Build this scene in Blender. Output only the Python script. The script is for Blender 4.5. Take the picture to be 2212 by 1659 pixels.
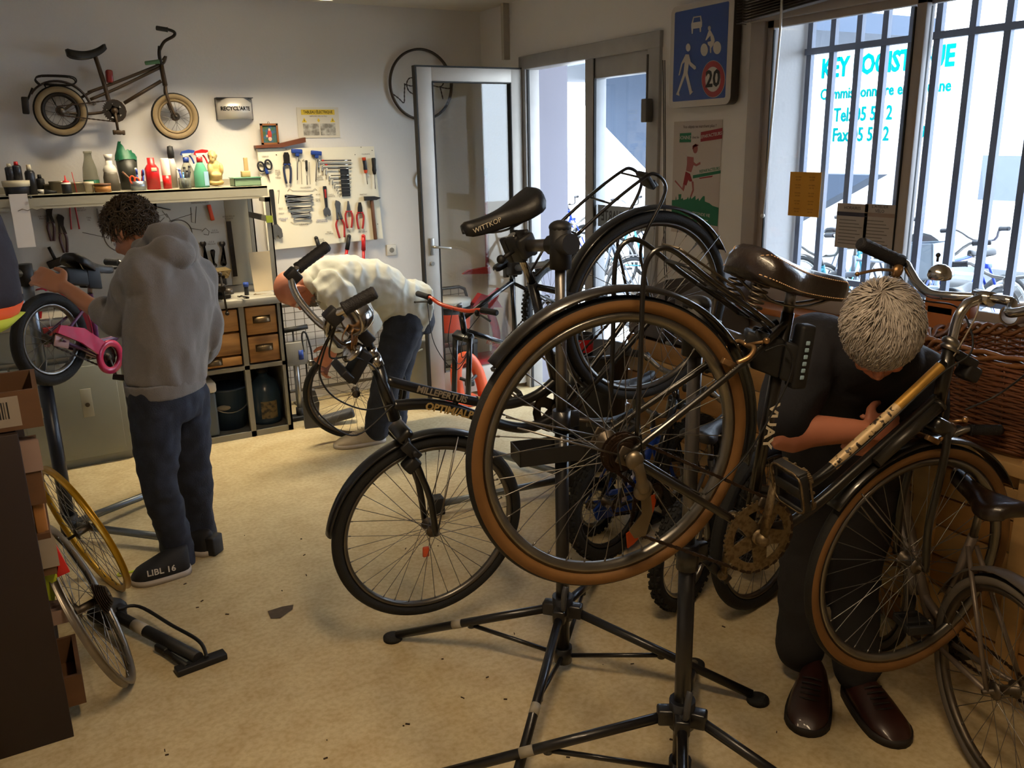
import bpy, bmesh, math, random
from mathutils import Vector as V, Matrix, Quaternion, noise as mnoise
pi = math.pi; rnd = random.Random(7)
S = bpy.context.scene; COL = S.collection
for o in list(bpy.data.objects): bpy.data.objects.remove(o)
# ------------------------------------------------------------------ camera (photo treated as 2212 x 1659)
H = 1.68; FPX = 1850.0
_y, _p, _r = [math.radians(a) for a in (29.79, 15.60, -1.285)]
CF = V((math.sin(_y)*math.cos(_p), math.cos(_y)*math.cos(_p), -math.sin(_p)))
_r0 = V((math.cos(_y), -math.sin(_y), 0)); _u0 = _r0.cross(CF)
CR = _r0*math.cos(_r) + _u0*math.sin(_r); CU = -_r0*math.sin(_r) + _u0*math.cos(_r)
CP = V((0, 0, H))
cd = bpy.data.cameras.new('camera'); cam = bpy.data.objects.new('camera', cd); COL.objects.link(cam)
cd.sensor_fit = 'HORIZONTAL'; cd.sensor_width = 36.0; cd.lens = 36.0*FPX/2212; cd.clip_start = .02; cd.clip_end = 200
cam.matrix_world = Matrix(((CR.x, CU.x, -CF.x, 0), (CR.y, CU.y, -CF.y, 0), (CR.z, CU.z, -CF.z, H), (0, 0, 0, 1)))
S.camera = cam
def ray(x, y): return CF + CR*((x-1106)/FPX) - CU*((y-829.5)/FPX)
def at(x, y, X=None, Y=None, Z=None, D=None):
    d = ray(x, y)
    t = D if D is not None else (X/d.x if X is not None else (Y/d.y if Y is not None else (Z-H)/d.z))
    return CP + d*t
# ------------------------------------------------------------------ view, sky, sun, room light
S.view_settings.view_transform = 'Standard'; S.view_settings.look = 'None'
S.view_settings.exposure = 0.75; S.view_settings.gamma = 1.0; S.view_settings.use_curve_mapping = False
S.cycles.max_bounces = 8; S.cycles.diffuse_bounces = 4; S.cycles.glossy_bounces = 3; S.cycles.transmission_bounces = 6
S.cycles.transparent_max_bounces = 8; S.cycles.caustics_reflective = False; S.cycles.caustics_refractive = False
S.cycles.sample_clamp_indirect = 4.0
w = bpy.data.worlds.new('sky'); S.world = w; w.use_nodes = True
bg = w.node_tree.nodes['Background']; bg.inputs[0].default_value = (.72, .85, 1.0, 1); bg.inputs[1].default_value = 9.0
def lamp(name, kind, loc, energy, color, rot=None, size=None, size_y=None, spread=None, target=None, radius=None, parent=None):
    l = bpy.data.lights.new(name, kind); l.energy = energy; l.color = color
    if kind == 'AREA':
        l.shape = 'RECTANGLE' if size_y else 'DISK'; l.size = size
        if size_y: l.size_y = size_y
        if spread: l.spread = math.radians(spread)
    if radius is not None: l.shadow_soft_size = radius
    o = bpy.data.objects.new(name, l); COL.objects.link(o); o.location = loc
    if rot: o.rotation_euler = rot
    if target is not None: o.rotation_euler = (V(target)-V(loc)).to_track_quat('-Z', 'Y').to_euler()
    if parent: o.parent = parent
    return o
sun = lamp('sun', 'SUN', (0, 0, 20), 13.0, (1, .97, .92), target=(9, -2.5, 8.0)); sun.data.angle = .01
# ------------------------------------------------------------------ materials
def lin(c): return tuple(((x/12.92) if x <= .04045 else ((x+.055)/1.055)**2.4) for x in c)
def hexc(h): return lin(tuple(int(h[i:i+2], 16)/255 for i in (0, 2, 4)))
MATS = {}
def mat(name, col=None, rough=.5, metal=0.0, var=.12, scale=8.0, bump=0.0, bscale=None, col2=None, dark=None, trans=0, emis=0, coat=0, spec=.5, sheen=0, stretch=None, thr=(.45, .62), alpha=1, aniso=0):
    if name in MATS: return MATS[name]
    m = bpy.data.materials.new(name); m.use_nodes = True; nt = m.node_tree; N = nt.nodes; L = nt.links
    b = N['Principled BSDF']; c = hexc(col) if isinstance(col, str) else col
    b.inputs['Roughness'].default_value = rough; b.inputs['Metallic'].default_value = metal
    b.inputs['Specular IOR Level'].default_value = spec
    if trans: b.inputs['Transmission Weight'].default_value = trans; b.inputs['IOR'].default_value = 1.12
    if coat: b.inputs['Coat Weight'].default_value = coat
    if sheen: b.inputs['Sheen Weight'].default_value = sheen
    if alpha < 1: b.inputs['Alpha'].default_value = alpha
    tc = N.new('ShaderNodeTexCoord'); mp = N.new('ShaderNodeMapping'); L.new(tc.outputs['Object'], mp.inputs[0])
    if stretch: mp.inputs['Scale'].default_value = stretch
    n = N.new('ShaderNodeTexNoise'); n.inputs['Scale'].default_value = scale; n.inputs['Detail'].default_value = 5
    L.new(mp.outputs[0], n.inputs['Vector'])
    mx = N.new('ShaderNodeMix'); mx.data_type = 'RGBA'
    c2 = (hexc(col2) if isinstance(col2, str) else col2) if col2 else tuple(x*(1-2*var) for x in c)
    mx.inputs['A'].default_value = (*c, 1); mx.inputs['B'].default_value = (*c2, 1)
    if col2:
        rp = N.new('ShaderNodeValToRGB'); rp.color_ramp.elements[0].position = thr[0]; rp.color_ramp.elements[1].position = thr[1]
        L.new(n.outputs[0], rp.inputs[0]); L.new(rp.outputs[0], mx.inputs['Factor'])
    else: L.new(n.outputs[0], mx.inputs['Factor'])
    L.new(mx.outputs['Result'], b.inputs['Base Color'])
    if emis: L.new(mx.outputs['Result'], b.inputs['Emission Color']); b.inputs['Emission Strength'].default_value = emis
    if bump:
        n2 = N.new('ShaderNodeTexNoise'); n2.inputs['Scale'].default_value = bscale or scale*4; n2.inputs['Detail'].default_value = 4
        L.new(mp.outputs[0], n2.inputs['Vector'])
        bp = N.new('ShaderNodeBump'); bp.inputs['Strength'].default_value = bump; bp.inputs['Distance'].default_value = .01
        L.new(n2.outputs[0], bp.inputs['Height']); L.new(bp.outputs[0], b.inputs['Normal'])
    MATS[name] = m; return m
def glass_mat(name, tint=(.9, .95, 1), rough=0.0, refl=.08):
    if name in MATS: return MATS[name]
    m = bpy.data.materials.new(name); m.use_nodes = True; nt = m.node_tree; N = nt.nodes; L = nt.links
    N.remove(N['Principled BSDF']); out = N['Material Output']
    t = N.new('ShaderNodeBsdfTransparent'); t.inputs[0].default_value = (*tint, 1)
    g = N.new('ShaderNodeBsdfGlossy'); g.inputs['Roughness'].default_value = rough
    lw = N.new('ShaderNodeLayerWeight'); pw = N.new('ShaderNodeMath'); pw.operation = 'POWER'; pw.inputs[1].default_value = 5; L.new(lw.outputs['Facing'], pw.inputs[0])
    fr = N.new('ShaderNodeMath'); fr.operation = 'MULTIPLY_ADD'; fr.inputs[1].default_value = .7; fr.inputs[2].default_value = .035; L.new(pw.outputs[0], fr.inputs[0])
    mx = N.new('ShaderNodeMixShader'); L.new(fr.outputs[0], mx.inputs[0]); L.new(t.outputs[0], mx.inputs[1]); L.new(g.outputs[0], mx.inputs[2])
    L.new(mx.outputs[0], out.inputs[0]); MATS[name] = m; return m
BLK = mat('black_paint', '0c0c0e', .32, 0, .2, 20, coat=.3)
BLKM = mat('black_matte', '121214', .6, 0, .25, 30)
RUB = mat('rubber', '131312', .8, 0, .3, 40, bump=.2)
CHR = mat('chrome', 'c4c1bb', .18, 1, .08, 20)
STL = mat('steel', '8d8a86', .38, 1, .2, 30)
DST = mat('dirty_steel', '6d6459', .5, 1, .25, 40)
ALU = mat('aluminium', 'b3b2ae', .35, 1, .1, 30)
GALV = mat('galvanised', '8c949c', .4, .9, .2, 25)
# ------------------------------------------------------------------ mesh builder
def perp(d):
    d = d.normalized(); a = V((0, 0, 1)) if abs(d.z) < .9 else V((1, 0, 0))
    u = d.cross(a).normalized(); return u, d.cross(u).normalized()
class MB:
    def __init__(s): s.v = []; s.f = []; s.mi = []; s.sm = []
    def add(s, vs, fs, mi=0, sm=True):
        k = len(s.v); s.v += [tuple(p) for p in vs]
        for f in fs: s.f.append(tuple(i+k for i in f)); s.mi.append(mi); s.sm.append(sm)
        return s
    def box(s, lo, hi, mi=0, M=None):
        x0, y0, z0 = lo; x1, y1, z1 = hi
        vs = [V((x, y, z)) for z in (z0, z1) for y in (y0, y1) for x in (x0, x1)]
        if M: vs = [M @ p for p in vs]
        return s.add(vs, [(0, 2, 3, 1), (4, 5, 7, 6), (0, 1, 5, 4), (2, 6, 7, 3), (0, 4, 6, 2), (1, 3, 7, 5)], mi, False)
    def cbox(s, c, sz, R=None, mi=0):
        M = Matrix.Translation(V(c)) @ (R.to_4x4() if R else Matrix())
        return s.box([-k/2 for k in sz], [k/2 for k in sz], mi, M)
    def rbox(s, lo, hi, b=.005, mi=0, M=None, seg=2):
        bm = bmesh.new(); bmesh.ops.create_cube(bm, size=1)
        for v in bm.verts: v.co = V([(l+h)/2+(h-l)*c for l, h, c in zip(lo, hi, v.co)])
        bmesh.ops.bevel(bm, geom=bm.edges[:], offset=b, segments=seg, affect='EDGES', profile=.5)
        bm.verts.index_update(); vs = [M @ v.co if M else v.co.copy() for v in bm.verts]
        s.add(vs, [[v.index for v in f.verts] for f in bm.faces], mi, True); bm.free(); return s
    def tube(s, pts, r, n=8, closed=False, caps=True, mi=0, flat=None):
        pts = [V(p) for p in pts]; k = len(pts); rs = r if isinstance(r, (list, tuple)) else [r]*k
        if flat is None: flat = 1.0
        d0 = (pts[1]-pts[0]); u, v = perp(d0); vs = []; pd = d0.normalized()
        for i, p in enumerate(pts):
            if closed: d = (pts[(i+1) % k]-pts[i-1])
            else: d = pts[min(i+1, k-1)]-pts[max(i-1, 0)]
            if d.length < 1e-9: d = pd.copy()
            d.normalize(); q = pd.rotation_difference(d); u = q @ u; v = q @ v; pd = d
            for j in range(n):
                a = 2*pi*j/n; vs.append(p+(u*math.cos(a)+v*math.sin(a)*flat)*rs[i])
        fs = []
        for i in range(k if closed else k-1):
            i2 = (i+1) % k
            for j in range(n):
                j2 = (j+1) % n; fs.append((i*n+j, i*n+j2, i2*n+j2, i2*n+j))
        s.add(vs, fs, mi, True)
        if caps and not closed:
            b = len(s.v)-k*n
            s.f.append(tuple(b+j for j in range(n))[::-1]); s.mi.append(mi); s.sm.append(False)
            s.f.append(tuple(b+(k-1)*n+j for j in range(n))); s.mi.append(mi); s.sm.append(False)
        return s
    def cyl(s, p0, p1, r, r1=None, n=14, caps=True, mi=0): return s.tube([p0, p1], [r, r if r1 is None else r1], n, False, caps, mi)
    def lathe(s, prof, n=24, M=None, mi=0, closed=False, sm=True):
        """prof (r,z) spun about local z"""
        M = M or Matrix(); k = len(prof); vs = []; fs = []
        for i in range(n):
            a = 2*pi*i/n
            for (r, z) in prof: vs.append(M @ V((r*math.cos(a), r*math.sin(a), z)))
        for i in range(n):
            i2 = (i+1) % n
            for j in range(k if closed else k-1):
                j2 = (j+1) % k; fs.append((i*k+j, i2*k+j, i2*k+j2, i*k+j2))
        return s.add(vs, fs, mi, sm)
    def ell(s, c, rad, R=None, n=14, m=10, mi=0):
        M = Matrix.Translation(V(c)) @ (R.to_4x4() if R else Matrix()) @ Matrix.Diagonal((*rad, 1)) if not isinstance(rad, (int, float)) else Matrix.Translation(V(c)) @ Matrix.Diagonal((rad, rad, rad, 1))
        vs = [M @ V((0, 0, -1))]; fs = []
        for i in range(1, m):
            t = -pi/2+pi*i/m
            for j in range(n):
                a = 2*pi*j/n; vs.append(M @ V((math.cos(t)*math.cos(a), math.cos(t)*math.sin(a), math.sin(t))))
        vs.append(M @ V((0, 0, 1))); e = len(vs)-1
        for j in range(n):
            fs.append((0, 1+(j+1) % n, 1+j)); fs.append((e, e-n+j, e-n+(j+1) % n))
        for i in range(m-2):
            for j in range(n):
                a = 1+i*n+j; b2 = 1+i*n+(j+1) % n; fs.append((a, b2, b2+n, a+n))
        return s.add(vs, fs, mi, True)
    def prism(s, poly, t, M=None, mi=0):
        """2D outline (x,y) extruded 0..t in z of M"""
        M = M or Matrix(); n = len(poly)
        vs = [M @ V((x, y, 0)) for x, y in poly]+[M @ V((x, y, t)) for x, y in poly]
        return s.add(vs, [tuple(range(n))[::-1], tuple(range(n, 2*n))]+[(i, (i+1) % n, (i+1) % n+n, i+n) for i in range(n)], mi, False)
    def loft(s, rings, caps=True, mi=0, closed_ring=True):
        n = len(rings[0]); vs = [p for r in rings for p in r]; fs = []
        for i in range(len(rings)-1):
            for j in range(n if closed_ring else n-1):
                j2 = (j+1) % n; fs.append((i*n+j, i*n+j2, (i+1)*n+j2, (i+1)*n+j))
        s.add(vs, fs, mi, True)
        if caps and closed_ring:
            b = len(s.v)-len(vs)
            s.f.append(tuple(b+j for j in range(n))[::-1]); s.mi.append(mi); s.sm.append(True)
            b2 = b+(len(rings)-1)*n
            s.f.append(tuple(b2+j for j in range(n))); s.mi.append(mi); s.sm.append(True)
        return s
    def mesh(s, name, mats):
        me = bpy.data.meshes.new(name); me.from_pydata(s.v, [], s.f)
        for m in (mats if isinstance(mats, (list, tuple)) else [mats]): me.materials.append(m)
        me.polygons.foreach_set('material_index', s.mi); me.polygons.foreach_set('use_smooth', s.sm)
        me.update(); return me
    def build(s, name, mats, parent=None, label=None, cat=None, group=None, kind=None, M=None):
        return mkobj(name, s.mesh(name, mats), parent, label, cat, group, kind, M)
def tag(o, label=None, cat=None, group=None, kind=None):
    if label: o['label'] = label
    if cat: o['category'] = cat
    if group: o['group'] = group
    if kind: o['kind'] = kind
    return o
def mkobj(name, data, parent=None, label=None, cat=None, group=None, kind=None, M=None):
    o = bpy.data.objects.new(name, data); COL.objects.link(o)
    if parent: o.parent = parent
    if M is not None: o.matrix_local = M
    return tag(o, label, cat, group, kind)
def thing(name, label, cat, loc=(0, 0, 0), rz=0.0, group=None, M=None):
    o = mkobj(name, None, None, label, cat, group); o.empty_display_size = .1
    o.matrix_world = M if M is not None else Matrix.Translation(V(loc)) @ Matrix.Rotation(rz, 4, 'Z'); return o
def dup(root, M, label=None):
    r = root.copy(); COL.objects.link(r); r.matrix_world = M
    if label: r['label'] = label
    for ch in list(root.children):
        c = ch.copy(); COL.objects.link(c); c.parent = r
        for g in list(ch.children):
            d = g.copy(); COL.objects.link(d); d.parent = c
    return r
def text(name, body, size, m, M, parent=None, ext=.0004, align='CENTER', bold=0.0, xs=1.0, label=None, cat=None, shear=0):
    c = bpy.data.curves.new(name, 'FONT'); c.body = body; c.size = size; c.extrude = ext; c.align_x = align; c.align_y = 'CENTER'
    c.offset = bold; c.shear = shear; c.resolution_u = 2
    t = bpy.data.objects.new(name, c); COL.objects.link(t)
    dg = bpy.context.evaluated_depsgraph_get(); me = bpy.data.meshes.new_from_object(t.evaluated_get(dg))
    bpy.data.objects.remove(t); bpy.data.curves.remove(c)
    me.materials.clear(); me.materials.append(m)
    if xs != 1.0:
        for v in me.vertices: v.co.x *= xs
    return mkobj(name, me, parent, label, cat, None, None, M)
def axes(o, x, y, z):
    x, y, z, o = V(x), V(y), V(z), V(o)
    return Matrix(((x.x, y.x, z.x, o.x), (x.y, y.y, z.y, o.y), (x.z, y.z, z.z, o.z), (0, 0, 0, 1)))
def wallB(x, z, y=5.7, d=.002): return axes((x, y-d, z), (1, 0, 0), (0, 0, 1), (0, -1, 0))      # on the back wall, facing the room
def wallR(y, z, x=3.07, d=.002): return axes((x-d, y, z), (0, -1, 0), (0, 0, 1), (-1, 0, 0))     # on the window wall, facing the room
def spline(pts, n=6):
    pts = [V(p) for p in pts]; out = []; k = len(pts)
    for i in range(k-1):
        p0, p1, p2, p3 = pts[max(i-1, 0)], pts[i], pts[i+1], pts[min(i+2, k-1)]
        for j in range(n):
            t = j/n; out.append(.5*((2*p1)+(p2-p0)*t+(2*p0-5*p1+4*p2-p3)*t*t+(3*p1-p0-3*p2+p3)*t**3))
    return out+[pts[-1]]
def arc(cx, cy, r, a0, a1, n=10): return [(cx+r*math.cos(a0+(a1-a0)*i/n), cy+r*math.sin(a0+(a1-a0)*i/n)) for i in range(n+1)]
def rrect(w, h, r, n=5):
    o = []
    for cx, cy, a in ((w/2-r, h/2-r, 0), (-w/2+r, h/2-r, pi/2), (-w/2+r, -h/2+r, pi), (w/2-r, -h/2+r, 3*pi/2)): o += arc(cx, cy, r, a, a+pi/2, n)
    return o
def organic(name, mb, m, parent, voxel=.008, smooth=6, disp=None, label=None, factor=.5):
    """fuse overlapping lumps into one continuous skin"""
    me = mb.mesh(name, m); o = bpy.data.objects.new(name, me); COL.objects.link(o)
    r = o.modifiers.new('r', 'REMESH'); r.mode = 'VOXEL'; r.voxel_size = voxel; r.use_smooth_shade = True
    if smooth:
        sm = o.modifiers.new('s', 'SMOOTH'); sm.iterations = smooth; sm.factor = factor
    dg = bpy.context.evaluated_depsgraph_get(); me2 = bpy.data.meshes.new_from_object(o.evaluated_get(dg))
    bpy.data.objects.remove(o); bpy.data.meshes.remove(me)
    me2.materials.clear(); me2.materials.append(m)
    if disp:
        nv = [v.normal.copy() for v in me2.vertices]
        for v, nn in zip(me2.vertices, nv): v.co += nn*disp(v.co, nn)
    for p in me2.polygons: p.use_smooth = True
    me2.update()
    return mkobj(name, me2, parent, label)
# ================================================================== THE ROOM
WX0, WX1, WY0, WY1, CZ = -.75, 3.07, -2.2, 5.7, 2.58
WALL = mat('plaster_white', 'd8d4d0', .85, 0, .05, 2.5, bump=.08, bscale=60)
FLOORM = mat('linoleum', 'c8b994', .42, 0, .1, 9, bump=.0, col2='bba983', thr=(.40, .68), spec=.35)
def fine_floor(m):
    nt = m.node_tree; N = nt.nodes; L = nt.links; b = N['Principled BSDF']; old = b.inputs['Base Color'].links[0].from_socket
    n = N.new('ShaderNodeTexNoise'); n.inputs['Scale'].default_value = 55; n.inputs['Detail'].default_value = 6
    tc = N.new('ShaderNodeTexCoord'); L.new(tc.outputs['Object'], n.inputs['Vector'])
    rp = N.new('ShaderNodeValToRGB'); rp.color_ramp.elements[0].position = .36; rp.color_ramp.elements[0].color = (.80, .75, .66, 1); rp.color_ramp.elements[1].position = .6; rp.color_ramp.elements[1].color = (1, 1, 1, 1)
    L.new(n.outputs[0], rp.inputs[0]); mx = N.new('ShaderNodeMix'); mx.data_type = 'RGBA'; mx.blend_type = 'MULTIPLY'; mx.inputs['Factor'].default_value = .8
    L.new(old, mx.inputs['A']); L.new(rp.outputs[0], mx.inputs['B']); L.new(mx.outputs['Result'], b.inputs['Base Color'])
fine_floor(FLOORM)
CEIL = mat('ceiling_paint', 'cfc8bc', .9, 0, .05, 3)
FRAME = mat('grey_aluminium_frame', 'a8a6a4', .5, .25, .12, 10)
GASK = mat('dark_gasket', '141312', .7)
DGLASS = glass_mat('dirty_glass', (.95, .97, .97), .02)
WGLASS = glass_mat('window_glass', (.93, .96, 1.0), .01)
MB().box((WX0-.2, WY0-.2, -.15), (WX1+.35, WY1+.2, 0)).build('floor', FLOORM, label='mottled cream linoleum floor of the workshop', kind='structure', cat='floor')
MB().box((WX0-.2, WY0-.2, CZ), (WX1+.35, WY1+.2, CZ+.2)).build('ceiling', CEIL, label='plain off-white ceiling above the workshop', kind='structure', cat='ceiling')
MB().box((WX0-.2, WY1, 0), (WX1+.35, WY1+.2, CZ)).build('wall_back', WALL, label='white plaster wall behind the workbench', kind='structure', cat='wall')
MB().box((WX0-.2, WY0, 0), (WX0, WY1, CZ)).build('wall_left', WALL, label='white plaster wall beside the hanging jacket', kind='structure', cat='wall')
MB().box((WX0, WY0-.2, 0), (WX1, WY0, CZ)).build('wall_front', WALL, label='white plaster wall behind the viewer', kind='structure', cat='wall')
DY0, DY1, DZ = 3.71, 5.14, 2.23; NY0, NY1, NZ0, NZ1 = 1.40, 3.03, .96, 2.235; XO = WX1+.35
mb = MB()
for lo, hi in (((DY1, 0), (WY1, CZ)), ((DY0, DZ), (DY1, CZ)), ((NY1, 0), (DY0, CZ)), ((NY0, NZ1), (NY1, CZ)), ((NY0, 0), (NY1, NZ0)), ((WY0, 0), (NY0, CZ))):
    mb.box((WX1, lo[0], lo[1]), (XO, hi[0], hi[1]))
mb.build('wall_right', WALL, label='white plaster wall holding the glass door and barred window', kind='structure', cat='wall')
MB().box((WX1-.045, 5.29, 2.23), (WX1, 5.325, CZ)).build('trim_1', mat('trunking', 'b8b0a2', .7), label='narrow cable trunking running down to the door frame', kind='structure', cat='trim')
# door set: frame, fixed light, hinged leaf
d1 = mkobj('door_1', None, None, 'grey aluminium frame around the open glass door', 'door', None, 'structure')
mb = MB(); xa, xb = WX1-.02, WX1+.09
mb.rbox((xa, DY1-.07, 0), (xb, DY1, DZ), .004); mb.rbox((xa, DY0, 0), (xb, DY0+.1, DZ), .004); mb.rbox((xa-.004, DY0-.003, DZ-.08), (xb+.003, DY1+.003, DZ+.003), .004)
mb.rbox((xa+.01, 4.32, 0), (xb-.002, 4.40, DZ-.075), .004); mb.rbox((xa+.02, DY0+.095, DZ-.19), (xb-.01, 4.325, DZ-.077), .004); mb.rbox((xa+.02, DY0+.095, 0.002), (xb-.01, 4.325, .14), .004)
mb.build('door_frame', FRAME, d1)
mb = MB()
for y in (DY1-.075, 4.40, 4.315): mb.box((xa+.015, y-.004, 0), (xa+.03, y+.004, DZ-.08))
mb.build('gasket', GASK, d1)
MB().box((WX1+.03, DY0+.1, .14), (WX1+.036, 4.33, DZ-.19)).build('pane', WGLASS, d1)
MB().rbox((WX1-.07, DY0+.04, 1.78), (WX1-.025, DY0+.085, 1.9), .005).cyl((WX1-.05, DY0+.06, 1.86), (WX1-.05, DY0+.06, 2.12), .006).build('door_closer', mat('closer_grey', '6a6764', .5, .3), d1)
leaf = thing('glass_door', 'open aluminium framed glass door leaf swung into the room', 'door', (3.05, 5.13, 0))
LW, LT, LZ0, LZ1 = .755, .05, .03, 2.155
mb = MB(); mb.rbox((-LW, -LT/2, LZ0), (-LW+.105, LT/2, LZ1), .004); mb.rbox((-.085, -LT/2, LZ0), (0, LT/2, LZ1), .004); mb.rbox((-LW+.1, -LT/2, LZ1-.085), (-.08, LT/2, LZ1), .004); mb.rbox((-LW+.1, -LT/2, LZ0), (-.08, LT/2, LZ0+.17), .004)
mb.build('leaf_frame', mat('leaf_aluminium', 'bdb8b0', .5, .15, .15, 6), leaf)
mb = MB(); g = .006
for lo, hi in (((-LW-.008, LZ0), (-LW, LZ1+.008)), ((-LW, LZ1), (0, LZ1+.008)), ((-LW+.105, LZ0+.17), (-LW+.105+g, LZ1-.085)), ((-.085-g, LZ0+.17), (-.085, LZ1-.085)), ((-LW+.105, LZ1-.085-g), (-.085, LZ1-.085))):
    mb.box((lo[0], -LT/2-.003, lo[1]), (hi[0], LT/2-.003, hi[1]))
mb.build('gasket', GASK, leaf)
MB().box((-LW+.1, -.004, LZ0+.16), (-.08, .004, LZ1-.08)).build('pane', DGLASS, leaf)
mb = MB(); mb.rbox((-LW+.035, -.036, 1.0), (-LW+.065, -.024, 1.11), .003); mb.tube(spline([(-LW+.05, -.03, 1.055), (-LW+.05, -.07, 1.055), (-LW+.08, -.078, 1.053), (-LW+.165, -.075, 1.04)], 4), .008); mb.cyl((-LW+.05, -.034, .945), (-LW+.05, -.024, .945), .014)
mb.build('handle', mat('handle_grey', 'a9a59d', .35, .8), leaf)
mb = MB()
for z in (.3, 1.9): mb.cyl((.012, -.02, z-.05), (.012, -.02, z+.05), .01)
mb.build('hinge', FRAME, leaf)
# window: frame, two sliding sashes
w1 = mkobj('window_1', None, None, 'wide aluminium sliding window behind the leaning bicycles', 'window', None, 'structure')
mb = MB(); mb.rbox((WX1-.03, NY1-.055, NZ0), (WX1+.06, NY1+.03, NZ1+.03), .004); mb.rbox((WX1-.034, NY0-.02, NZ1-.05), (WX1+.063, NY1+.033, NZ1+.034), .004); mb.rbox((WX1-.034, NY0-.02, NZ0-.02), (WX1+.063, NY1+.033, NZ0+.05), .004); mb.rbox((WX1-.03, NY0-.03, NZ0), (WX1+.06, NY0+.06, NZ1+.03), .004)
mb.build('window_frame', mat('window_frame_taupe', 'a39a94', .5, .1, .1, 10), w1)
for (y0, y1, xo) in ((2.19, NY1-.05, .0), (NY0+.05, 2.238, .032)):
    sm = MB(); x0 = WX1+xo-.01; x1 = x0+.03; sw = .042
    sm.rbox((x0, y0, NZ0+.04), (x1, y0+sw, NZ1-.04), .003); sm.rbox((x0, y1-sw, NZ0+.04), (x1, y1, NZ1-.04), .003); sm.rbox((x0, y0, NZ0+.04), (x1, y1, NZ0+.04+sw), .003); sm.rbox((x0, y0, NZ1-.04-sw), (x1, y1, NZ1-.04), .003)
    so = sm.build('sash', MATS['window_frame_taupe'], w1)
    MB().box((x0+.012, y0+sw, NZ0+.04+sw), (x0+.018, y1-sw, NZ1-.04-sw)).build('pane', WGLASS, so)
    gm = MB(); gm.box((x0-.004, y1-sw-.006, NZ0+.09), (x0+.004, y1-sw, NZ1-.09)); gm.box((x0-.004, y0+sw, NZ0+.09), (x0+.004, y0+sw+.006, NZ1-.09)); gm.build('gasket', GASK, so)
MB().rbox((WX1-.16, NY0, NZ0-.05), (WX1-.005, NY1, NZ0-.02), .004).build('trim_2', mat('sill_wood', 'a8662f', .5, 0, .15, 5, stretch=(1, .2, 1)), label='varnished wooden sill below the barred window', kind='structure', cat='sill')
# outside bars of the window
BARM = mat('bar_glare_grey', '6a707e', .5, .2)  # window glare is mixed into the grey of the bars
bars = thing('window_bars', 'dark steel burglar bars outside the sliding window', 'bars', (XO-.04, 0, 0))
for y in (3.007, 2.876, 2.734, 2.601, 2.47, 2.351, 2.2025, 2.06, 1.93, 1.80, 1.67, 1.54):
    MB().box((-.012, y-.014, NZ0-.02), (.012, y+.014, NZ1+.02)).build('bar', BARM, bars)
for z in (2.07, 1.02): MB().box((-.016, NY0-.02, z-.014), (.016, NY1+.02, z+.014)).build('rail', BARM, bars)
# blind stack pulled up askew and its wand
bl = thing('venetian_blind', 'raised venetian blind bunched askew above the window', 'blind', (2.97, 3.06, 2.20))
SL = mat('blind_slat', '6f665f', .5, 0, .1)
MB().rbox((.0, -1.7, .10), (.05, .0, .15), .004).build('headrail', SL, bl)
for i in range(9):
    t = i*.012
    MB().add([(-.02, 0, t-.02), (.04, 0, t-.015), (.04, -1.6, t*.6+.115-.02), (-.02, -1.6, t*.6+.11-.02)], [(0, 1, 2, 3)]).box((-.02, -.002, t-.022), (.04, .0, t-.018)).build('slat', SL, bl)
MB().tube([at(1690, -15, X=2.93), at(1686, 60, X=2.94), at(1648, 462, X=2.97)], .0055, 8).ell(at(1647, 466, X=2.97), .011).build('blind_wand', mat('wand_clear', 'd8d4cc', .15, .3), label='thin glossy blind wand hanging left of the window', cat='wand')
# ================================================================== OUTSIDE
PAVE = mat('forecourt', 'a9a7a3', .9, 0, .1, 3, bump=.1)
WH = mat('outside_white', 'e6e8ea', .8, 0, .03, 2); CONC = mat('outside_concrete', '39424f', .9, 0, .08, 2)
MB().box((XO, -14, -.4), (40, 40, -.03)).build('forecourt_pavement', PAVE, label='sunlit pavement outside the workshop', cat='pavement', kind='structure')
fac = thing('white_facade', 'white building front with turquoise company lettering seen through the window', 'building', (10, 0, 0))
MB().box((0, 1.0, -.03), (.4, 16, 5.2)).build('wall', WH, fac)
TQ = mat('turquoise_letters', (.0, .10, .11), .9, spec=0)
for body, x0, x1, yp, hh, b in (('KEY LOGISTIQUE', 1775, 2062, 136, .34, .013), ('Commissionnaire en Douane', 1772, 2055, 195, .2, .004), ('Tel: 05 59 2       7', 1800, 2000, 245, .25, .005), ('Fax 05 59 2        9', 1798, 1999, 290, .25, .005)):
    a = at(x0, yp+12, X=9.99); c = at(x1, yp-12, X=9.99)
    t = text('lettering', body, hh, TQ, axes((-.012, (a.y+c.y)/2, (a.z+c.z)/2), (0, -1, 0), (0, 0, 1), (-1, 0, 0)), fac, .004, bold=b)
    wd = max(v.co.x for v in t.data.vertices)-min(v.co.x for v in t.data.vertices)
    for v in t.data.vertices: v.co.x *= abs(a.y-c.y)/wd
MB().box((XO+.01, -14, 2.62), (5.0, 40, 2.8)).build('canopy_roof', mat('canopy_grey', '6a707a', .9, 0, .06, 2), label='grey canopy roof over the forecourt', cat='canopy', kind='structure')
MB().box((6.4, 5.8, 2.62), (8.4, 12.0, 2.8)).build('stair_shade_slab', CONC, label='added concrete slab that shades the outside stair', cat='roof', kind='structure')  # added slab, keeps the sun off the stair wall
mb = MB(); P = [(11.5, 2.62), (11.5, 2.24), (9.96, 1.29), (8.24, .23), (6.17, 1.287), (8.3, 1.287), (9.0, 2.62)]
mb.prism(P, .25, axes((8.0, 0, 0), (0, 1, 0), (0, 0, 1), (1, 0, 0))); mb.build('stair_wall', CONC, label='shaded concrete stair flank under the canopy', cat='stair', kind='structure')
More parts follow.
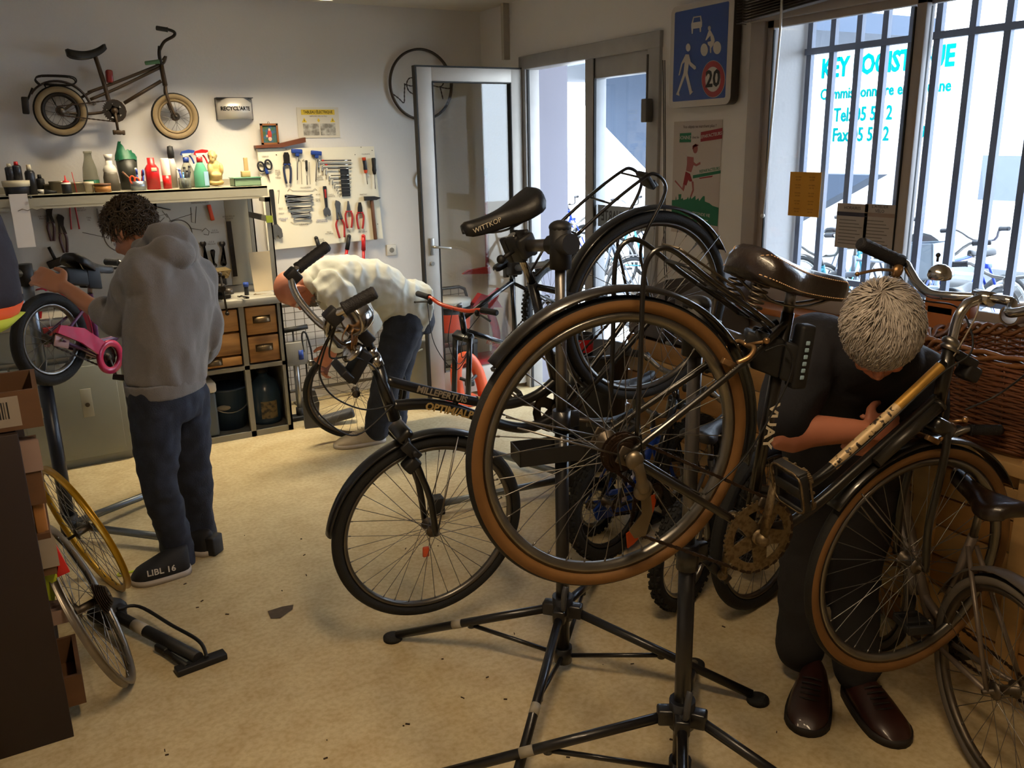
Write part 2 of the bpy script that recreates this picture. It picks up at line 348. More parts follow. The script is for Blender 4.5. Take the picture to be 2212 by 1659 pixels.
MB().box((WX1+.095, DY1-.012, 0), (XO+.002, DY1-.0005, DZ)).build('trim_3', mat('reveal_shade_grey', '8a8996', .8, 0, .05, 3), label='added lining on the outer door reveal with shade in its lavender grey', cat='reveal', kind='structure')  # thin added lining; its grey stands in for shade on the white plaster
MB().box((XO+.001, 3.7, 2.24), (XO+.13, 5.16, 2.5)).build('shutter_box', mat('shutter', '6b7078', .6), label='grey roller shutter box outside above the door', cat='shutter')
# parked van
vn = thing('parked_van', 'pale parked van beyond the forecourt bicycles', 'van', (8.75, 4.9, -.03))
Rv = Matrix.Rotation(0, 4, 'Z')
prof = [(-1.9, .35), (1.9, .35), (1.95, .8), (1.2, .95), (.75, 1.55), (-1.8, 1.6), (-1.95, 1.0)]
MB().prism(prof, .9, axes((.1, 0, 0), (0, -1, 0), (0, 0, 1), (1, 0, 0))).build('body', mat('van_white', 'd9dcdf', .3, 0, .03, coat=.5), vn)
MB().prism([(-.6, 1.05), (.95, 1.05), (.65, 1.48), (-.6, 1.5)], .02, axes((.085, 0, 0), (0, -1, 0), (0, 0, 1), (1, 0, 0))).build('side_window', mat('van_glass', '3a424c', .1), vn)
for y in (-1.2, 1.2): MB().lathe([(.0, -.1), (.31, -.1), (.33, -.05), (.33, .05), (.31, .1), (0, .1)], 20, axes((.14, y, .33), (0, 1, 0), (0, 0, 1), (1, 0, 0))).build('wheel', RUB, vn)
# ================================================================== BICYCLE KIT
GUM = mat('gum_sidewall', '755024', .7, 0, .15, 25)
LEA = mat('saddle_black', '100e0e', .5, 0, .2, 30, bump=.1); LEAB = mat('saddle_brown', '1d120b', .35, 0, .25, 25, bump=.12, coat=.3)
GRIP = mat('grip_black', '17161a', .65, 0, .2, 60, bump=.4)
CHAIN = mat('chain_rust', '3b2b1f', .55, .6, .3, 60); RUSTY = mat('rusty_steel', '6f6047', .5, .7, .2, 90, col2='54442f')
CBL = mat('cable_black', '0e0e10', .5)
def pose(c, az, nd=0, lean=0):
    az, nd, lean = map(math.radians, (az, nd, lean))
    h = V((math.cos(az), math.sin(az), 0)); z = V((0, 0, 1)); l = z.cross(h)
    fx = h*math.cos(nd)-z*math.sin(nd); up = h*math.sin(nd)+z*math.cos(nd)
    l2 = l*math.cos(lean)+up*math.sin(lean); up2 = up*math.cos(lean)-l*math.sin(lean)
    return axes(c, fx, l2, up2)
def p3(p): return V((p[0], 0, p[1])) if len(p) == 2 else V(p)
def wax(c): c = p3(c); return axes(c, (1, 0, 0), (0, 0, 1), (0, -1, 0))
WCACHE = {}
def wheel(parent, c, R, tr=.018, tread=RUB, side=None, rim=ALU, ns=36, hubw=.05, hubm=DST, knob=False, n=72, rimh=.014, spk=.0012, name='wheel', rot=0.0, spm=None, cassette=0, tyre=True):
    key = (R, tr, tread.name, side.name if side else '', rim.name, ns, hubw, knob, n, rimh, spk, cassette, tyre)
    M = Matrix.Translation(p3(c)) @ Matrix.Rotation(rot, 4, 'Y'); W0 = wax((0, 0))
    if key not in WCACHE:
        rc = R-tr; ri = R-2*tr
        if not tyre: ri = R
        rm = MB().lathe([(ri+.003, -.011), (ri-rimh*.35, -.0125), (ri-rimh, -.006), (ri-rimh, .006), (ri-rimh*.35, .0125), (ri+.003, .011), (ri-.004, .008), (ri-.004, -.008)], n, W0, closed=True)
        tm = MB()
        if tyre:
            for mi, a0, a1 in ((1, -2.6, -.95), (0, -.95, .95), (1, .95, 2.6)):
                tm.lathe([(rc+tr*math.cos(a0+(a1-a0)*i/5), tr*math.sin(a0+(a1-a0)*i/5)) for i in range(6)], n, W0, mi=mi)
            if knob:
                k = int(2*pi*R/.026)
                for i in range(k):
                    a = 2*pi*i/k
                    for y, s in ((-.55, .5), (0, -.5), (.55, .5)) if i % 2 else ((-.8, 0), (.8, 0), (.0, 0)):
                        rr = rc+tr*math.cos(y)*1.02
                        Rm = Matrix.Rotation(-a, 3, 'Y'); tm.cbox(Rm @ V((rr, y*tr, 0)), (.011, tr*.38, .014), Rm)
        sp = MB(); hr = .02 if not cassette else .024
        for i in range(ns):
            a = 2*pi*i/ns; sd = 1 if i % 2 else -1; b = a+(.9 if (i//2) % 2 else -.9)
            p = V(((ri-rimh+.002)*math.cos(a), sd*.002, (ri-rimh+.002)*math.sin(a))); q = V((hr*math.cos(b), sd*hubw*.55, hr*math.sin(b)))
            sp.tube([p, q], spk, 4, caps=False); sp.cyl(p, p.lerp(q, .045), spk*1.9, n=5)
        hb = MB(); h2 = hubw*.55
        hb.lathe([(0, -hubw-.012), (.006, -hubw-.012), (.006, -h2-.008), (.012, -h2-.006), (hr+.004, -h2-.002), (hr+.004, -h2+.002), (.013, -h2+.008), (.013, h2-.008), (hr+.004, h2-.002), (hr+.004, h2+.002), (.012, h2+.006), (.006, h2+.008), (.006, hubw+.012), (0, hubw+.012)], 14, W0)
        if cassette:
            for i in range(cassette):
                r = .030+.0045*i; y = -h2-.006-(cassette-1-i)*.005
                hb.lathe([(.012, y-.001), (r, y-.001), (r, y+.001), (.012, y+.001)], 22, axes((0, 0, 0), (1, 0, 0), (0, 0, -1), (0, 1, 0)), mi=1, closed=True, sm=False)
        WCACHE[key] = (rm.mesh('rim', rim), tm.mesh('tyre', [tread, side or tread]) if tyre else None, sp.mesh('spokes', spm or STL), hb.mesh('hub', [hubm, CHAIN]))
    a, b, s_, h = WCACHE[key]
    wo = mkobj(name, a, parent, M=M)
    if b: mkobj('tyre', b, wo)
    mkobj('spokes', s_, wo, kind='stuff'); mkobj('hub', h, wo); return wo
def guard(parent, c, R, a0, a1, wd=.024, m=BLK, n=28, name='mudguard', label=None, lip=.011):
    c = p3(c); rings = []
    for i in range(n+1):
        a = a0+(a1-a0)*i/n; e = V((math.cos(a), 0, math.sin(a))); ring = []
        prof = [(wd*math.sin(t), (math.cos(t)-1)*lip) for t in [(-1.35+2.7*k/6) for k in range(7)]]
        for y, h in prof: ring.append(c+e*(R+h)+V((0, y, 0)))
        for y, h in prof[::-1]: ring.append(c+e*(R+h-.0025)+V((0, y*.93, 0)))
        rings.append(ring)
    return MB().loft(rings).build(name, m, parent, label)
def btube(parent, name, pts, r, m, sp=0, n=12, label=None):
    pts = [p3(p) for p in pts]
    if sp:
        if isinstance(r, (list, tuple)): pass
        pts = spline(pts, sp)
    return MB().tube(pts, r, n).build(name, m, parent, label)
def bsaddle(parent, back, nose, w=.075, t=.05, m=LEA, sag=.018, nose_w=.022, springs=False, stitch=None, name='saddle', label=None):
    b, e = p3(back), p3(nose); d = e-b; L = d.length; d.normalize(); up = V((0, 1, 0)).cross(d)*-1
    if up.z < 0: up = -up
    rings = []; N = 16
    for i in range(N+1):
        s_ = i/N
        wd = nose_w+(w-nose_w)*(1/(1+math.exp((s_-.42)*13))); wd *= min(1, .55+1.3*math.sqrt(min(s_, .12)/.12)*.35) if s_ < .12 else 1
        if s_ > .93: wd *= 1-(s_-.93)*6
        th = t*(1-.35*s_)*(.55 if i in (0, N) else 1); zc = sag*((2*s_-1)**2)-sag
        cc = b+d*L*s_+up*zc; ring = []
        for k in range(16):
            a = 2*pi*k/16; x = math.cos(a); y = math.sin(a)
            ring.append(cc+V((0, 1, 0))*wd*(abs(x)**.75)*(1 if x > 0 else -1)+up*(th*.5*(abs(y)**.7)*(1 if y > 0 else -1)*(1.0 if y > 0 else .9)-(.02*abs(x)**3 if y <= .01 else .012*abs(x)**3)))
        rings.append(ring)
    s_ = MB().loft(rings).build(name, m, parent, label)
    if stitch:
        mb = MB()
        for k in (2, 6, 0, 8):
            for i in range(1, N*3):
                f = i/3; i0 = min(int(f), N-1); p = rings[i0][k].lerp(rings[i0+1][k], f-i0)
                q = rings[i0][k].lerp(rings[i0+1][k], min(1, f-i0+.2)); o_ = (p-(b+d*L*f/N)).normalized()*.0012; mb.tube([p+o_, q+o_], .0011, 4)
        mb.build('stitching', stitch, s_, kind='stuff')
    mb = MB()
    for y in (-.02, .02): mb.tube(spline([b+d*L*.1+V((0, y*1.8, 0))-up*t*.5, b+d*L*.3+V((0, y, 0))-up*(t*.6+.02), b+d*L*.6+V((0, y, 0))-up*(t*.6+.018), b+d*L*.92+V((0, y*.3, 0))-up*t*.35], 4), .0035, 6)
    mb.build('saddle_rails', STL, s_)
    if springs:
        for y in (-.045, .045):
            mb = MB(); p0 = b+d*L*.12+V((0, y, 0))-up*t*.4; pts = []
            for i in range(60): a = i*.62; pts.append(p0-up*(i/60*.07)+d*(math.cos(a)*.017)+V((0, math.sin(a)*.017, 0)))
            mb.tube(pts, .0028, 5).build('coil_spring', DST, s_)
    return s_
def bring(parent, c, R, y, teeth=40, m=DST, arms=5, rot=0, t=.003, name='chainring', inner=.72):
    c = p3(c); W0 = axes((c.x, y, c.z), (1, 0, 0), (0, 0, 1), (0, -1, 0)); mb = MB()
    mb.lathe([(R*inner, -t/2), (R, -t/2), (R, t/2), (R*inner, t/2)], 48, W0, closed=True, sm=False)
    for i in range(teeth):
        a = 2*pi*i/teeth; Rm = W0 @ Matrix.Rotation(a, 4, 'Z'); mb.box((R-.001, -.0028, -t*.4), (R+.005, .0028, t*.4), M=Rm)
    for i in range(arms):
        a = rot+2*pi*i/arms; Rm = W0 @ Matrix.Rotation(a, 4, 'Z'); mb.prism([(0, -.022), (R*inner+.004, -.017), (R*inner+.004, .017), (0, .022)], t*1.4, Rm @ Matrix.Translation((0, 0, -t*.7)))
    mb.lathe([(0, -.008), (.02, -.008), (.02, .008), (0, .008)], 16, W0)
    return mb.build(name, m, parent)
def bcrank(parent, c, end, y, m=DST, name='crank_arm', r=.011):
    c = p3(c); e = p3(end); return MB().tube([(c.x, y, c.z), (e.x, y*1.15, e.z)], [r*1.25, r], 10, flat=.65).ell((c.x, y, c.z), r*1.6).ell((e.x, y*1.15, e.z), r*1.25).build(name, m, parent)
def bpedal(parent, c, y0, ang=0, L=.09, W=.085, m=BLKM, cage=None, name='pedal'):
    """pedal on an axle that starts at y0 and runs outwards (sign of y0)"""
    s_ = 1 if y0 > 0 else -1; c = p3(c); M = axes((c.x, y0, c.z), (math.cos(ang), 0, math.sin(ang)), (0, s_, 0), (-math.sin(ang), 0, math.cos(ang)))
    mb = MB(); mb.tube([M @ V((0, 0, 0)), M @ V((0, L, 0))], .007, 8)
    for x in (-W/2, W/2): mb.rbox((x-.006, .012, -.013), (x+.006, L+.004, .013), .003, M=M)
    for y in (.012, L): mb.rbox((-W/2, y-.006, -.010), (W/2, y+.006, .010), .003, M=M)
    mb.rbox((-.014, .01, -.012), (.014, L, .012), .004, M=M)
    p = mb.build(name, m, parent)
    if cage:
        cm = MB()
        pts = [M @ V((x*(W/2+.004), L/2+.006+y*(L/2+.004), .0)) for x, y in rrect(2, 2, .45, 4)]
        for dz in (-.012, .012): cm.tube([q+M.to_3x3() @ V((0, 0, dz)) for q in pts], .0028, 5, closed=True)
        for i, q in enumerate(pts):
            for k in (0, .5):
                qq = q.lerp(pts[(i+1) % len(pts)], k); cm.cbox(qq+M.to_3x3() @ V((0, 0, .014)), (.005, .005, .009), M.to_3x3())
        cm.build('pedal_cage', cage, p)
    return p
def bchain(parent, pts, y, m=CHAIN, pitch=.0127, closed=True, name='chain'):
    pts = [V((p[0], p[2] if len(p) > 2 else y, p[1])) for p in pts]; mb = MB()
    if closed: pts = pts+[pts[0]]
    acc = 0; k = 0
    for a, b in zip(pts, pts[1:]):
        d = b-a; L = d.length
        if L < 1e-6: continue
        dn = d/L; t = pitch-acc if acc else 0
        while t < L:
            p = a+dn*t; up = V((0, 1, 0)).cross(dn); R = Matrix((dn, V((0, 1, 0)), up)).transposed()
            mb.cbox(p, (pitch*1.02, .0065 if k % 2 else .0035, .0075 if k % 2 else .0058), R); t += pitch; k += 1
        acc = (L-(t-pitch))
    return mb.build(name, m, parent)
def bcable(parent, pts, r=.0025, m=CBL, name='cable'): return MB().tube(spline(pts, 7), r, 6).build(name, m, parent)
def circ_pts(c, R, a0, a1, n=16): return [(c[0]+R*math.cos(a0+(a1-a0)*i/n), c[1]+R*math.sin(a0+(a1-a0)*i/n)) for i in range(n+1)]
def bgrip(parent, a, b, r=.016, m=GRIP, ribs=True, name='grip'):
    a, b = V(a), V(b); N = 16; pts = [a.lerp(b, i/N) for i in range(N+1)]
    rs = [r*(1+(.06 if ribs and i % 2 else 0)) for i in range(N+1)]; rs[0] = r*.8; rs[-1] = r*1.12; rs[-2] = r*1.12
    return MB().tube(pts, rs, 12).build(name, m, parent)
def blever(parent, piv, tip, m=ALU, body=None, name='brake_lever', r=.006, bend=(0, 0, 0)):
    piv, tip = V(piv), V(tip); mid = piv.lerp(tip, .5)+V(bend); mb = MB(); mb.tube(spline([piv, mid, tip], 5), [r*1.5]+[r]*9+[r*.8], 8, flat=.7).ell(tip, r*1.1)
    mb.ell(piv, (.016, .014, .02)); return mb.build(name, m, parent)
def on(M, x, y, off=0.0):
    """pixel -> local point of a bike frame M lying in its plane y = off"""
    l = M.col[1].to_3d(); c = M.translation; d = ray(x, y)
    t = ((c-CP).dot(l)+off)/d.dot(l); return M.inverted() @ (CP+d*t)
# ------------------------------------------------------------------ front bike: dark gold-lined ladies' bicycle on the stand
M1 = pose((1.073, 1.433, 1.036), -9.46, 27.14, 2.44)
b1 = thing('ladies_bicycle', 'black ladies bicycle with orange tyre walls clamped in the front repair stand', 'bicycle', M=M1)
PNT = mat('worn_black_gold', '171410', .3, .2, .2, 30, coat=.4); GOLD = mat('gold_lining', 'd0a04a', .4, .5, .2, 40)
R1 = .338; BB = (.45, -.068); FA = (1.012, 0)
for c, nm in (((0, 0), 'rear'), (FA, 'front')):
    wheel(b1, c, R1, .0185, side=GUM, rim=mat('dull_rim', '8d8a84', .3, .9, .25, 15), ns=36, hubw=.055 if nm == 'rear' else .045, n=96, cassette=5 if nm == 'rear' else 0, rot=.1, rimh=.02)
wheelo = b1.children[0]
guard(b1, (0, 0), R1+.022, 2.95, .22, .027, PNT, 36); guard(b1, FA, R1+.02, 1.0, 2.98, .026, PNT, 32)
btube(b1, 'seat_tube', [BB, (.262, .432)], .0145, PNT); btube(b1, 'seat_post', [(.262, .432), (.238, .492)], .0125, STL)
btube(b1, 'head_tube', [(.762, .545), (.832, .375)], .018, PNT)
btube(b1, 'upper_tube', [(.772, .503), (.69, .33), (.605, .16), (.555, .085), (.49, .045), (.415, .03)], .0135, PNT, 6)
btube(b1, 'lower_tube', [(.808, .42), (.735, .28), (.674, .165), (.612, .05), (.55, -.03), (.45, -.068)], .0145, PNT, 6)
MB().tube([(.80, -.024, .40), (.70, -.024, .205)], .014, 12).cyl((.803, -.024, .406), (.798, -.024, .396), .017).build('frame_pump', mat('pump_dark', '2a2620', .4, .3), b1)
for s in (-1, 1):
    btube(b1, 'chain_stay', [(BB[0]-.02, s*.02, BB[1]), (.3, s*.038, -.045), (0, s*.062, 0)], .009, PNT, 4)
    btube(b1, 'seat_stay', [(.258, s*.014, .405), (.195, s*.036, .302), (.095, s*.052, .148), (0, s*.062, 0)], .0075, PNT, 4)
    btube(b1, 'fork_blade', [(.838, s*.03, .362), (.855, s*.047, .33), (.905, s*.05, .21), (.945, s*.05, .11), (1.012, s*.052, 0)], .010, PNT, 5)
    MB().rbox((-.02, s*.062-.003, -.02), (.02, s*.062+.003, .02), .003).build('dropout', DST, b1)
    btube(b1, 'guard_stay', [(0, s*.064, 0), (-.25, s*.035, -.03)], .0022, STL, n=6)
    btube(b1, 'guard_stay', [FA[:1]+(s*.055, 0), (.70, s*.03, .12)], .0022, STL, n=6)
MB().rbox((.80, -.05, .335), (.872, .05, .375), .012).build('fork_crown', PNT, b1)
MB().lathe([(.018, -.012), (.024, -.012), (.024, -.004), (.019, 0), (.024, .004), (.024, .012), (.016, .02)], 16, axes((.762, 0, .545), (1, 0, 0), (0, 1, 0), V((-.38, 0, .925)))).build('headset', STL, b1)
# stem, bar
cl = on(M1, 2125, 643, 0)
btube(b1, 'stem', [(.762, 0, .545), on(M1, 2068, 690), on(M1, 2086, 660), on(M1, 2100, 652), cl], .013, CHR, 5)
MB().cyl(cl+V((0, -.025, 0)), cl+V((0, .025, 0)), .018).build('bar_clamp', CHR, b1)
bar = [on(M1, 1872, 533, .27), on(M1, 1950, 566, .25), on(M1, 1965, 585, .215), on(M1, 1982, 612, .17), on(M1, 2010, 634, .12), on(M1, 2060, 640, .06), cl, on(M1, 2170, 648, -.07), on(M1, 2215, 655, -.13)]
mir = [V((p.x, -p.y, p.z)) for p in bar[:5]][::-1]
btube(b1, 'handlebar', bar[:8]+[V((cl.x-.01, -.09, cl.z))]+mir, .0115, CHR, 5)
bgrip(b1, on(M1, 1856, 525, .272), on(M1, 1946, 566, .25), .018); bgrip(b1, V((bar[0].x-.02, -.272, bar[0].z+.005)), mir[-2], .018)
GLV = mat('lever_gold', 'a8845a', .35, .8, .15, 20)
blever(b1, on(M1, 1938, 585, .24), on(M1, 1852, 592, .25), GLV, bend=(0, 0, .008)); blever(b1, V((bar[1].x+.01, -.24, bar[1].z-.03)), V((bar[0].x+.03, -.25, bar[0].z-.075)), GLV, bend=(0, 0, .008))
bp_ = on(M1, 2030, 592, .115); up1 = M1.inverted().to_3x3() @ (CU*.9-CF*.25); up1.normalize(); e1, e2 = perp(up1)
bel = MB().lathe([(0, .026), (.012, .0245), (.022, .018), (.0285, .006), (.03, -.004), (.028, -.012), (.02, -.015), (0, -.016)], 24, axes(bp_, e1, e2, e1.cross(e2))).build('bell', CHR, b1)
MB().cyl(bp_+up1*.03+e1*.014, bp_+up1*.045+e1*.014, .003).ell(bp_+up1*.047+e1*.014, .006).build('bell_striker', BLKM, bel)
bsaddle(b1, (.085, .487), (.375, .540), .098, .08, LEAB, springs=True, stitch=mat('stitch_tan', 'c9a57e', .7), sag=.012, nose_w=.03)
# rack with two hoops
rk = [V((0, 0, .05)), V((-.075, 0, .2)), V((-.145, 0, .335)), V((-.163, 0, .385)), V((-.150, 0, .418)), V((-.11, 0, .427)), V((0, 0, .408)), V((.121, 0, .395)), V((.19, 0, .385))]
rko = MB()
for y in (-.065, .065): rko.tube(spline([p+V((0, y, 0)) for p in rk], 5), .0055, 8)
for p in ((-.05, .416), (.05, .402), (.19, .385)): rko.tube([(p[0], -.065, p[1]), (p[0], .065, p[1])], .004, 6)
for y in (-.022, .022): rko.tube([(-.05, y, .416), (.19, y, .385)], .003, 6)
rko.tube([(.19, -.02, .385), (.262, 0, .37)], .004, 6)
ro = rko.build('luggage_rack', BLK, b1)
MB().tube(spline([(-.09, -.035, .44), (.02, -.035, .43), (.1, -.03, .42), (.13, -.03, .40)], 4), .003, 6).tube(spline([(-.09, .035, .44), (.02, .035, .43), (.1, .03, .42), (.13, .03, .40)], 4), .003, 6).tube([(-.09, -.035, .44), (-.09, .035, .44)], .003, 6).build('spring_clip', DST, ro)
# drivetrain
bring(b1, BB, .092, -.045, 46, RUSTY, 5, .3, inner=.76); bcrank(b1, BB, (.385, .085), -.062, RUSTY); bcrank(b1, BB, (.515, -.22), .062, RUSTY)
bpedal(b1, (.385, .085), -.075, -.85, .1, .092, BLKM, RUSTY); bpedal(b1, (.515, -.22), .075, -.35, .095, .085, BLKM)
MB().cyl((BB[0], -.036, BB[1]), (BB[0], .036, BB[1]), .021).build('bottom_bracket', PNT, b1)
MB().cyl((.435, -.05, .02), (.435, -.05, .03), .01).rbox((.40, -.05, -.0), (.45, -.02, .025), .005).build('front_derailleur', DST, b1)
a1 = circ_pts(BB, .094, -1.45, 1.75, 18); jk = (.085, -.06); jk2 = (.125, -.14)
bchain(b1, a1+[(.02, .038), *circ_pts((0, 0), .042, 1.6, 4.0, 8), (jk[0]-.012, jk[1]), (jk2[0]-.018, jk2[1]-.008), (jk2[0]+.01, jk2[1]-.018)], -.044)
ALD = mat('dirty_alloy', '756a58', .4, .8, .2, 30)
mb = MB(); mb.tube(spline([(.012, -.075, .0), (.03, -.085, -.012), (.05, -.085, -.035), (.065, -.082, -.05)], 4), [.014]*4+[.012]*5+[.016]*4, 10).ell((.012, -.08, .002), (.021, .014, .021)).ell((.066, -.08, -.052), (.022, .014, .024))
rdo = mb.build('rear_derailleur', ALD, b1)
MB().prism([(-.012, .012), (.012, .014), (.03, -.05), (.022, -.105), (-.005, -.11), (-.022, -.09), (.004, -.05)], .003, axes((jk[0], -.058, jk[1]), (.94, 0, .34), (-.34, 0, .94), (0, -1, 0))).build('cage_plate', ALD, rdo)
for j in (jk, jk2): MB().lathe([(0, -.003), (.017, -.003), (.017, .003), (0, .003)], 12, axes((j[0]+.01, -.05, j[1]), (1, 0, 0), (0, 0, 1), (0, -1, 0))).build('jockey_wheel', BLKM, rdo)
# brakes
for (cx, cz, dx) in ((.20, .315, 1), (.872, .36, 1)):
    mb = MB()
    for s in (-1, 1): mb.tube(spline([(cx, 0, cz+.01), (cx-.002, s*.03, cz+.012), (cx-.012, s*.043, cz-.01), (cx-.03, s*.036, cz-.035)], 4), .0055, 7); mb.rbox((cx-.06, s*.024-.006, cz-.05), (cx-.015, s*.024+.006, cz-.036), .002)
    mb.tube([(cx, -.002, cz+.012), (cx+.01, -.04, cz+.035)], .004, 6).ell((cx+.01, -.042, cz+.037), .008).build('rim_brake', GLV, b1)
# lettering and decals
TXW = mat('decal_cream', 'd8cdb4', .5)
def tubetext(parent, body, a, b, r, size, m, side=-1, bold=.001, off=.5, flip=False, xs=1.0):
    a, b = V(a), V(b); x = (b-a).normalized(); z = V((0, side, 0)); y = z.cross(x); z = (V((0, side, 0))-x*V((0, side, 0)).dot(x)).normalized(); y = z.cross(x)
    return text('lettering', body, size, m, axes(a.lerp(b, off)+z*(r+.0008), x, y, z), parent, .0003, bold=bold, xs=xs)
tubetext(b1, 'FABRIQUE EN FRANCE', (.10, -.05, .155), (.245, -.018, .385), .0075, .0125, TXW, off=.6)
tubetext(b1, 'VUAY', (.30, 0, .33), (.40, 0, .06), .0145, .036, TXW, off=.55, xs=1.2)
MB().tube([(.765, 0, .490), (.70, 0, .352)], .0139, 12, caps=False).build('gold_band', GOLD, b1)
MB().tube(spline([(.70, 0, .352), (.655, 0, .262), (.60, 0, .152)], 3), .0138, 12, caps=False).build('cream_decal', mat('decal_gold', 'cdb287', .45, .2, .2, 60, col2='2a2018', thr=(.55, .6)), b1)
# cables, folding lock
bcable(b1, [on(M1, 1945, 598, .22), on(M1, 1985, 645, .1), on(M1, 2060, 660, .08), V((.80, .02, .62)), V((.80, -.03, .55)), V((.75, -.02, .46)), V((.62, -.018, .19)), V((.5, -.018, .06))])
bcable(b1, [V((bar[1].x, -.22, bar[1].z-.02)), V((.86, -.16, .60)), V((.93, -.06, .50)), V((.88, -.03, .42))]); bcable(b1, [(0.05, -.055, -.0), (.0, -.075, .05), (-.035, -.07, .02), (.0, -.07, -.03)], .0022)
bcable(b1, [(.22, -.04, .33), (.26, -.05, .36), (.30, -.06, .30), (.30, -.05, .1), (.25, -.045, -.02)], .0022)
bcable(b1, [on(M1, 2060, 770, -.02), on(M1, 2105, 690, -.03), on(M1, 2115, 655, -.02)], .002, mat('cable_pale', '8a7f70', .4))
lk = MB().rbox((-.02, -.018, -.075), (.02, .018, .075), .008, M=Matrix.Translation((.325, -.03, .355)) @ Matrix.Rotation(-.38, 4, 'Y')).build('folding_lock_case', BLKM, b1)
mb = MB()
for i in range(6): mb.rbox((-.006, -.021, -.005+.016*i-.045), (.005, -.0175, .005+.016*i-.045), .002, M=Matrix.Translation((.325, -.03, .355)) @ Matrix.Rotation(-.38, 4, 'Y'))
mb.build('lock_marking', mat('pale_blue_print', '9dbdd0', .5), lk)
# front lamp bracket on the headset
MB().rbox((.775, -.02, .52), (.86, .02, .545), .006).rbox((.835, -.022, .49), (.885, .022, .53), .008).build('lamp_bracket', BLKM, b1)
# ------------------------------------------------------------------ second bike: black ladies' bike with two decal tubes
M2 = pose((1.901, 2.348, 1.114), 170.75, 39.78, -8.08)
b2 = thing('step_through_bicycle', 'black step-through bicycle with tall rack hoops hanging nose down in the middle stand', 'bicycle', M=M2)
R2 = .343; F2 = (1.075, 0); B2B = (.47, -.056)
wheel(b2, (0, 0), R2, .019, ns=36, n=80, rim=mat('grey_rim', '77746f', .35, .9, .2, 15), cassette=5, hubw=.055)
wheel(b2, F2, R2, .019, ns=36, n=80, rim=MATS['grey_rim'], hubw=.045, rot=.05)
rf = MB().rbox((-.02, -.006, -.012), (.02, .006, .012), .005, M=Matrix.Translation((1.148, 0, -.06)) @ Matrix.Rotation(.85, 4, 'Y')).build('spoke_reflector', mat('reflector_orange', 'd0522a', .3, 0, .1, 40, coat=.5), b2)
guard(b2, (0, 0), R2+.02, -.1, 3.3, .027, BLK, 36); guard(b2, F2, R2+.02, .85, 2.9, .027, BLK, 30)
btube(b2, 'seat_tube', [B2B, (.268, .40)], .0165, BLK); btube(b2, 'seat_post', [(.268, .40), (.222, .575)], .0135, CHR)
btube(b2, 'head_tube', [(.812, .575), (.892, .40)], .020, BLK)
btube(b2, 'upper_tube', [(.825, .52), (.74, .36), (.65, .204), (.587, .125), (.50, .075), (.415, .064)], .0165, BLK, 6)
btube(b2, 'lower_tube', [(.868, .44), (.79, .36), (.735, .275), (.69, .17), (.64, .06), (.58, -.01), (.47, -.056)], .0185, BLK, 6)
btube(b2, 'strut_tube', [(.70, .29), (.745, .27)], .010, BLK)
for s in (-1, 1):
    btube(b2, 'chain_stay', [(.45, s*.02, -.056), (.28, s*.04, -.035), (0, s*.062, 0)], .010, BLK, 4)
    btube(b2, 'seat_stay', [(.27, s*.016, .385), (.12, s*.045, .17), (0, s*.062, 0)], .008, BLK, 4)
    btube(b2, 'fork_blade', [(.90, s*.03, .36), (.918, s*.05, .33), (.96, s*.053, .22), (1.0, s*.053, .12), (1.075, s*.055, 0)], [.012]*11+[.011]*10, BLK, 5)
    btube(b2, 'guard_stay', [(1.07, s*.057, 0), (.79, s*.03, .2)], .002, STL, n=6)
    MB().cyl((.925, s*.055, .30), (.925, s*.085, .30), .008).rbox((.91, s*.062-.006, .27), (.945, s*.062+.006, .345), .004).build('brake_arm', BLKM, b2)
MB().rbox((.88, -.055, .335), (.935, .055, .37), .012).build('fork_crown', BLK, b2)
MB().rbox((.93, .03, .25), (.985, .075, .29), .008).build('dynamo', BLKM, b2)
tubetext(b2, 'MILLEPERTUIS', (.795, .0, .465), (.665, .0, .232), .0165, .030, mat('decal_bronze', '8f8574', .4, .3), 1, off=.5, xs=1.0)
tubetext(b2, 'OPTIM/ALP', (.80, .0, .375), (.70, .0, .20), .0185, .036, mat('decal_gold2', 'b59a62', .35, .4), 1, bold=.0012, off=.5)
MB().tube([(.664, 0, .23), (.612, 0, .152)], .0168, 12, caps=False).build('gold_decal', GOLD, b2)
# quill, bar, grips, lamp, bell
MB().cyl((.812, 0, .575), (.80, 0, .61), .023).cyl((.80, 0, .612), (.79, 0, .638), .021).build('headset', CHR, b2)
btube(b2, 'stem', [(.80, 0, .61), (.775, 0, .665), (.78, 0, .70), (.80, 0, .72)], .013, BLK, 5)
c2 = V((.80, 0, .72)); barh = [on(M2, 806, 634, .275), on(M2, 752, 664, .26), on(M2, 718, 682, .235), on(M2, 707, 704, .20), on(M2, 716, 728, .15), on(M2, 738, 745, .09)]
farh = [V((p.x, -p.y, p.z-.0)) for p in barh]
btube(b2, 'handlebar', barh+[V((c2.x+.005, .04, c2.z)), V((c2.x+.005, -.04, c2.z))]+farh[::-1], .0115, CHR, 5)
bgrip(b2, on(M2, 812, 630, .277), on(M2, 742, 668, .257), .0175); bgrip(b2, V((farh[0].x-.03, -.277, farh[0].z-.005)), farh[1]+V((.02, 0, 0)), .0175)
MB().rbox((-.02, -.02, -.025), (.02, .02, .02), .006, M=Matrix.Translation(barh[2])).build('brake_bracket', BLKM, b2); MB().rbox((-.02, -.02, -.025), (.02, .02, .02), .006, M=Matrix.Translation(farh[2])).build('brake_bracket', BLKM, b2)
lp = on(M2, 768, 688, .12); ex = (M2.inverted().to_3x3() @ V((-.85, -.4, -.2))).normalized(); e1, e2 = perp(ex)
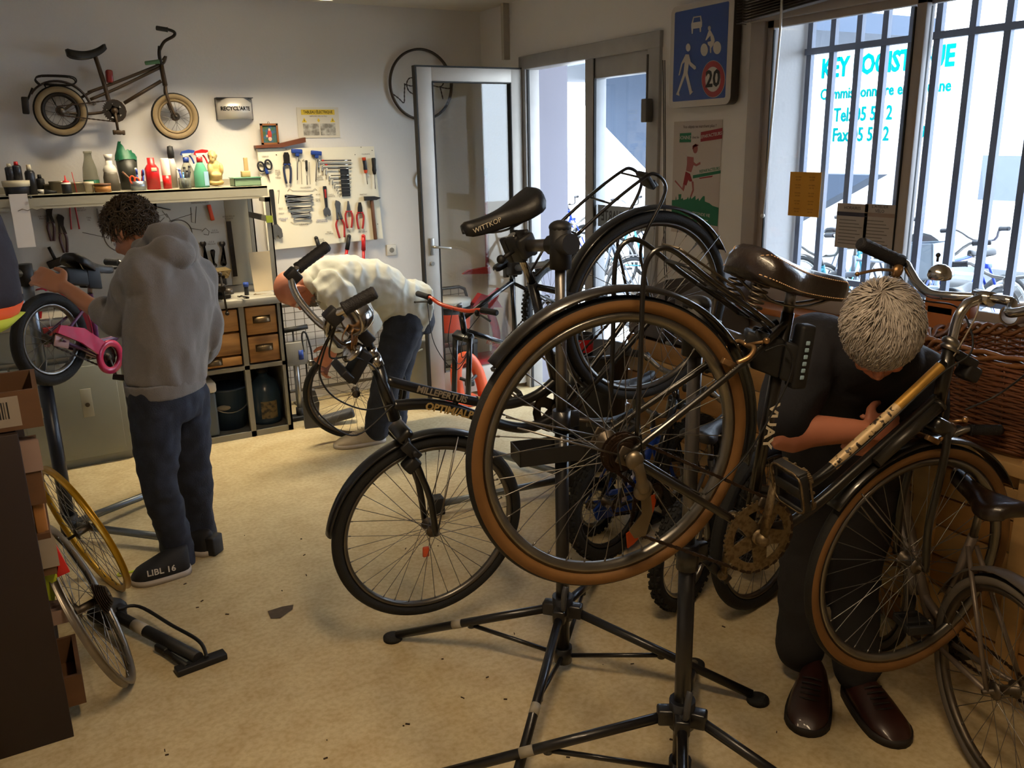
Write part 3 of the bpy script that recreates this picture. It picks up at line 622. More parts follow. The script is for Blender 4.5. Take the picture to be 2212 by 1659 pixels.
lam = MB().lathe([(0, -.06), (.02, -.056), (.038, -.035), (.045, -.005), (.046, .018), (.042, .022), (.034, .016), (0, .014)], 24, axes(lp, e1, e2, e1.cross(e2) if e1.cross(e2).dot(ex) > 0 else ex)).build('headlamp', CHR, b2)
q = on(M2, 760, 760, .05); MB().lathe([(0, .02), (.02, .017), (.034, .006), (.037, -.004), (.03, -.01), (0, -.012)], 22, axes(q, (1, 0, 0), (0, 1, 0), (0, 0, 1))).build('bell', CHR, b2)
tm = MB()
for i in range(7):
    a = i*.9; p = lp.lerp(q, i/7)+V((math.cos(a)*.03, math.sin(a)*.03, 0)); tm.tube(spline([p, p.lerp(q, .4)+V((.02*math.cos(a*2), .025*math.sin(a*3), .01)), p.lerp(q, .9)], 4), .007, 6, flat=.3)
tm.build('tape_wrap', mat('masking_tape', 'b58a5c', .8, 0, .2, 30), b2)
bx = on(M2, 770, 790, .02); MB().rbox((-.012, -.06, -.02), (.012, .06, .02), .004, M=Matrix.Translation(bx+V((.04, 0, .02)))).rbox((-.055, -.03, -.018), (.05, .03, .018), .004, M=Matrix.Translation(bx) @ Matrix.Rotation(.3, 4, 'Y')).rbox((-.02, -.045, .0), (.02, .045, .09), .006, M=Matrix.Translation((.775, 0, .66))).build('basket_bracket', BLKM, b2)
for k, (a, b) in enumerate(((.92, .70), (.99, .55), (1.02, .44))):
    bcable(b2, [barh[2]+V((0, 0, -.02)), *[on(M2, x_, y_, o_) for x_, y_, o_ in (((690, 770, .14), (672, 850, .12), (700, 905, .08), (770, 940, .04)), ((700, 760, .12), (692, 815, .1), (725, 860, .06), (790, 885, .03)), ((712, 770, .1), (760, 770, .06), (805, 790, .04), (830, 830, .03)))[k]], V((.86, .02, .45))], .0028)
bsaddle(b2, (.075, .615), (.335, .705), .078, .06, LEA, sag=.02, nose_w=.026, springs=False)
text('lettering', 'WITTKOP', .022, TXW, axes(on(M2, 1053, 487, .033), (-.93, 0, -.36), (-.36, 0, .93), (0, 1, 0)), b2, .0003)
# rack
rk = [on(M2, 1260, 850, .07), on(M2, 1320, 690, .07), on(M2, 1385, 530, .07), on(M2, 1432, 430, .07), on(M2, 1436, 396, .07), on(M2, 1415, 376, .07), on(M2, 1390, 385, .07), on(M2, 1320, 440, .07), on(M2, 1248, 506, .07)]
rk = [V((p.x, 0, p.z)) for p in rk]; rk[0] = V((.02, 0, .02)); rk[1] = V((-.03, 0, .14))
rko = MB()
for y in (-.07, .07): rko.tube(spline([p+V((0, y, 0)) for p in rk], 5), .0058, 8)
for t in (8, 7, 6): rko.tube([rk[t]+V((0, -.07, 0)), rk[t]+V((0, .07, 0))], .004, 6)
rko.tube([rk[8]+V((0, -.07, 0)), (.25, -.02, .42)], .004, 6).tube([rk[8]+V((0, .07, 0)), (.25, .02, .42)], .004, 6)
ro = rko.build('luggage_rack', BLK, b2)
p = rk[5]; MB().rbox((-.012, -.03, -.03), (.006, .03, .03), .005, M=Matrix.Translation(p+V((.01, 0, -.03)))).build('rear_reflector', BLKM, ro)
bring(b2, B2B, .088, -.045, 44, DST); bcrank(b2, B2B, (.37, -.19), .062, DST); bcrank(b2, B2B, (.57, .07), -.062, DST)
bpedal(b2, (.37, -.19), .075, .2); bpedal(b2, (.57, .07), -.075, .2)
bchain(b2, circ_pts(B2B, .09, -1.5, 1.6, 14)+[(.0, .04), *circ_pts((0, 0), .04, 1.6, 4.5, 8)], -.045)
MB().rbox((-.27, -.02, .335), (-.245, .02, .36), .004).build('tail_bracket', BLKM, b2)
# mudguard stay wires
for s in (-1, 1): btube(b2, 'guard_stay', [(0, s*.064, 0), (-.36, s*.03, .02)], .002, STL, n=6)
# ------------------------------------------------------------------ generic bicycle for the other machines
def gbike(name, label, M, R=.34, WB=1.02, h=.44, fm=BLK, tr=.018, ns=28, n=48, knob=False, rim=ALU, side=None, front=True, rear=True, saddle=LEA, style='diamond', barm=STL, barw=.27, grips=GRIP, rise=.06, sweep=.05, group=None, guards=None, forkm=None, low=False, cass=0, suspension=False, hubw=.05):
    b = thing(name, label, 'bicycle', M=M, group=group); s_ = WB
    BBp = (.43*s_, -.05*s_); st = (.275*s_, h); hT = (.745*s_, h+.07*s_); hB = (.775*s_, h+.07*s_-.12*s_); FAp = (WB, 0); nt = 6 if low else 10
    kw = dict(R=R, tr=tr, ns=ns, n=n, knob=knob, rim=rim, side=side, hubw=hubw)
    if rear: wheel(b, (0, 0), cassette=cass, **kw)
    if front: wheel(b, FAp, **kw)
    rt = .014 if WB > .8 else .013
    btube(b, 'seat_tube', [BBp, st], rt, fm, n=nt); btube(b, 'seat_post', [st, (st[0]-.03*s_, st[1]+.12)], rt*.8, STL, n=nt)
    btube(b, 'head_tube', [hT, hB], rt*1.25, fm, n=nt)
    if style == 'diamond': btube(b, 'top_tube', [(st[0], st[1]-.02), (hT[0], hT[1]-.025)], rt, fm, n=nt)
    else: btube(b, 'top_tube', [(BBp[0]-.03*s_, BBp[1]+.1*s_), (.6*s_, .14*s_), (hT[0]+.005, hT[1]-.035)], rt, fm, 4, n=nt)
    btube(b, 'down_tube', [BBp, (hB[0]-.005, hB[1]+.02)], rt*1.15, fm, n=nt)
    for q in (-1, 1):
        btube(b, 'chain_stay', [(BBp[0], q*.018, BBp[1]), (0, q*hubw, 0)], rt*.6, fm, n=nt); btube(b, 'seat_stay', [(st[0], q*.012, st[1]-.03), (0, q*hubw, 0)], rt*.5, fm, n=nt)
        if suspension:
            btube(b, 'fork_leg', [(hB[0]+.02, q*.055, hB[1]-.0), (WB-.02, q*.055, 0)], .016, forkm or fm, n=nt)
        else: btube(b, 'fork_blade', [(hB[0]+.006, q*.02, hB[1]-.0), (hB[0]+.02, q*.04, hB[1]-.03), (WB-.06*s_, q*.042, R*.28), (WB, q*.045, 0)], rt*.72, forkm or fm, 4, n=nt)
    MB().rbox((hB[0]-.01, -.065 if suspension else -.045, hB[1]-.025), (hB[0]+.045, .065 if suspension else .045, hB[1]+.012), .01).build('fork_crown', forkm or fm, b)
    sx = hT[0]-.02*s_; sz = hT[1]+.07; MB().tube([hT, (sx, 0, sz-.01), (sx+.055*s_, 0, sz)] if 0 else [p3(hT), V((sx, 0, sz-.01)), V((sx+.05*s_, 0, sz))], .012, 8).build('stem', STL, b)
    cx, cz = sx+.05*s_, sz
    pts = [V((cx-sweep, q, cz+rise)) for q in (-barw,)]+[V((cx-sweep*.6, -barw*.62, cz+rise)), V((cx, -barw*.3, cz)), V((cx, barw*.3, cz)), V((cx-sweep*.6, barw*.62, cz+rise)), V((cx-sweep, barw, cz+rise))]
    btube(b, 'handlebar', pts, .011, barm, 3 if low else 5, n=nt)
    for q in (-1, 1):
        a = V((cx-sweep*1.02, q*barw*1.01, cz+rise)); e = V((cx-sweep*.68, q*barw*.66, cz+rise)); bgrip(b, a, e, .016, grips)
        if not low: blever(b, e+V((.02, -q*.02, -.01)), a+V((.05, -q*.02, -.02)), BLKM)
    bsaddle(b, (st[0]-.03*s_-.13, st[1]+.135), (st[0]-.03*s_+.13, st[1]+.145), .07, .045, saddle)
    bring(b, BBp, .07*s_ if s_ > .8 else .05, -.045, 32, DST)
    for q, (ex, ez) in ((-1, (.09, -.13)), (1, (-.09, .13))):
        e = (BBp[0]+ex*s_, BBp[1]+ez*s_); bcrank(b, BBp, e, q*.055, BLKM if low else DST, r=.009); bpedal(b, e, q*.065, 0, .08, .075)
    if not low: bchain(b, circ_pts(BBp, .072*s_ if s_ > .8 else .052, -1.4, 1.6, 10)+[(0, .034), *circ_pts((0, 0), .034, 1.6, 4.5, 6)], -.045)
    if guards: guard(b, (0, 0), R+.02, .4, 3.2, .025, guards, 18); guard(b, FAp, R+.02, 1.0, 3.0, .025, guards, 18)
    return b
# mountain bike without front wheel, at the back stand
MT = mat('mtb_black', '14151a', .28, .2, .15, 30, coat=.5); ORB = mat('orange_bar', 'e0481f', .3, 0, .1, 30, coat=.4)
M3 = pose((2.84, 4.44, .735), 197, 28, -5)
b3 = gbike('mountain_bike', 'black mountain bike with orange handlebar and no front wheel behind the tall rack', M3, R=.27, WB=.93, h=.36, fm=MT, tr=.026, ns=32, knob=True, front=False, barm=ORB, barw=.30, rise=.02, sweep=.02, suspension=True, forkm=BLK, n=60, rim=BLKM)
text('lettering', 'ROCKRIDER', .034, mat('decal_orange', 'b5502a', .5), axes((.55, .0175, .10), (-.62, 0, -.78), (.78, 0, -.62), (0, 1, 0)), b3, .0003)
for k in range(3): bcable(b3, [V((.73, .2-.2*k, .50)), V((.86, .15-.13*k, .42-.05*k)), V((.84, .06-.05*k, .25-.06*k)), V((.70, .02, .25))], .0025)
# pink child's bike in the far left stand
PINK = mat('pink_plastic', 'd81f52', .35, 0, .08, 20, coat=.3); PURP = mat('purple_paint', '6a3a66', .35, 0, .2, 40)
M5 = pose((.076, 4.10, .92), 43, 22)
b5 = gbike('pink_childs_bicycle', 'pink and purple child bicycle clamped beside the man in the grey hoodie', M5, R=.2, WB=.66, h=.24, fm=PURP, tr=.024, ns=20, saddle=LEA, style='low', barw=.2, rise=.1, rim=STL, n=48)
mb = MB(); out = circ_pts((.28, -.03), .075, -2.6, 2.2, 20)+[(.1, .06), (-.02, .055), (-.03, .02), (.06, .0), (.15, -.02)]
ins = circ_pts((.28, -.03), .048, 0, 2*pi, 20)[:-1]
mb.prism(out[:0]+[(.235, .03), (.1, .07), (-.03, .06), (-.04, .025), (.1, .005), (.215, -.035)], .012, axes((0, -.062, 0), (1, 0, 0), (0, 0, 1), (0, -1, 0)))
mb.lathe([(.048, -.006), (.078, -.006), (.078, .006), (.048, .006)], 30, axes((.28, -.068, -.03), (1, 0, 0), (0, 0, 1), (0, -1, 0)), closed=True); mb.build('chain_guard', PINK, b5)
guard(b5, (0, 0), .222, .1, 2.0, .028, PINK, 16)
for s in (-1, 1): MB().rbox((-.03, s*.05-.004, -.03), (.05, s*.05+.004, .02), .004).build('dropout', mat('pink_pale', 'b08a86', .4, .3), b5)
# child's bike hung on the wall
TAN = mat('faded_tan_frame', '43321f', .5, .3, .2, 30); WW = mat('whitewall', '84704f', .7, 0, .12, 30); DRK = mat('dark_rim', '2b2622', .5, .6)
M6 = pose((.343, 5.60, 1.916), 0, 3, 0)
b6 = thing('vintage_childs_bicycle', 'small rusty vintage child bicycle hung on the wall above the shelf', 'bicycle', M=M6)
wheel(b6, (0, 0), .138, .021, side=WW, rim=DRK, ns=20, n=40, rimh=.018, hubw=.03); wheel(b6, (.604, 0), .135, .02, side=WW, rim=MATS['whitewall'], ns=20, n=40, rimh=.012, hubw=.03)
xz = lambda v: (v.x, v.z)
L6 = lambda x, y: on(M6, x, y, 0); B6 = lambda n_, px, r, m=TAN, sp=4: btube(b6, n_, [L6(*p) for p in px], r, m, sp if len(px) > 2 else 0)
B6('seat_tube', [(205, 120), (220, 165), (240, 235)], .012); B6('top_tube', [(190, 200), (250, 178), (345, 140)], .0085); B6('second_tube', [(195, 215), (255, 190), (345, 146)], .0085)
B6('down_tube', [(268, 223), (348, 175)], .010); B6('head_tube', [(348, 140), (357, 185)], .014)
B6('chain_stay', [(130, 243), (190, 246), (240, 240)], .008); B6('seat_stay', [(130, 243), (185, 205), (222, 188)], .007)
for s in (-.03, .03): btube(b6, 'fork_blade', [L6(357, 185)+V((0, s*.5, 0)), L6(360, 210)+V((0, s, 0)), L6(377, 252)+V((0, s, 0))], .008, TAN, 4)
B6('stem', [(348, 140), (344, 118), (345, 100)], .010, DRK); btube(b6, 'handlebar', [L6(345, 108)+V((0, .0, 0)), L6(352, 92)+V((0, -.05, 0)), L6(369, 82)+V((0, -.09, 0)), L6(370, 74)+V((0, -.1, 0)), L6(355, 68)+V((0, -.1, 0)), L6(333, 65)+V((0, -.1, 0))], .0085, DRK, 5)
bgrip(b6, L6(331, 65)+V((0, -.1, 0)), L6(356, 69)+V((0, -.1, 0)), .0125)
btube(b6, 'second_handlebar_arm', [L6(352, 130), L6(358, 122), L6(352, 137), L6(335, 136)], .008, TAN, 4); bgrip(b6, L6(311, 138)+V((0, -.04, 0)), L6(342, 134)+V((0, -.04, 0)), .011, mat('green_grip', '4e7a58', .6))
b6s = bsaddle(b6, xz(L6(142, 112)), xz(L6(228, 98)), .055, .045, LEA, sag=.03)
B6('seat_post', [(200, 112), (207, 125)], .009, STL); MB().rbox((-.018, -.03, -.035), (.018, .03, .035), .01, M=Matrix.Translation(L6(236, 165))).build('reflector', mat('reflector_red', '7a1a18', .3), b6)
bring(b6, xz(L6(246, 240)), .058, -.03, 30, DRK, 5, t=.003); bcrank(b6, xz(L6(246, 240)), xz(L6(253, 285)), -.045, TAN); bpedal(b6, xz(L6(253, 287)), -.055, 0, .05, .05, TAN)
c6 = L6(246, 240); bchain(b6, [(p[0], p[1]) for p in circ_pts((c6.x, c6.z), .06, -1.5, 1.5, 10)]+[(0, .025), *circ_pts((0, 0), .025, 1.6, 4.6, 6)], -.03)
guard(b6, (0, 0), .165, .3, 2.6, .03, mat('guard_brown', '3a2c24', .5, .2), 18)
rk6 = MB()
for y in (-.045, .045): rk6.tube(spline([L6(88, 185)+V((0, y, 0)), L6(76, 172)+V((0, y, 0)), L6(90, 164)+V((0, y, 0)), L6(150, 166)+V((0, y, 0)), L6(164, 176)+V((0, y, 0)), L6(150, 184)+V((0, y, 0)), L6(95, 182)+V((0, y, 0))], 4), .004, 6)
for p in ((90, 164), (150, 166), (120, 183)): rk6.tube([L6(*p)+V((0, -.045, 0)), L6(*p)+V((0, .045, 0))], .0035, 6)
rk6.tube([L6(95, 182), L6(130, 243)], .004, 6).build('luggage_rack', DRK, b6)
MB().rbox((-.02, -.02, -.045), (.015, .02, .045), .006, M=Matrix.Translation(L6(56, 228))).tube([L6(60, 215), L6(70, 190)], .006, 6).build('tail_lamp', DRK, b6)
for hx, hz in ((.18, .05), (.42, .12)): MB().cyl((hx, .02, hz), (hx, .1, hz), .006).build('wall_hook', STL, b6)
MB().cyl((0.604-.0, -.035, -.0), (.604, -.03, 0), .02).build('front_hub_cap', DRK, b6)
# bikes and wheels parked by the wooden crates
BLU = mat('child_blue', '1d49b5', .35, 0, .1, 20, coat=.3)
bk = gbike('blue_childs_bicycle', 'small blue child bicycle parked under the hanging bicycles', pose((2.04, 2.86, .132), 8, 0), R=.13, WB=.5, h=.25, fm=BLU, tr=.02, ns=16, knob=True, style='low', barw=.18, rise=.1, rim=ALU, n=40)
mb = MB(); mb.prism([(-.06, .02), (.05, .085), (.25, .06), (.29, 0), (.25, -.06), (.1, -.04), (-.04, -.03)], .012, axes((0, -.055, 0), (1, 0, 0), (0, 0, 1), (0, -1, 0))); mb.build('chain_guard', BLU, bk)
mb = MB(); [mb.ell((x, -.069, z), (.016, .002, .022)) for x, z in ((.02, .03), (.06, .02), (.12, .025))]; mb.build('sticker', mat('sticker_pale', 'c3b4b0', .6, 0, .2, 60), bk)
bk2 = gbike('black_childs_bicycle', 'black child bicycle with a fat bare tyre and orange flap behind the repair stand', pose((1.97, 2.65, .247), 12, 0), R=.245, WB=.56, h=.36, fm=MT, tr=.026, ns=20, knob=True, style='low', rim=BLKM, n=56)
a0 = [(.21*math.cos(a), .21*math.sin(a)) for a in [-1.45+.17*i for i in range(9)]]; a1_ = [(.14*math.cos(a), .14*math.sin(a)) for a in [-1.45+.17*i for i in range(9)]][::-1]
MB().prism(a0+a1_, .006, axes((0.03, -.05, .0), (1, 0, 0), (0, 0, 1), (0, -1, 0))).build('orange_flap', mat('flap_orange', 'd9571e', .5, 0, .1, 20), bk2)
bk3 = gbike('grey_childs_bicycle', 'child bicycle with knobbly tyres and bright rims beside the front stand pole', pose((1.965, 2.18, .218), 18, 0), R=.215, WB=.60, h=.32, fm=mat('dull_grey_frame', '3c3a3a', .4, .3), tr=.024, ns=20, knob=True, style='low', rim=ALU, n=56)
lw = thing('bicycle_wheel', 'dark wheel with wide black tyre resting against the wooden crate', 'wheel', M=pose((2.215, 2.04, .318), 12, 0, 0))
wheel(lw, (0, 0), .318, .022, ns=32, n=72, rim=MATS['grey_rim'], name='rim_assembly')
b9 = gbike('old_grey_bicycle', 'old grey bicycle with narrow grey tyres cut off by the picture edge', pose((2.03, 1.03, .302), 66, 0), R=.295, WB=.72, h=.34, fm=mat('old_silver_frame', '6f6358', .45, .5, .2, 30), tr=.016, ns=32, n=80, rim=DST, side=mat('grey_sidewall', '5a534a', .7), style='low', guards=mat('guard_silver', '77706a', .4, .7), saddle=LEAB)
# loose wheels on the floor at the left
YEL = mat('yellow_rim', 'b58a16', .35, .4, .1, 20)
def loose(label, c, azd, lean, R, tr, **k):
    t = thing('bicycle_wheel', label, 'wheel', M=pose(c, azd, 0, lean)); wheel(t, (0, 0), R, tr, name='rim_assembly', **k); return t
loose('yellow rimmed wheel without tyre leaning on the shelf by the sneaker', (.065, 3.493, .274), 107.8, -16.5, .284, .014, rim=YEL, tyre=False, ns=32, n=80, rimh=.022)
loose('silver rimmed wheel with black cassette leaning on the dark shelf', (.03, 2.846, .275), 87.4, -19.4, .289, .014, rim=mat('worn_alloy_rim', '8f887e', .35, .8, .2, 20), tyre=False, ns=32, n=80, rimh=.022, cassette=7, hubw=.06)
loose('wire spoked wheel held upright by the bending man', (1.603, 4.646, .304), -15, 10.2, .303, .014, rim=DST, ns=32, n=72)
# ------------------------------------------------------------------ repair stands
STP = mat('stand_black', '17171a', .35, .1, .15, 30, coat=.2); SGR = mat('stand_grey_tube', '6d6a68', .35, .8, .1, 30)
def tripod(label, P, feet, ztop, zsleeve, clamp_pt, jaw_dir, tray=None, footang=()):
    t = thing('repair_stand', label, 'repair stand', (P[0], P[1], 0))
    MB().cyl((0, 0, .03), (0, 0, zsleeve), .0215, n=18).build('outer_pole', STP, t); MB().cyl((0, 0, zsleeve-.03), (0, 0, ztop), .017, n=16).build('inner_pole', SGR, t)
    MB().cyl((0, 0, zsleeve-.05), (0, 0, zsleeve+.02), .028).rbox((.015, -.012, zsleeve-.04), (.06, .012, zsleeve+.01), .005).build('pole_collar', STP, t)
    MB().cyl((0, 0, .19), (0, 0, .27), .034).build('upper_collar', STP, t); MB().cyl((0, 0, .03), (0, 0, .085), .03).build('lower_collar', STP, t)
    MB().tube(spline([(-.02, -.03, .24), (-.03, -.05, .26), (-.03, -.055, .31), (-.02, -.05, .33)], 4), .009, 8).build('lock_lever', mat('lever_grey', '3d4048', .4), t)
    for f in feet:
        f = V((f[0]-P[0], f[1]-P[1], 0)); L = f.length; d = f/L; a = d*.04+V((0, 0, .22)); e = f*.97+V((0, 0, .022))
        lg = MB().tube([a, e], .0145, 10).build('leg', STP, t)
        MB().rbox((.0, -.02, .2), (.065, .02, .245), .006, M=Matrix.Rotation(math.atan2(d.y, d.x), 4, 'Z')).build('leg_bracket', STP, lg)
        m = a.lerp(e, .5); MB().tube([d*.03+V((0, 0, .055)), m-V((0, 0, .012))], .0075, 8).cyl(m-V((0, 0, .02)), m+V((0, 0, .006)), .013).build('brace', STP, lg)
        MB().lathe([(0, -.012), (.034, -.012), (.034, .0), (.02, .006), (0, .006)], 18, axes(f+V((0, 0, .013)), (1, 0, 0), (0, 1, 0), (0, 0, 1))).build('foot_pad', RUB, lg)
        if L > 0: MB().tube([a.lerp(e, .56), a.lerp(e, .62)], .0152, 10).build('label_band', mat('band_pale', '9b9484', .6), lg) if f is not None and abs(d.x+.8) < .35 else None
    cp = V(clamp_pt)-V((P[0], P[1], 0)); hd = V((0, 0, ztop)); dr = (cp-hd); L = dr.length; dn = dr/L; u_, v_ = perp(dn)
    MB().cyl(hd+V((0, 0, -.07)), hd+V((0, 0, .05)), .032).ell(hd+V((0, 0, .05)), (.034, .034, .02)).tube([hd-dn*.06, hd+dn*.05], .03, 12).build('clamp_head', BLKM, t)
    MB().tube([hd, cp-dn*.05], .0185, 12).build('clamp_arm', SGR, t)
    R = Matrix((dn, u_, v_)).transposed()
    J = axes(cp, dn, V(jaw_dir).cross(dn).normalized(), V(jaw_dir))
    MB().rbox((-.07, -.03, -.045), (.0, -.012, .045), .006, M=J).rbox((-.07, .012, -.045), (.0, .03, .045), .006, M=J).rbox((-.09, -.03, -.035), (-.055, .03, .035), .008, M=J).rbox((-.0, -.032, -.045), (.035, -.016, .045), .006, M=J).rbox((.0, .016, -.045), (.035, .032, .045), .006, M=J).build('clamp_jaw', BLKM, t)
    MB().tube([J @ V((-.03, .03, 0)), J @ V((-.03, .075, 0))], .007, 8).ell(J @ V((-.03, .08, 0)), .014).build('clamp_knob', BLKM, t)
    if tray:
        MB().rbox((-.06, -.05, tray-.03), (.15, .05, tray-.025), .002).box((-.06, -.05, tray-.03), (.15, -.046, tray+.02)).box((-.06, .046, tray-.03), (.15, .05, tray+.02)).box((.146, -.05, tray-.03), (.15, .05, tray+.02)).box((-.06, -.05, tray-.03), (-.056, .05, tray+.02)).build('tool_tray', BLKM, t, M=Matrix.Rotation(2.9, 4, 'Z'))
    return t
w2 = M2 @ V((.236, 0, .535)); ud = (M2.to_3x3() @ V((-.25, 0, .97))).normalized()
tripod('black tripod repair stand holding the step-through bicycle', (1.365, 2.085), [(.95, 2.55), (1.78, 1.62), (.92, 1.66), (1.81, 2.51)], 1.40, .88, w2, ud, tray=.78)
w1p = M1 @ V((.30, 0, .335)); ud1 = (M1.to_3x3() @ V((-.36, 0, .93))).normalized()
P2_ = V((1.335, 1.47, 0)); _l = P2_+(at(1027, 1658, Z=.05)-P2_)*1.25; _r = P2_+(at(1650, 1659, Z=.12)-P2_)*2.0
tripod('black tripod repair stand nearest the viewer holding the ladies bicycle', (1.335, 1.47), [(1.739, 1.863), (_l.x, _l.y), (_r.x, _r.y), (.97, 1.03)], 1.27, .70, w1p, ud1)
def galv(label, P, feet, ztop, clamp_pt, zs, jaw):
    t = thing('repair_stand', label, 'repair stand', (P[0], P[1], 0))
    MB().cyl((0, 0, .04), (0, 0, zs), .029, n=16).build('outer_pole', mat('stand_navy', '20232b', .35, .2), t); MB().cyl((0, 0, zs), (0, 0, ztop), .022, n=14).build('inner_pole', GALV, t)
    MB().cyl((0, 0, .02), (0, 0, .11), .04).build('base_socket', BLKM, t)
    for f in feet:
        f = V((f[0]-P[0], f[1]-P[1], 0)); d = f.normalized(); lg = MB().tube([d*.03+V((0, 0, .06)), f+V((0, 0, .045))], .017, 12).build('leg', GALV, t)
        MB().rbox((-.03, -.035, 0), (.03, .035, .085), .006, M=Matrix.Translation(f) @ Matrix.Rotation(math.atan2(d.y, d.x), 4, 'Z')).build('end_cap', BLKM, lg)
    cp = V(clamp_pt)-V((P[0], P[1], 0)); hd = V((0, 0, ztop)); dn = (cp-hd).normalized()
    MB().cyl(hd+V((0, 0, -.05)), hd+V((0, 0, .04)), .03).build('clamp_head', BLKM, t)
    MB().tube([hd-dn*.05, cp-dn*.1], .018, 12).build('clamp_arm', GALV, t)
    J = axes(cp, dn, V(jaw).cross(dn).normalized(), V(jaw)); MB().rbox((-.13, -.035, -.04), (-.02, .035, .04), .012, M=J).rbox((-.03, -.035, -.05), (.04, -.016, .05), .006, M=J).rbox((-.03, .016, -.05), (.04, .035, .05), .006, M=J).build('clamp_jaw', BLKM, t)
    hk = hd-dn*.05; MB().tube([hk, hk-dn*.04], .03, 12).tube([hk-dn*.03+V((0, 0, -.07)), hk-dn*.03+V((0, 0, .05))], .012, 8).build('clamp_handle', BLKM, t)
    return t
galv('galvanised repair stand behind holding the mountain bike', (2.263, 3.346), [(1.55, 3.45), (2.10, 3.98)], 1.15, M3 @ V((.24, 0, .42)), .55, (0, 0, 1))
S4 = galv('repair stand with galvanised legs holding the pink bicycle', (.026, 4.12), [(.60, 4.46), (.548, 3.60)], 1.205, M5 @ V((.16, 0, .31)), .72, (0, 0, 1))
# ================================================================== WORKBENCH AND SHELF
BGR = mat('bench_grey', '8b887d', .5, .1, .15, 6, bump=.05); BGR2 = mat('bench_door_grey', '8d8f86', .5, .1, .1, 4); DWD = mat('drawer_wood', 'a87a42', .55, 0, .3, 4, stretch=(1, 1, 6), col2='6b4722', thr=(.4, .75)); BRS = mat('cup_pull', '5a4a34', .4, .8, .2, 30)
BY = 5.085; bn = thing('workbench', 'grey steel workbench with wooden drawers against the back wall', 'workbench', (0, 0, 0))
X0, X1 = -.70, 1.335
MB().rbox((X0, BY-.01, .80), (X1, 5.665, .845), .006).build('bench_top', mat('bench_top_grey', '9a968a', .55, 0, .15, 8), bn)
xm = at(525, 720, Y=BY).x; xl = .70
fr = MB()
for x in (X1-.03, xm-.012, xl): fr.box((x, BY, .0), (x+.03, BY+.035, .80))
fr.box((xl, BY, .42), (X1, BY+.035, .445)); fr.box((xl, BY, .0), (X1, BY+.035, .035)); fr.box((X1-.012, BY, 0), (X1, 5.66, .80)); fr.box((xl, BY+.02, .425), (X1, 5.66, .44)); fr.box((xl, BY+.02, .02), (X1, 5.66, .035)); fr.box((xl, 5.645, 0), (X1, 5.66, .80))
fr.build('carcass', BGR, bn)
def drawer(x0, x1, z0, z1):
    d = MB().rbox((x0+.008, BY+.004, z0+.006), (x1-.008, BY+.40, z1-.006), .004).build('drawer', DWD, bn); cx, cz = (x0+x1)/2, (z0+z1)/2+.005
    rings = []
    for k in range(7):
        a = pi*k/6; rings.append([V((cx-.05*math.cos(a)*1.0, BY+.003-.026*s*math.sin(a) if 0 else BY+.002-.028*math.sin(a)*math.sin(t), cz-.012+.034*math.cos(t)*math.sin(a)**.5)) for t in [pi*j/10 for j in range(6)]])
    MB().loft(rings, caps=False, closed_ring=False).box((cx-.052, BY-.0, cz-.018), (cx+.052, BY+.003, cz+.024)).build('cup_pull', BRS, d)
zr = [.795, .62, .45]
for a, b in zip(zr, zr[1:]): drawer(xm+.018, X1-.03, b, a)
for a, b in ((.795, .655), (.655, .515), (.515, .45)): drawer(xl+.03, xm-.012, b, a)
mb = MB(); mb.box((X0, BY+.02, .03), (xl, 5.66, .80)); mb.box((X0, BY+.03, 0), (xl, 5.6, .03)); mb.build('cabinet_body', BGR2, bn)
for x0, x1 in ((-.12, .41), (-.66, -.13)):
    d = MB().rbox((x0, BY+.0, .05), (x1, BY+.025, .60), .004).rbox((x0+.03, BY-.004, .08), (x1-.03, BY+.006, .57), .003).build('cabinet_door', BGR2, bn)
    p = at(217, 858, Y=BY); MB().rbox((x0+.31, BY-.007, p.z-.1), (x0+.365, BY-.002, p.z+.06), .001).build('lock_plate', mat('plate_pale', 'a8a698', .5, .3), d); MB().cyl((x0+.338, BY-.012, p.z-.03), (x0+.338, BY-.006, p.z-.03), .012).build('lock', DST, d)
mb = MB(); mb.box((X0, BY+.005, .615), (.66, BY+.02, .63)); mb.build('cabinet_rail', BGR, bn)
# open compartments at the left, with boxes of parts
for i, (px, py, c, w_) in enumerate(((95, 660, '8d8a7c', .08), (140, 655, '3b3a36', .07), (120, 712, 'a02a24', .12), (155, 715, '8a2a20', .09))):
    p = at(px, py, Y=BY-.0); MB().rbox((p.x-w_/2, BY-.03, p.z-.025), (p.x+w_/2, BY+.02, p.z+.02), .004).build('parts_tray', mat('parts_%d' % i, c, .5, 0, .3, 80), label=['pale tray of small parts behind the pink wheel', 'dark tray of small parts behind the pink wheel', 'red striped box of parts behind the pink wheel spokes', 'narrow red box of parts beside the pink frame'][i], cat='tray')
for i, (px, py, w_, lab) in enumerate(((42, 632, .13, 'bright red open parts bin at the left end of the workbench'), (70, 626, .05, 'small red bin on the workbench beside the long red one'))):
    p = at(px, py+14, Y=5.16); MB().prism([(-w_/2, 0), (w_/2, 0), (w_/2+.015, .07), (w_/2+.0, .075), (w_/2-.015, .012), (-w_/2+.015, .012), (-w_/2, .075), (-w_/2-.015, .07)], .16, axes((p.x, 5.30, .846), (1, 0, 0), (0, 0, 1), (0, -1, 0))).box((p.x-w_/2, 5.285, .846), (p.x+w_/2, 5.295, .91)).box((p.x-w_/2, 5.145, .846), (p.x+w_/2, 5.155, .91)).build('parts_bin', mat('bin_red', 'b3131a', .35, 0, .1), label=lab, cat='bin')
p = at(30, 600, Y=5.3); MB().lathe([(0, 0), (.05, 0), (.06, .09), (.056, .09), (.047, .006), (0, .006)], 20, Matrix.Translation((p.x, 5.45, .846))).build('tin_can', GALV, label='metal tin standing behind the red bin', cat='tin')
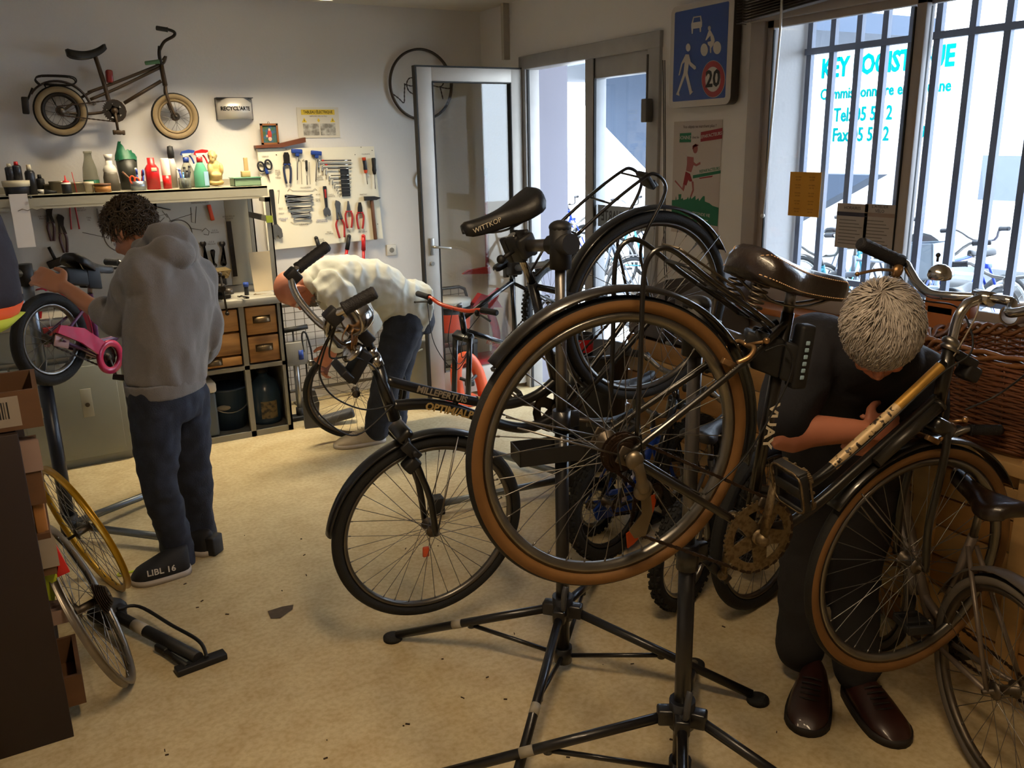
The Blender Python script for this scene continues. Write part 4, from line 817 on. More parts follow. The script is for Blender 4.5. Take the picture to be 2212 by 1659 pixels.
# upper shelf and posts
SF = thing('tool_shelf', 'grey steel shelf frame above the workbench', 'shelf', (0, 0, 0)); SY0, SY1, SZ = 5.22, 5.645, 1.478
sx1 = at(577, 405, Y=SY0).x
MB().box((X0, SY0, SZ-.012), (sx1, SY1, SZ)).box((X0, SY0, SZ-.058), (sx1, SY0+.006, SZ)).box((X0, SY1-.006, SZ-.0), (sx1, SY1, SZ+.035)).box((X0, SY0+.0, SZ-.07), (sx1-.03, SY0+.025, SZ-.056)).build('shelf_board', mat('shelf_grey', 'a09a88', .5, .1, .1, 8), SF)
for y, x in ((5.10, X1-.035), (5.55, X1-.03)):
    MB().box((x, y, .845), (x+.03, y+.008, SZ-.058)).box((x+.022, y, .845), (x+.03, y+.03, SZ-.058)).build('post', BGR, SF)
MB().box((X1-.035, 5.10, SZ-.085), (X1-.005, SY0+.02, SZ-.06)).box((X1-.03, 5.11, SZ-.20), (X1-.022, 5.56, SZ-.165)).build('post_brace', BGR, SF)
MB().box((X1-.038, 5.097, SZ-.205), (X1-.002, 5.112, SZ-.165)).build('tape_band', mat('tape_lime', '9fae2a', .6), SF)
# back panel with drawn outlines
PY = 5.648; pnl = thing('pegboard', 'white painted panel with drawn bicycle and hanging tools behind the bench', 'panel', (0, 0, 0))
MB().box((X0, PY, .85), (1.18, 5.665, SZ-.014)).build('panel_sheet', mat('panel_white', 'b9b4a8', .75, 0, .08, 5, bump=.05), pnl)
MB().box((1.182, PY+.003, .85), (1.335, 5.665, SZ-.014)).build('side_sheet', mat('panel_cream', 'b0a58c', .7, 0, .15, 6, stretch=(1, 1, .15)), pnl)
INK = mat('ink_brown', '5b5148', .8); INKB = mat('ink_blue', '3a4a94', .8)
def P(px, py, y=PY): return at(px, py, Y=y)
def ink(parent, pts, r=.0016, m=INK, y=PY, nm='drawn_line'): return MB().tube([P(a, b, y)+V((0, -.001, 0)) for a, b in pts], r, 4).build(nm, m, parent)
for cx, cy, R in ((262, 505, 38), (385, 505, 30)): ink(pnl, [(cx+R*math.cos(a), cy+R*math.sin(a)) for a in [2*pi*i/28 for i in range(29)]], .003)
for pts in ([(262, 505), (330, 470), (360, 462), (385, 505)], [(262, 505), (310, 515), (355, 470)], [(310, 515), (300, 465)], [(350, 455), (362, 470)], [(178, 502), (225, 512), (235, 515)], [(365, 478), (415, 462)], [(410, 493), (436, 497)], [(405, 530), (432, 535)], [(412, 448), (414, 480), (422, 482), (424, 446)], [(436, 500), (444, 493), (452, 500), (450, 508), (440, 506)]): ink(pnl, pts)
def note(body, px, py, size=.016, m=INK, y=PY, parent=None, al='CENTER'): return text('handwriting', body, size, m, wallB(P(px, py, y).x, P(px, py, y).z, y, .0012), parent, .0002, al)
for b_, x_, y_ in (('CLÉS DE DIRECTION', 302, 436), ('CLÉ À\nSERGENT', 175, 452), ('DÉMONTE-PNEUS', 432, 438), ('TIRE\nFIL', 192, 473), ('RÉGLE POUR\nVOILAGE', 494, 470), ('CLÉ À\nRAYONS', 464, 500), ('CLÉ À\nPÉDALES', 457, 525), ('GROSSE\nPINCE', 92, 470)): note(b_, x_, y_, .013, parent=pnl)
# ------------------------------------------------------------------ tools: outlines cut in metal, lying on a vertical board
def tool_frame(a, b, y, lift=.004):
    A, B = P(*a, y), P(*b, y); A.y = B.y = y-lift; x = (B-A).normalized(); z = V((0, -1, 0)); return axes(A, x, z.cross(x), z), (B-A).length
DK = mat('tool_dark', '35302b', .45, .7, .2, 40); REDH = mat('handle_red', 'a3241c', .45, 0, .1, 40); BLUH = mat('handle_blue', '1f3f93', .45, 0, .1, 40); ORH = mat('handle_orange', 'd8491e', .45)
WDH = mat('handle_wood', '6d4426', .6, 0, .2, 10)
def spanner_outline(L, w, r, jaw=.55):
    def head(cx, s_):
        a0 = .55; pts = [(cx+s_*r*math.cos(a), r*math.sin(a)) for a in [pi-.35-(pi-.35-a0)*i/7 for i in range(8)]]
        pts += [(cx+s_*r*.1, r*jaw*.75), (cx-s_*r*.15, 0), (cx+s_*r*.1, -r*jaw*.75)]
        return pts+[(cx+s_*r*math.cos(a), -r*math.sin(a)) for a in [a0+(pi-.35-a0)*i/7 for i in range(8)]]
    return head(L-r, 1)+head(r, -1)
def tool(name, label, cat, a, b, y, parts, group=None):
    M, L = tool_frame(a, b, y); t = thing(name, label, cat, M=M, group=group)
    for nm, fn, m in parts: mb = MB(); fn(mb, L); mb.build(nm, m, t)
    return t
def pliers(name, label, a, b, y, jaw='flat', hm=REDH, hm2=None, open_=.018, jm=DK):
    def J(mb, L):
        if jaw == 'needle': mb.prism([(0, -.004), (.0, .004), (L*.32, .013), (L*.42, .014), (L*.42, -.014), (L*.32, -.013)], .010)
        elif jaw == 'pump': mb.prism([(0, -.006), (.01, .016), (L*.1, .024), (L*.18, .018), (L*.3, .014), (L*.52, .024), (L*.52, .010), (L*.3, -.004), (L*.5, -.008), (L*.5, -.02), (L*.25, -.014), (L*.1, -.016)], .010)
        elif jaw == 'cutter': mb.prism([(0, -.012), (.0, .012), (L*.1, .02), (L*.3, .019), (L*.4, .026), (L*.4, -.026), (L*.3, -.019), (L*.1, -.02)], .010)
        else: mb.prism([(0, -.008), (.0, .008), (L*.2, .015), (L*.36, .016), (L*.42, .013), (L*.42, -.013), (L*.36, -.016), (L*.2, -.015)], .011)
    M, L = tool_frame(a, b, y); t = thing(name, label, 'pliers', M=M); mb = MB(); J(mb, L); mb.build('jaws', jm, t)
    for s in (-1, 1):
        k = .5 if jaw == 'pump' else .38
        MB().tube(spline([(L*k, s*.012, .006), (L*(k+.14), s*(open_+.008), .006), (L*.82, s*(open_+.004), .006), (L, s*open_*.85, .006)], 4), [.0065]*3+[.0075]*10, 8, flat=.8).build('handle', hm, t)
        MB().box((L*k-.003, s*.012-.009, 0), (L*k+.003, s*.012+.009, .013)).build('grip_collar', hm2 or hm, t)
    return t
def spanner(label, a, b, y, w=.008, r=.013, m=STL, group=None):
    M, L = tool_frame(a, b, y); return MB().prism(spanner_outline(L, w, r), .006).build('spanner', m, None, label, 'spanner', group, None, M)
def driver(label, a, b, y, hm, hm2=None, hr=.012, hl=.45):
    M, L = tool_frame(a, b, y); t = thing('screwdriver', label, 'screwdriver', M=M); R_ = Matrix.Rotation(pi/2, 4, 'Y'); Tm = Matrix.Translation((0, 0, .012)) @ R_
    MB().lathe([(0, 0), (hr*.8, 0), (hr, .008), (hr*.85, L*hl*.5), (hr, L*hl*.75), (hr*.6, L*hl), (0, L*hl)], 14, Tm).build('handle', hm, t); MB().cyl((L*hl, 0, .012), (L, 0, .012), .0028, n=8).build('shaft', STL, t)
    if hm2: MB().lathe([(hr*1.02, 0), (hr*1.02, .02), (hr*.4, .02)], 14, Tm).lathe([(hr*.98, L*hl*.8), (hr*.75, L*hl*1.0)], 14, Tm).build('handle_band', hm2, t)
    return t
# tools on the panel behind the bench
pliers('pipe_wrench', 'long dark pipe wrench hanging on the panel above the pink bicycle', (103, 441), (114, 520), PY, 'pump', mat('handle_maroon', '45201a', .5), None, .008)
pliers('pipe_wrench', 'longest dark wrench partly hidden behind the black saddle', (127, 462), (142, 545), PY, 'pump', MATS['handle_maroon'], None, .009)
M, L = tool_frame((155, 438), (163, 495), PY); MB().tube(spline([(L, -.022, .006), (.02, -.013, .006), (0, 0, .006), (.02, .013, .006), (L, .020, .006)], 5), .0045, 8).build('hairpin_tool', REDH, None, 'red bent spring tool hanging on the bench panel', 'tool', None, None, M)
M, L = tool_frame((209, 450), (215, 488), PY); MB().prism([(0, -.003), (0, .003), (L*.3, .006), (L, .003), (L, -.003), (L*.3, -.006)], .006).build('spoke_tool', STL, None, 'thin pale metal spoke tool on the bench panel', 'tool', None, None, M)
spanner('wide double-ended headset spanner hanging above the bent head', (236, 448), (340, 443), PY, .02, .04, DK)
MB().tube([P(340, 447)+V((0, -.006, 0)), P(368, 453)+V((0, -.006, 0))], .003, 6).build('hook_spanner', DK, label='thin spoke hook beside the wide headset spanner', cat='tool')
M, L = tool_frame((450, 442), (459, 476), PY); MB().rbox((0, -.012, 0), (L, .012, .012), .004).build('tyre_lever', ORH, None, 'orange tyre lever hanging on the bench panel', 'tyre lever', None, None, M)
for (a, b, lab, r) in (((437, 520), (446, 578), 'left open-ended spanner of three hanging beside the vise', .019), ((458, 538), (464, 578), 'small middle spanner of three hanging beside the vise', .015), ((479, 520), (483, 575), 'right open-ended spanner of three hanging beside the vise', .019)): spanner(lab, a, b, PY, .012, r, DK)
M, L = tool_frame((493, 478), (508, 597), PY); t = thing('steel_ruler', 'long dark steel straightedge hanging on the bench panel', 'ruler', M=M); MB().box((0, -.014, 0), (L, .014, .006)).build('blade', DK, t); MB().box((L*.42, -.010, .006), (L*.46, .010, .008)).build('slot', BLKM, t)
M, L = tool_frame((105, 533), (120, 562), PY); t = thing('crank_puller', 'dark crank tool hanging low on the bench panel', 'tool', M=M); MB().tube([(0, 0, .012), (L, 0, .012)], .009, 10).build('shaft', DK, t); MB().rbox((L-.01, -.05, 0), (L+.035, .045, .025), .006).build('head', DK, t)
# ------------------------------------------------------------------ on the bench top: vise and bits
ZB = .846
v = thing('bench_vise', 'dark bench vise with brass jaw covers on the workbench', 'vise', (at(470, 640, Y=5.2).x, 5.22, ZB))
MB().rbox((-.07, -.06, 0), (.07, .08, .025), .006).rbox((-.04, -.03, .02), (.04, .05, .09), .012).build('base', DK, v); MB().rbox((-.06, -.02, .08), (.055, .06, .16), .012).build('fixed_jaw', DK, v); MB().rbox((-.055, -.10, .08), (.05, -.035, .155), .012).rbox((-.025, -.16, .06), (.025, .0, .10), .008).build('moving_jaw', DK, v)
MB().prism([(-.075, .165), (.08, .17), (.055, .125), (-.05, .12)], .16, axes((0, .06, 0), (1, 0, 0), (0, 0, 1), (0, -1, 0))).build('jaw_cover', mat('foil_brass', 'a08a5c', .35, .7, .3, 60, bump=.6, bscale=90), v)
MB().tube([(0, -.17, .08), (0, -.20, .08)], .016, 12).tube([(-.005, -.19, .16), (.01, -.19, -.06)], .006, 8).ell((-.005, -.19, .165), .012).ell((.01, -.19, -.065), .012).build('handle', DK, v)
p = at(575, 636, Y=5.2); c = at(558, 545, Y=5.3)
cardM = mat('cardboard_cream', 'b7a585', .8, 0, .08, 8); q = at(550, 628, Y=5.3); q2 = at(598, 625, Y=5.3)
MB().add([(q.x, 5.30, ZB), (q2.x, 5.30, ZB), (q2.x, 5.36, ZB+.235), (q.x, 5.36, ZB+.235), (q.x, 5.304, ZB), (q2.x, 5.304, ZB), (q2.x, 5.364, ZB+.235), (q.x, 5.364, ZB+.235)], [(0, 1, 2, 3), (7, 6, 5, 4), (0, 4, 5, 1), (1, 5, 6, 2), (2, 6, 7, 3), (3, 7, 4, 0)], sm=False).build('card', cardM, label='cream cardboard sheet leaning on the right end of the bench', cat='card')
t = thing('oil_bottle', 'small dark bottle with blue cap on the workbench', 'bottle', (at(537, 640, Y=5.18).x, 5.22, ZB)); MB().cyl((0, 0, 0), (0, 0, .05), .013).build('body', BLKM, t); MB().cyl((0, 0, .05), (0, 0, .075), .016).build('cap', BLUH, t)
Ms = axes((at(522, 655, Y=5.12).x, 5.11, ZB+.004), (.1, -.2, 1), (-1, 0, .1), (0, -1, -.2)); MB().prism(spanner_outline(.11, .01, .016), .008).build('spanner', CHR, None, 'shiny short spanner standing on the bench front edge', 'spanner', None, None, axes((at(520, 655, Y=5.09).x, 5.12, ZB+.01), V((.25, -.97, 0)), V((.97, .25, 0)), V((0, 0, 1))))
MB().tube([at(548, 637, Y=5.2)+V((0, 0, .0)), at(598, 634, Y=5.2)], .005, 6).ell(at(552, 637, Y=5.2), .009).build('rusty_rod', RUSTY, label='thin rusty rod lying on the bench beside the card', cat='rod')
MB().lathe([(0, 0), (.03, 0), (.03, .02), (.02, .035), (0, .036)], 14, Matrix.Translation((at(497, 640, Y=5.3).x, 5.33, ZB))).build('small_jar', mat('jar_dark', '3a3026', .4), label='small dark round jar behind the vise', cat='jar')
# pinned paper on the shelf edge
a, b = at(18, 420, Y=SY0-.012), at(78, 533, Y=SY0-.012); pp = thing('pinned_note', 'white paper note pinned to the shelf edge', 'paper', (0, SY0-.010, 0))
MB().box((a.x, -.0015, b.z), (b.x, 0, a.z)).build('sheet', mat('paper_white', 'cfc7bf', .85, 0, .03), pp); MB().ell((at(65, 423, Y=SY0).x, -.006, a.z-.018), .008).build('pin', BLKM, pp)
MB().tube([V((a.x+.03+.022*i, -.003, (a.z+b.z)/2+.055+(.006 if i % 2 else -.004))) for i in range(7)], .0012, 4).build('wavy_line', INK, pp)
# stored below the drawers
t = thing('cool_box', 'grey cool box with white lid under the workbench drawers', 'cool box', (at(438, 950, Y=BY+.15).x, BY+.17, .036)); MB().rbox((-.13, -.15, 0), (.085, .15, .27), .015).build('body', mat('coolbox_grey', '4c5458', .5), t); MB().rbox((-.14, -.16, .27), (.092, .16, .335), .015).build('lid', mat('coolbox_white', 'c9c3b4', .5), t)
bx_ = at(500, 940, Y=BY+.17).x; t = thing('bucket', 'dark blue plastic bucket under the workbench', 'bucket', (bx_, BY+.19, .036)); MB().lathe([(0, 0), (.10, 0), (.125, .25), (.135, .25), (.135, .262), (.12, .262), (.096, .008), (0, .008)], 28).build('body', mat('bucket_blue', '24364f', .45, 0, .15, 10), t)
MB().tube([(.125*math.cos(a_), -.07-.07*math.sin(a_)*.9, .22-.10*math.sin(a_)) for a_ in [pi*i/14 for i in range(15)]], .004, 6).build('handle', STL, t); MB().ell((-.04, -.105, .15), (.05, .015, .018)).build('cloth', mat('cloth_grey', '8a8272', .9), t)
jx = at(580, 930, Y=BY+.16).x; t = thing('water_jug', 'translucent blue water jug under the workbench', 'jug', (jx, BY+.17, .036)); MB().lathe([(0, 0), (.095, 0), (.10, .02), (.10, .19), (.085, .25), (.045, .285), (.03, .30), (.03, .32), (0, .32)], 28).build('body', mat('jug_blue', '2a3f55', .25, 0, .2, 12), t); MB().cyl((0, 0, .315), (0, 0, .345), .034).build('cap', BLKM, t)
mb = MB(); mb.loft([[V((.103*math.sin(a_), -.103*math.cos(a_), z)) for a_ in [-.5+.1*i for i in range(11)]] for z in (.04, .15)], caps=False, closed_ring=False).build('label', mat('jug_label', '6b5b3c', .6, 0, .3, 40, col2='201d18'), t)
# ------------------------------------------------------------------ items on the shelf
def sx(px, y=5.42): return at(px, 400, Y=y).x
def bottle(name, label, px, y, prof, m, caps=(), n=20, cat='bottle', sc=1):
    t = thing(name, label, cat, (sx(px, y), y, SZ+.001)); MB().lathe([(r*sc, z*sc) for r, z in prof], n).build('body', m, t)
    for nm, pf, mm in caps: MB().lathe([(r*sc, z*sc) for r, z in pf], n).build(nm, mm, t)
    return t
CREAM = mat('cream_plastic', 'cfc2a2', .6); WHT = mat('white_plastic', 'd9d3c7', .5); REDP = mat('red_plastic', 'c01a1c', .35, 0, .05); DGR = mat('dark_can', '2b2c33', .4, .3, .2, 40); GRNP = mat('green_liquid', '3f7d5d', .25)
bottle('tub', 'round tub with cream lid under the spray cans', 35, 5.33, [(0, 0), (.055, 0), (.06, .04), (.06, .045), (0, .045)], DGR, [('lid', [(0, .045), (.064, .045), (.066, .075), (0, .078)], CREAM)], cat='tub')
def spray(label, px, y, zb, h, r, m, cap): t = thing('spray_can', label, 'spray can', (sx(px, y), y, SZ+.001+zb)); MB().lathe([(0, 0), (r, 0), (r, h*.72), (r*.75, h*.8), (0, h*.8)], 18).build('body', m, t); MB().lathe([(0, h*.8), (r*.5, h*.8), (r*.42, h), (0, h)], 14).build('cap', cap, t); return t
spray('dark spray can with white nozzle standing on the tub', 26, 5.33, .078, .085, .022, DGR, CREAM); spray('dark spray can with red cap standing on the tub', 42, 5.33, .078, .095, .022, DGR, REDP)
spray('blue-black spray can with pale nozzle at the left of the shelf', 68, 5.36, 0, .155, .025, DGR, CREAM); spray('short black can behind the blue-black spray can', 88, 5.5, 0, .10, .022, BLKM, BLKM)
t = thing('paint_tube', 'black glue tube with white nozzle lying on the shelf', 'tube', (sx(100), 5.30, SZ+.015)); MB().tube([(-.02, 0, 0), (.04, 0, -.005)], [.014, .006], 10).build('body', BLKM, t); MB().tube([(-.05, 0, .01), (-.02, 0, 0)], [.004, .013], 10).build('nozzle', WHT, t)
for px, y, r, h, lab in ((112, 5.5, .045, .04, 'shallow brass-lidded tin at the back of the shelf'), (128, 5.42, .05, .055, 'stacked shallow metal tin behind the glue bottle'), (160, 5.45, .06, .045, 'wide shallow steel tin beside the milk bottle')):
    bottle('tin', lab, px, y, [(0, 0), (r, 0), (r, h), (r*1.03, h), (r*1.03, h+.008), (0, h+.008)], mat('tin_%d' % px, '8a8270', .4, .7, .15, 30), cat='tin')
bottle('glue_bottle', 'small black glue bottle with red nozzle', 143, 5.29, [(0, 0), (.024, 0), (.024, .05), (.02, .055), (0, .055)], BLKM, [('cap', [(0, .055), (.02, .055), (.014, .066), (.005, .07), (.002, .095), (0, .095)], REDP), ('shoulder', [(.024, .05), (.022, .058), (0, .058)], WHT)])
MB().tube([(sx(163, 5.4), 5.38, SZ+.001), (sx(159, 5.4), 5.40, SZ+.11)], .002, 6).build('red_stick', REDP, label='thin red stick standing behind the glue bottle', cat='stick')
bottle('milk_bottle', 'clear glass milk bottle with green label', 199, 5.46, [(0, 0), (.04, 0), (.042, .01), (.042, .075), (.036, .13), (.021, .18), (.019, .205), (.023, .207), (.023, .218), (.018, .218), (.017, .20), (.034, .125), (.039, .07), (.039, .01), (0, .008)], mat('bottle_glass', 'd8d8cc', .06, 0, .02, 5, trans=.9), [('label', [(.0425, .062), (.0425, .045)], GRNP), ('yellow_band', [(.0425, .045), (.0425, .02)], mat('label_yellow', 'a8923a', .6))])
bottle('small_jar', 'small beige jar in front of the milk bottle', 192, 5.30, [(0, 0), (.022, 0), (.022, .04), (.026, .042), (.026, .058), (0, .058)], CREAM, cat='jar')
bottle('wooden_box', 'round wooden box with dark lid in the middle of the shelf', 221, 5.29, [(0, 0), (.042, 0), (.042, .035), (0, .035)], mat('box_wood', 'a8712f', .6, 0, .15, 10), [('lid', [(.042, .035), (.044, .035), (.044, .045), (0, .047)], WDH)], cat='box')
bottle('sauce_bottle', 'grey bottle with white flared cap on the shelf', 242, 5.42, [(0, 0), (.04, 0), (.04, .075), (.036, .09), (.034, .10), (0, .10)], mat('grey_bottle', '6a6458', .5, 0, .2, 20), [('shoulder', [(.034, .10), (.036, .115), (.028, .135), (.018, .145), (.018, .165), (0, .165)], WHT), ('cap', [(0, .165), (.016, .165), (.024, .20), (0, .20)], WHT)])
# dark bin with green bag
t = thing('waste_pot', 'dark pot lined with a crumpled green bag on the shelf', 'pot', (sx(281, 5.5), 5.52, SZ+.001)); MB().lathe([(0, 0), (.045, 0), (.058, .17), (.055, .17), (.042, .006), (0, .006)], 20).build('body', mat('pot_dark', '2b2d26', .45, 0, .1), t)
rng = random.Random(3); rings = []
for k in range(5):
    rings.append([V(((.06-.008*k+rng.uniform(-.008, .008))*math.cos(a), (.06-.008*k)*math.sin(a), .165+.014*k+max(0, -math.cos(a))*.013*k+rng.uniform(-.006, .006))) for a in [2*pi*i/20 for i in range(20)]])
MB().loft(rings, caps=False).build('bag', mat('bag_green', '1f6a4a', .5, 0, .15, 30), t)
# pen cup, pens
cx = sx(300, 5.32); t = thing('pen_cup', 'grey cup of pens beside the red bottle', 'cup', (cx, 5.34, SZ+.001)); MB().lathe([(0, 0), (.04, 0), (.042, .05), (.039, .05), (.037, .005), (0, .005)], 18).build('body', GALV, t)
for i, (dx, dy, tx, h, c) in enumerate(((-.0, 0, .0, .11, BLUH), (.012, .01, .02, .10, REDP), (.02, -.005, .015, .105, BLUH), (.008, .012, -.01, .115, WHT))):
    p_ = thing('pen', ['blue pen standing in the grey cup', 'red pen standing in the grey cup', 'second blue pen leaning in the grey cup', 'white pen at the back of the grey cup'][i], 'pen', (cx+dx, 5.34+dy, SZ+.008)); MB().tube([(0, 0, 0), (tx, 0, h-.02)], .005, 8).build('barrel', c, p_); MB().tube([(tx*.8, 0, h-.03), (tx, 0, h)], .006, 8).build('cap', c, p_)
t = thing('scissors', 'orange-handled scissors sticking out of the grey cup', 'scissors', (cx-.03, 5.33, SZ+.055)); MB().tube([(.03, 0, -.04), (-.045, 0, .05)], .006, 6).build('blades', WDH, t)
for k in (0, 1): MB().tube([(-.0+.022*k+.013*math.cos(a), -.012, .005-.01*k+.02*math.sin(a)) for a in [2*pi*i/14 for i in range(14)]], .005, 6, closed=True).build('handle', ORH, t)
# red bottle (flat), spray, others
def flatb(name, label, px, y, outline, d, m, extra=()):
    t = thing(name, label, 'bottle', (sx(px, y), y, SZ+.001)); mb = MB()
    n = len(outline); mb.loft([[V((x*(1 if abs(k) < .9 else .82), k*d/2, z)) for x, z in outline] for k in (-1, -.6, .6, 1)]); mb.build('body', m, t)
    for nm, lo, hi, mm in extra: MB().rbox(lo, hi, .002).build(nm, mm, t)
    return t
flatb('red_bottle', 'flat red bottle with a pale label', 332, 5.38, [(-.036, 0), (.036, 0), (.036, .115), (.022, .137), (.018, .138), (.018, .175), (-.018, .175), (-.018, .138), (-.022, .137), (-.036, .115)], .045, REDP, [('label', (-.005, -.0245, .10), (.024, -.022, .12), CREAM)])
bottle('aerosol', 'white and red aerosol beside the red bottle', 362, 5.40, [(0, 0), (.024, 0), (.024, .075), (0, .075)], REDP, [('cap', [(.024, .075), (.0245, .078), (.0245, .165), (.02, .17), (0, .17)], WHT)])
bottle('cleaner_bottle', 'tall white bottle with black cap on the shelf', 377, 5.52, [(0, 0), (.022, 0), (.022, .13), (.015, .17), (0, .17)], WHT, [('cap', [(0, .17), (.018, .17), (.02, .2), (.016, .235), (0, .24)], BLKM)])
def trigger(label, px, y, bm, tm, h=.15, lean=0):
    t = thing('spray_bottle', label, 'spray bottle', (sx(px, y), y, SZ+.001)); MB().lathe([(0, 0), (.04, 0), (.042, .01), (.04, .085), (.025, .125), (.014, h-.005), (0, h)], 20).build('body', bm, t)
    MB().cyl((0, 0, h-.008), (0, 0, h+.022), .017).build('collar', tm, t); MB().prism([(-.028, .03), (-.02, .05), (.02, .06), (.052, .055), (.052, .045), (.02, .032), (.0, .022)], .026, axes((0, .013, h+.005), (1, 0, 0), (0, 0, 1), (0, -1, 0))).build('head', tm, t)
    MB().tube(spline([(.02, 0, h+.035), (.034, 0, h+.015), (.044, 0, h-.015)], 4), .005, 6).build('trigger', tm, t); MB().prism([(-.015, .022), (.02, .03), (.035, .042), (-.02, .04)], .028, axes((0, .014, h+.003), (1, 0, 0), (0, 0, 1), (0, -1, 0))).build('head_underside', WHT, t)
    return t
trigger('spray bottle with blue trigger head on the shelf', 408, 5.44, mat('clear_plastic', 'b5b5a5', .15, 0, .05, 10, trans=.6), BLUH); t = trigger('spray bottle of green cleaner with red trigger head', 437, 5.38, mat('green_cleaner', '5fa88a', .15, 0, .05, 10, trans=.3), REDP)
MB().loft([[V((.043*math.sin(a), -.043*math.cos(a), z)) for a in [.2+.15*i for i in range(7)]] for z in (.01, .09)], caps=False, closed_ring=False).build('label', mat('label_lightblue', '8fb2c8', .6), t)
t = thing('marker_jar', 'glass jar full of markers and tools on the shelf', 'jar', (sx(400, 5.3), 5.30, SZ+.001)); MB().lathe([(0, 0), (.034, 0), (.034, .06), (.031, .06), (.031, .004), (0, .004)], 18).build('body', mat('jar_glass', 'b8beb4', .1, 0, .05, 10, trans=.8), t)
for i in range(7):
    a = i*1.3; c_ = (BLKM, BLKM, WHT, BLUH, DGR, BLKM, mat('marker_sky', '4f8fc4', .4))[i]; m_ = thing('marker', ['black marker standing in the glass jar', 'second black marker in the glass jar', 'white brush handle in the glass jar', 'blue marker leaning in the glass jar', 'grey marker in the glass jar', 'short black marker in the glass jar', 'light blue marker in the glass jar'][i], 'marker', (sx(400, 5.3)+.014*math.cos(a), 5.30+.014*math.sin(a), SZ+.006)); MB().tube([(0, 0, 0), (.02*math.cos(a), .006*math.sin(a), .115-.006*i)], [.005, .0065], 8).ell((.02*math.cos(a), .006*math.sin(a), .115-.006*i), .0075).build('barrel', c_, m_)
# cream figurine of a bald old man, modelled plainly
mb = MB(); mb.ell((0, 0, .06), (.043, .035, .07)).ell((0, .0, .10), (.04, .032, .045)).ell((-.006, -.006, .165), (.026, .027, .034)).ell((-.012, -.02, .145), (.015, .015, .022)).ell((-.01, -.033, .163), (.006, .007, .009)).ell((.034, -.02, .09), (.014, .02, .035)).ell((-.03, -.022, .085), (.014, .02, .035)).ell((0, -.035, .055), (.03, .016, .016)).ell((.018, -.002, .165), (.007, .008, .011)).ell((0, 0, .012), (.048, .042, .02)).ell((.014, -.022, .172), (.008, .006, .004)).ell((-.028, -.02, .172), (.006, .006, .004))
fg = organic('figurine', mb, mat('figurine_cream', 'c9ab6c', .55, 0, .2, 30), None, .004, 3, label='cream plaster figurine of an old man with a beard'); fg['category'] = 'figurine'; fg.location = (sx(467, 5.4), 5.40, SZ+.012)
t = thing('plastic_box', 'translucent green plastic box at the right end of the shelf', 'box', (sx(530, 5.34), 5.34, SZ+.001)); MB().box((-.075, -.06, 0), (.08, .06, .003)).box((-.075, -.06, 0), (-.072, .06, .045)).box((.077, -.06, 0), (.08, .06, .045)).box((-.075, -.06, 0), (.08, -.057, .045)).box((-.075, .057, 0), (.08, .06, .045)).build('body', mat('box_green', '9fbe9a', .2, 0, .05, 10, trans=.5), t); MB().rbox((-.08, -.065, .045), (.085, .065, .05), .002).build('rim', GRNP, t)
MB().rbox((-.025, -.02, 0), (.025, .02, .035), .003).build('wood_block', mat('pale_wood', 'b89a66', .7), label='small pale wooden block on the green plastic box', cat='block', M=Matrix.Translation((sx(533, 5.34), 5.34, SZ+.0515)))
MB().tube([(0, 0, 0), (.03, 0, .015)], .012, 10).build('green_stopper', GRNP, label='small green stopper lying beside the green plastic box', cat='stopper', M=Matrix.Translation((sx(503, 5.36), 5.36, SZ+.014)))
MB().rbox((-.012, -.008, 0), (.012, .008, .16), .002).build('wood_strip', mat('pale_wood', 'b89a66', .7), label='pale wooden strip standing behind the tool board edge', cat='strip', M=Matrix.Translation((sx1-.02, 5.60, SZ+.001)))
# ------------------------------------------------------------------ white tool board
BYB = 5.662; bd = thing('tool_board', 'white painted tool board with outlined hand tools on the wall', 'board', (0, 0, 0))
c4 = [P(556, 322, BYB), P(808, 316, BYB), P(828, 515, BYB), P(580, 541, BYB)]
MB().prism([(p.x, p.z) for p in c4][::-1], .03, axes((0, 5.695, 0), (1, 0, 0), (0, 0, 1), (0, -1, 0))).build('board_sheet', mat('board_white', 'e4ddc8', .7, 0, .04, 6), bd)
YB = BYB
for x_, y_ in ((597, 334), (618, 322), (780, 318), (767, 334), (804, 325), (816, 484), (610, 505)): MB().ell(P(x_, y_, YB), .003).build('screw', DST, bd)
for b_, x_, y_, m_ in (('CISEAUX', 573, 338, INK), ('PINCE\nCOUPE\nCÂBLE\nET\nGAINES', 600, 376, INK), ('CRUCIFORMES', 660, 405, INK), ('CLÉS\nBÂTON\nPLIANTES', 691, 384, INK), ('TOURNEVIS', 790, 333, INK), ('MARTEAU', 785, 420, INK), ('ROUE', 687, 420, INK), ('ROUE/\nSELLE', 687, 432, INK), ('SELLE', 606, 450, INK), ('FREINS/', 608, 461, INK), ('DÉRAILLEUR\nFREINS', 612, 474, INKB), ('GARDE-BOUE/\nPORTE-BAGAGE', 695, 477, INKB), ('PINCE\nMULTIPRISE', 711, 503, INK), ('PINCE\nÀ BEC', 754, 499, INK), ('PINCE\nUNIVERSELLE', 783, 499, INK), ('CLÉS PLATES', 656, 485, INK), ('COUPE\nBOULON', 694, 519, INK), ('CLÉ À\nMOLETTE', 716, 422, INK)): note(b_, x_, y_, .011, m_, YB, bd)
for pts in ([(621, 413), (625, 407), (632, 412), (675, 412), (681, 407), (685, 412)], [(644, 350), (646, 345), (650, 350), (652, 398)], [(653, 348), (656, 344), (658, 350)], [(668, 350), (670, 398)], [(628, 479), (634, 483), (668, 482), (674, 477)], [(600, 412), (603, 410), (601, 440)]): ink(bd, pts, .0012, y=YB)
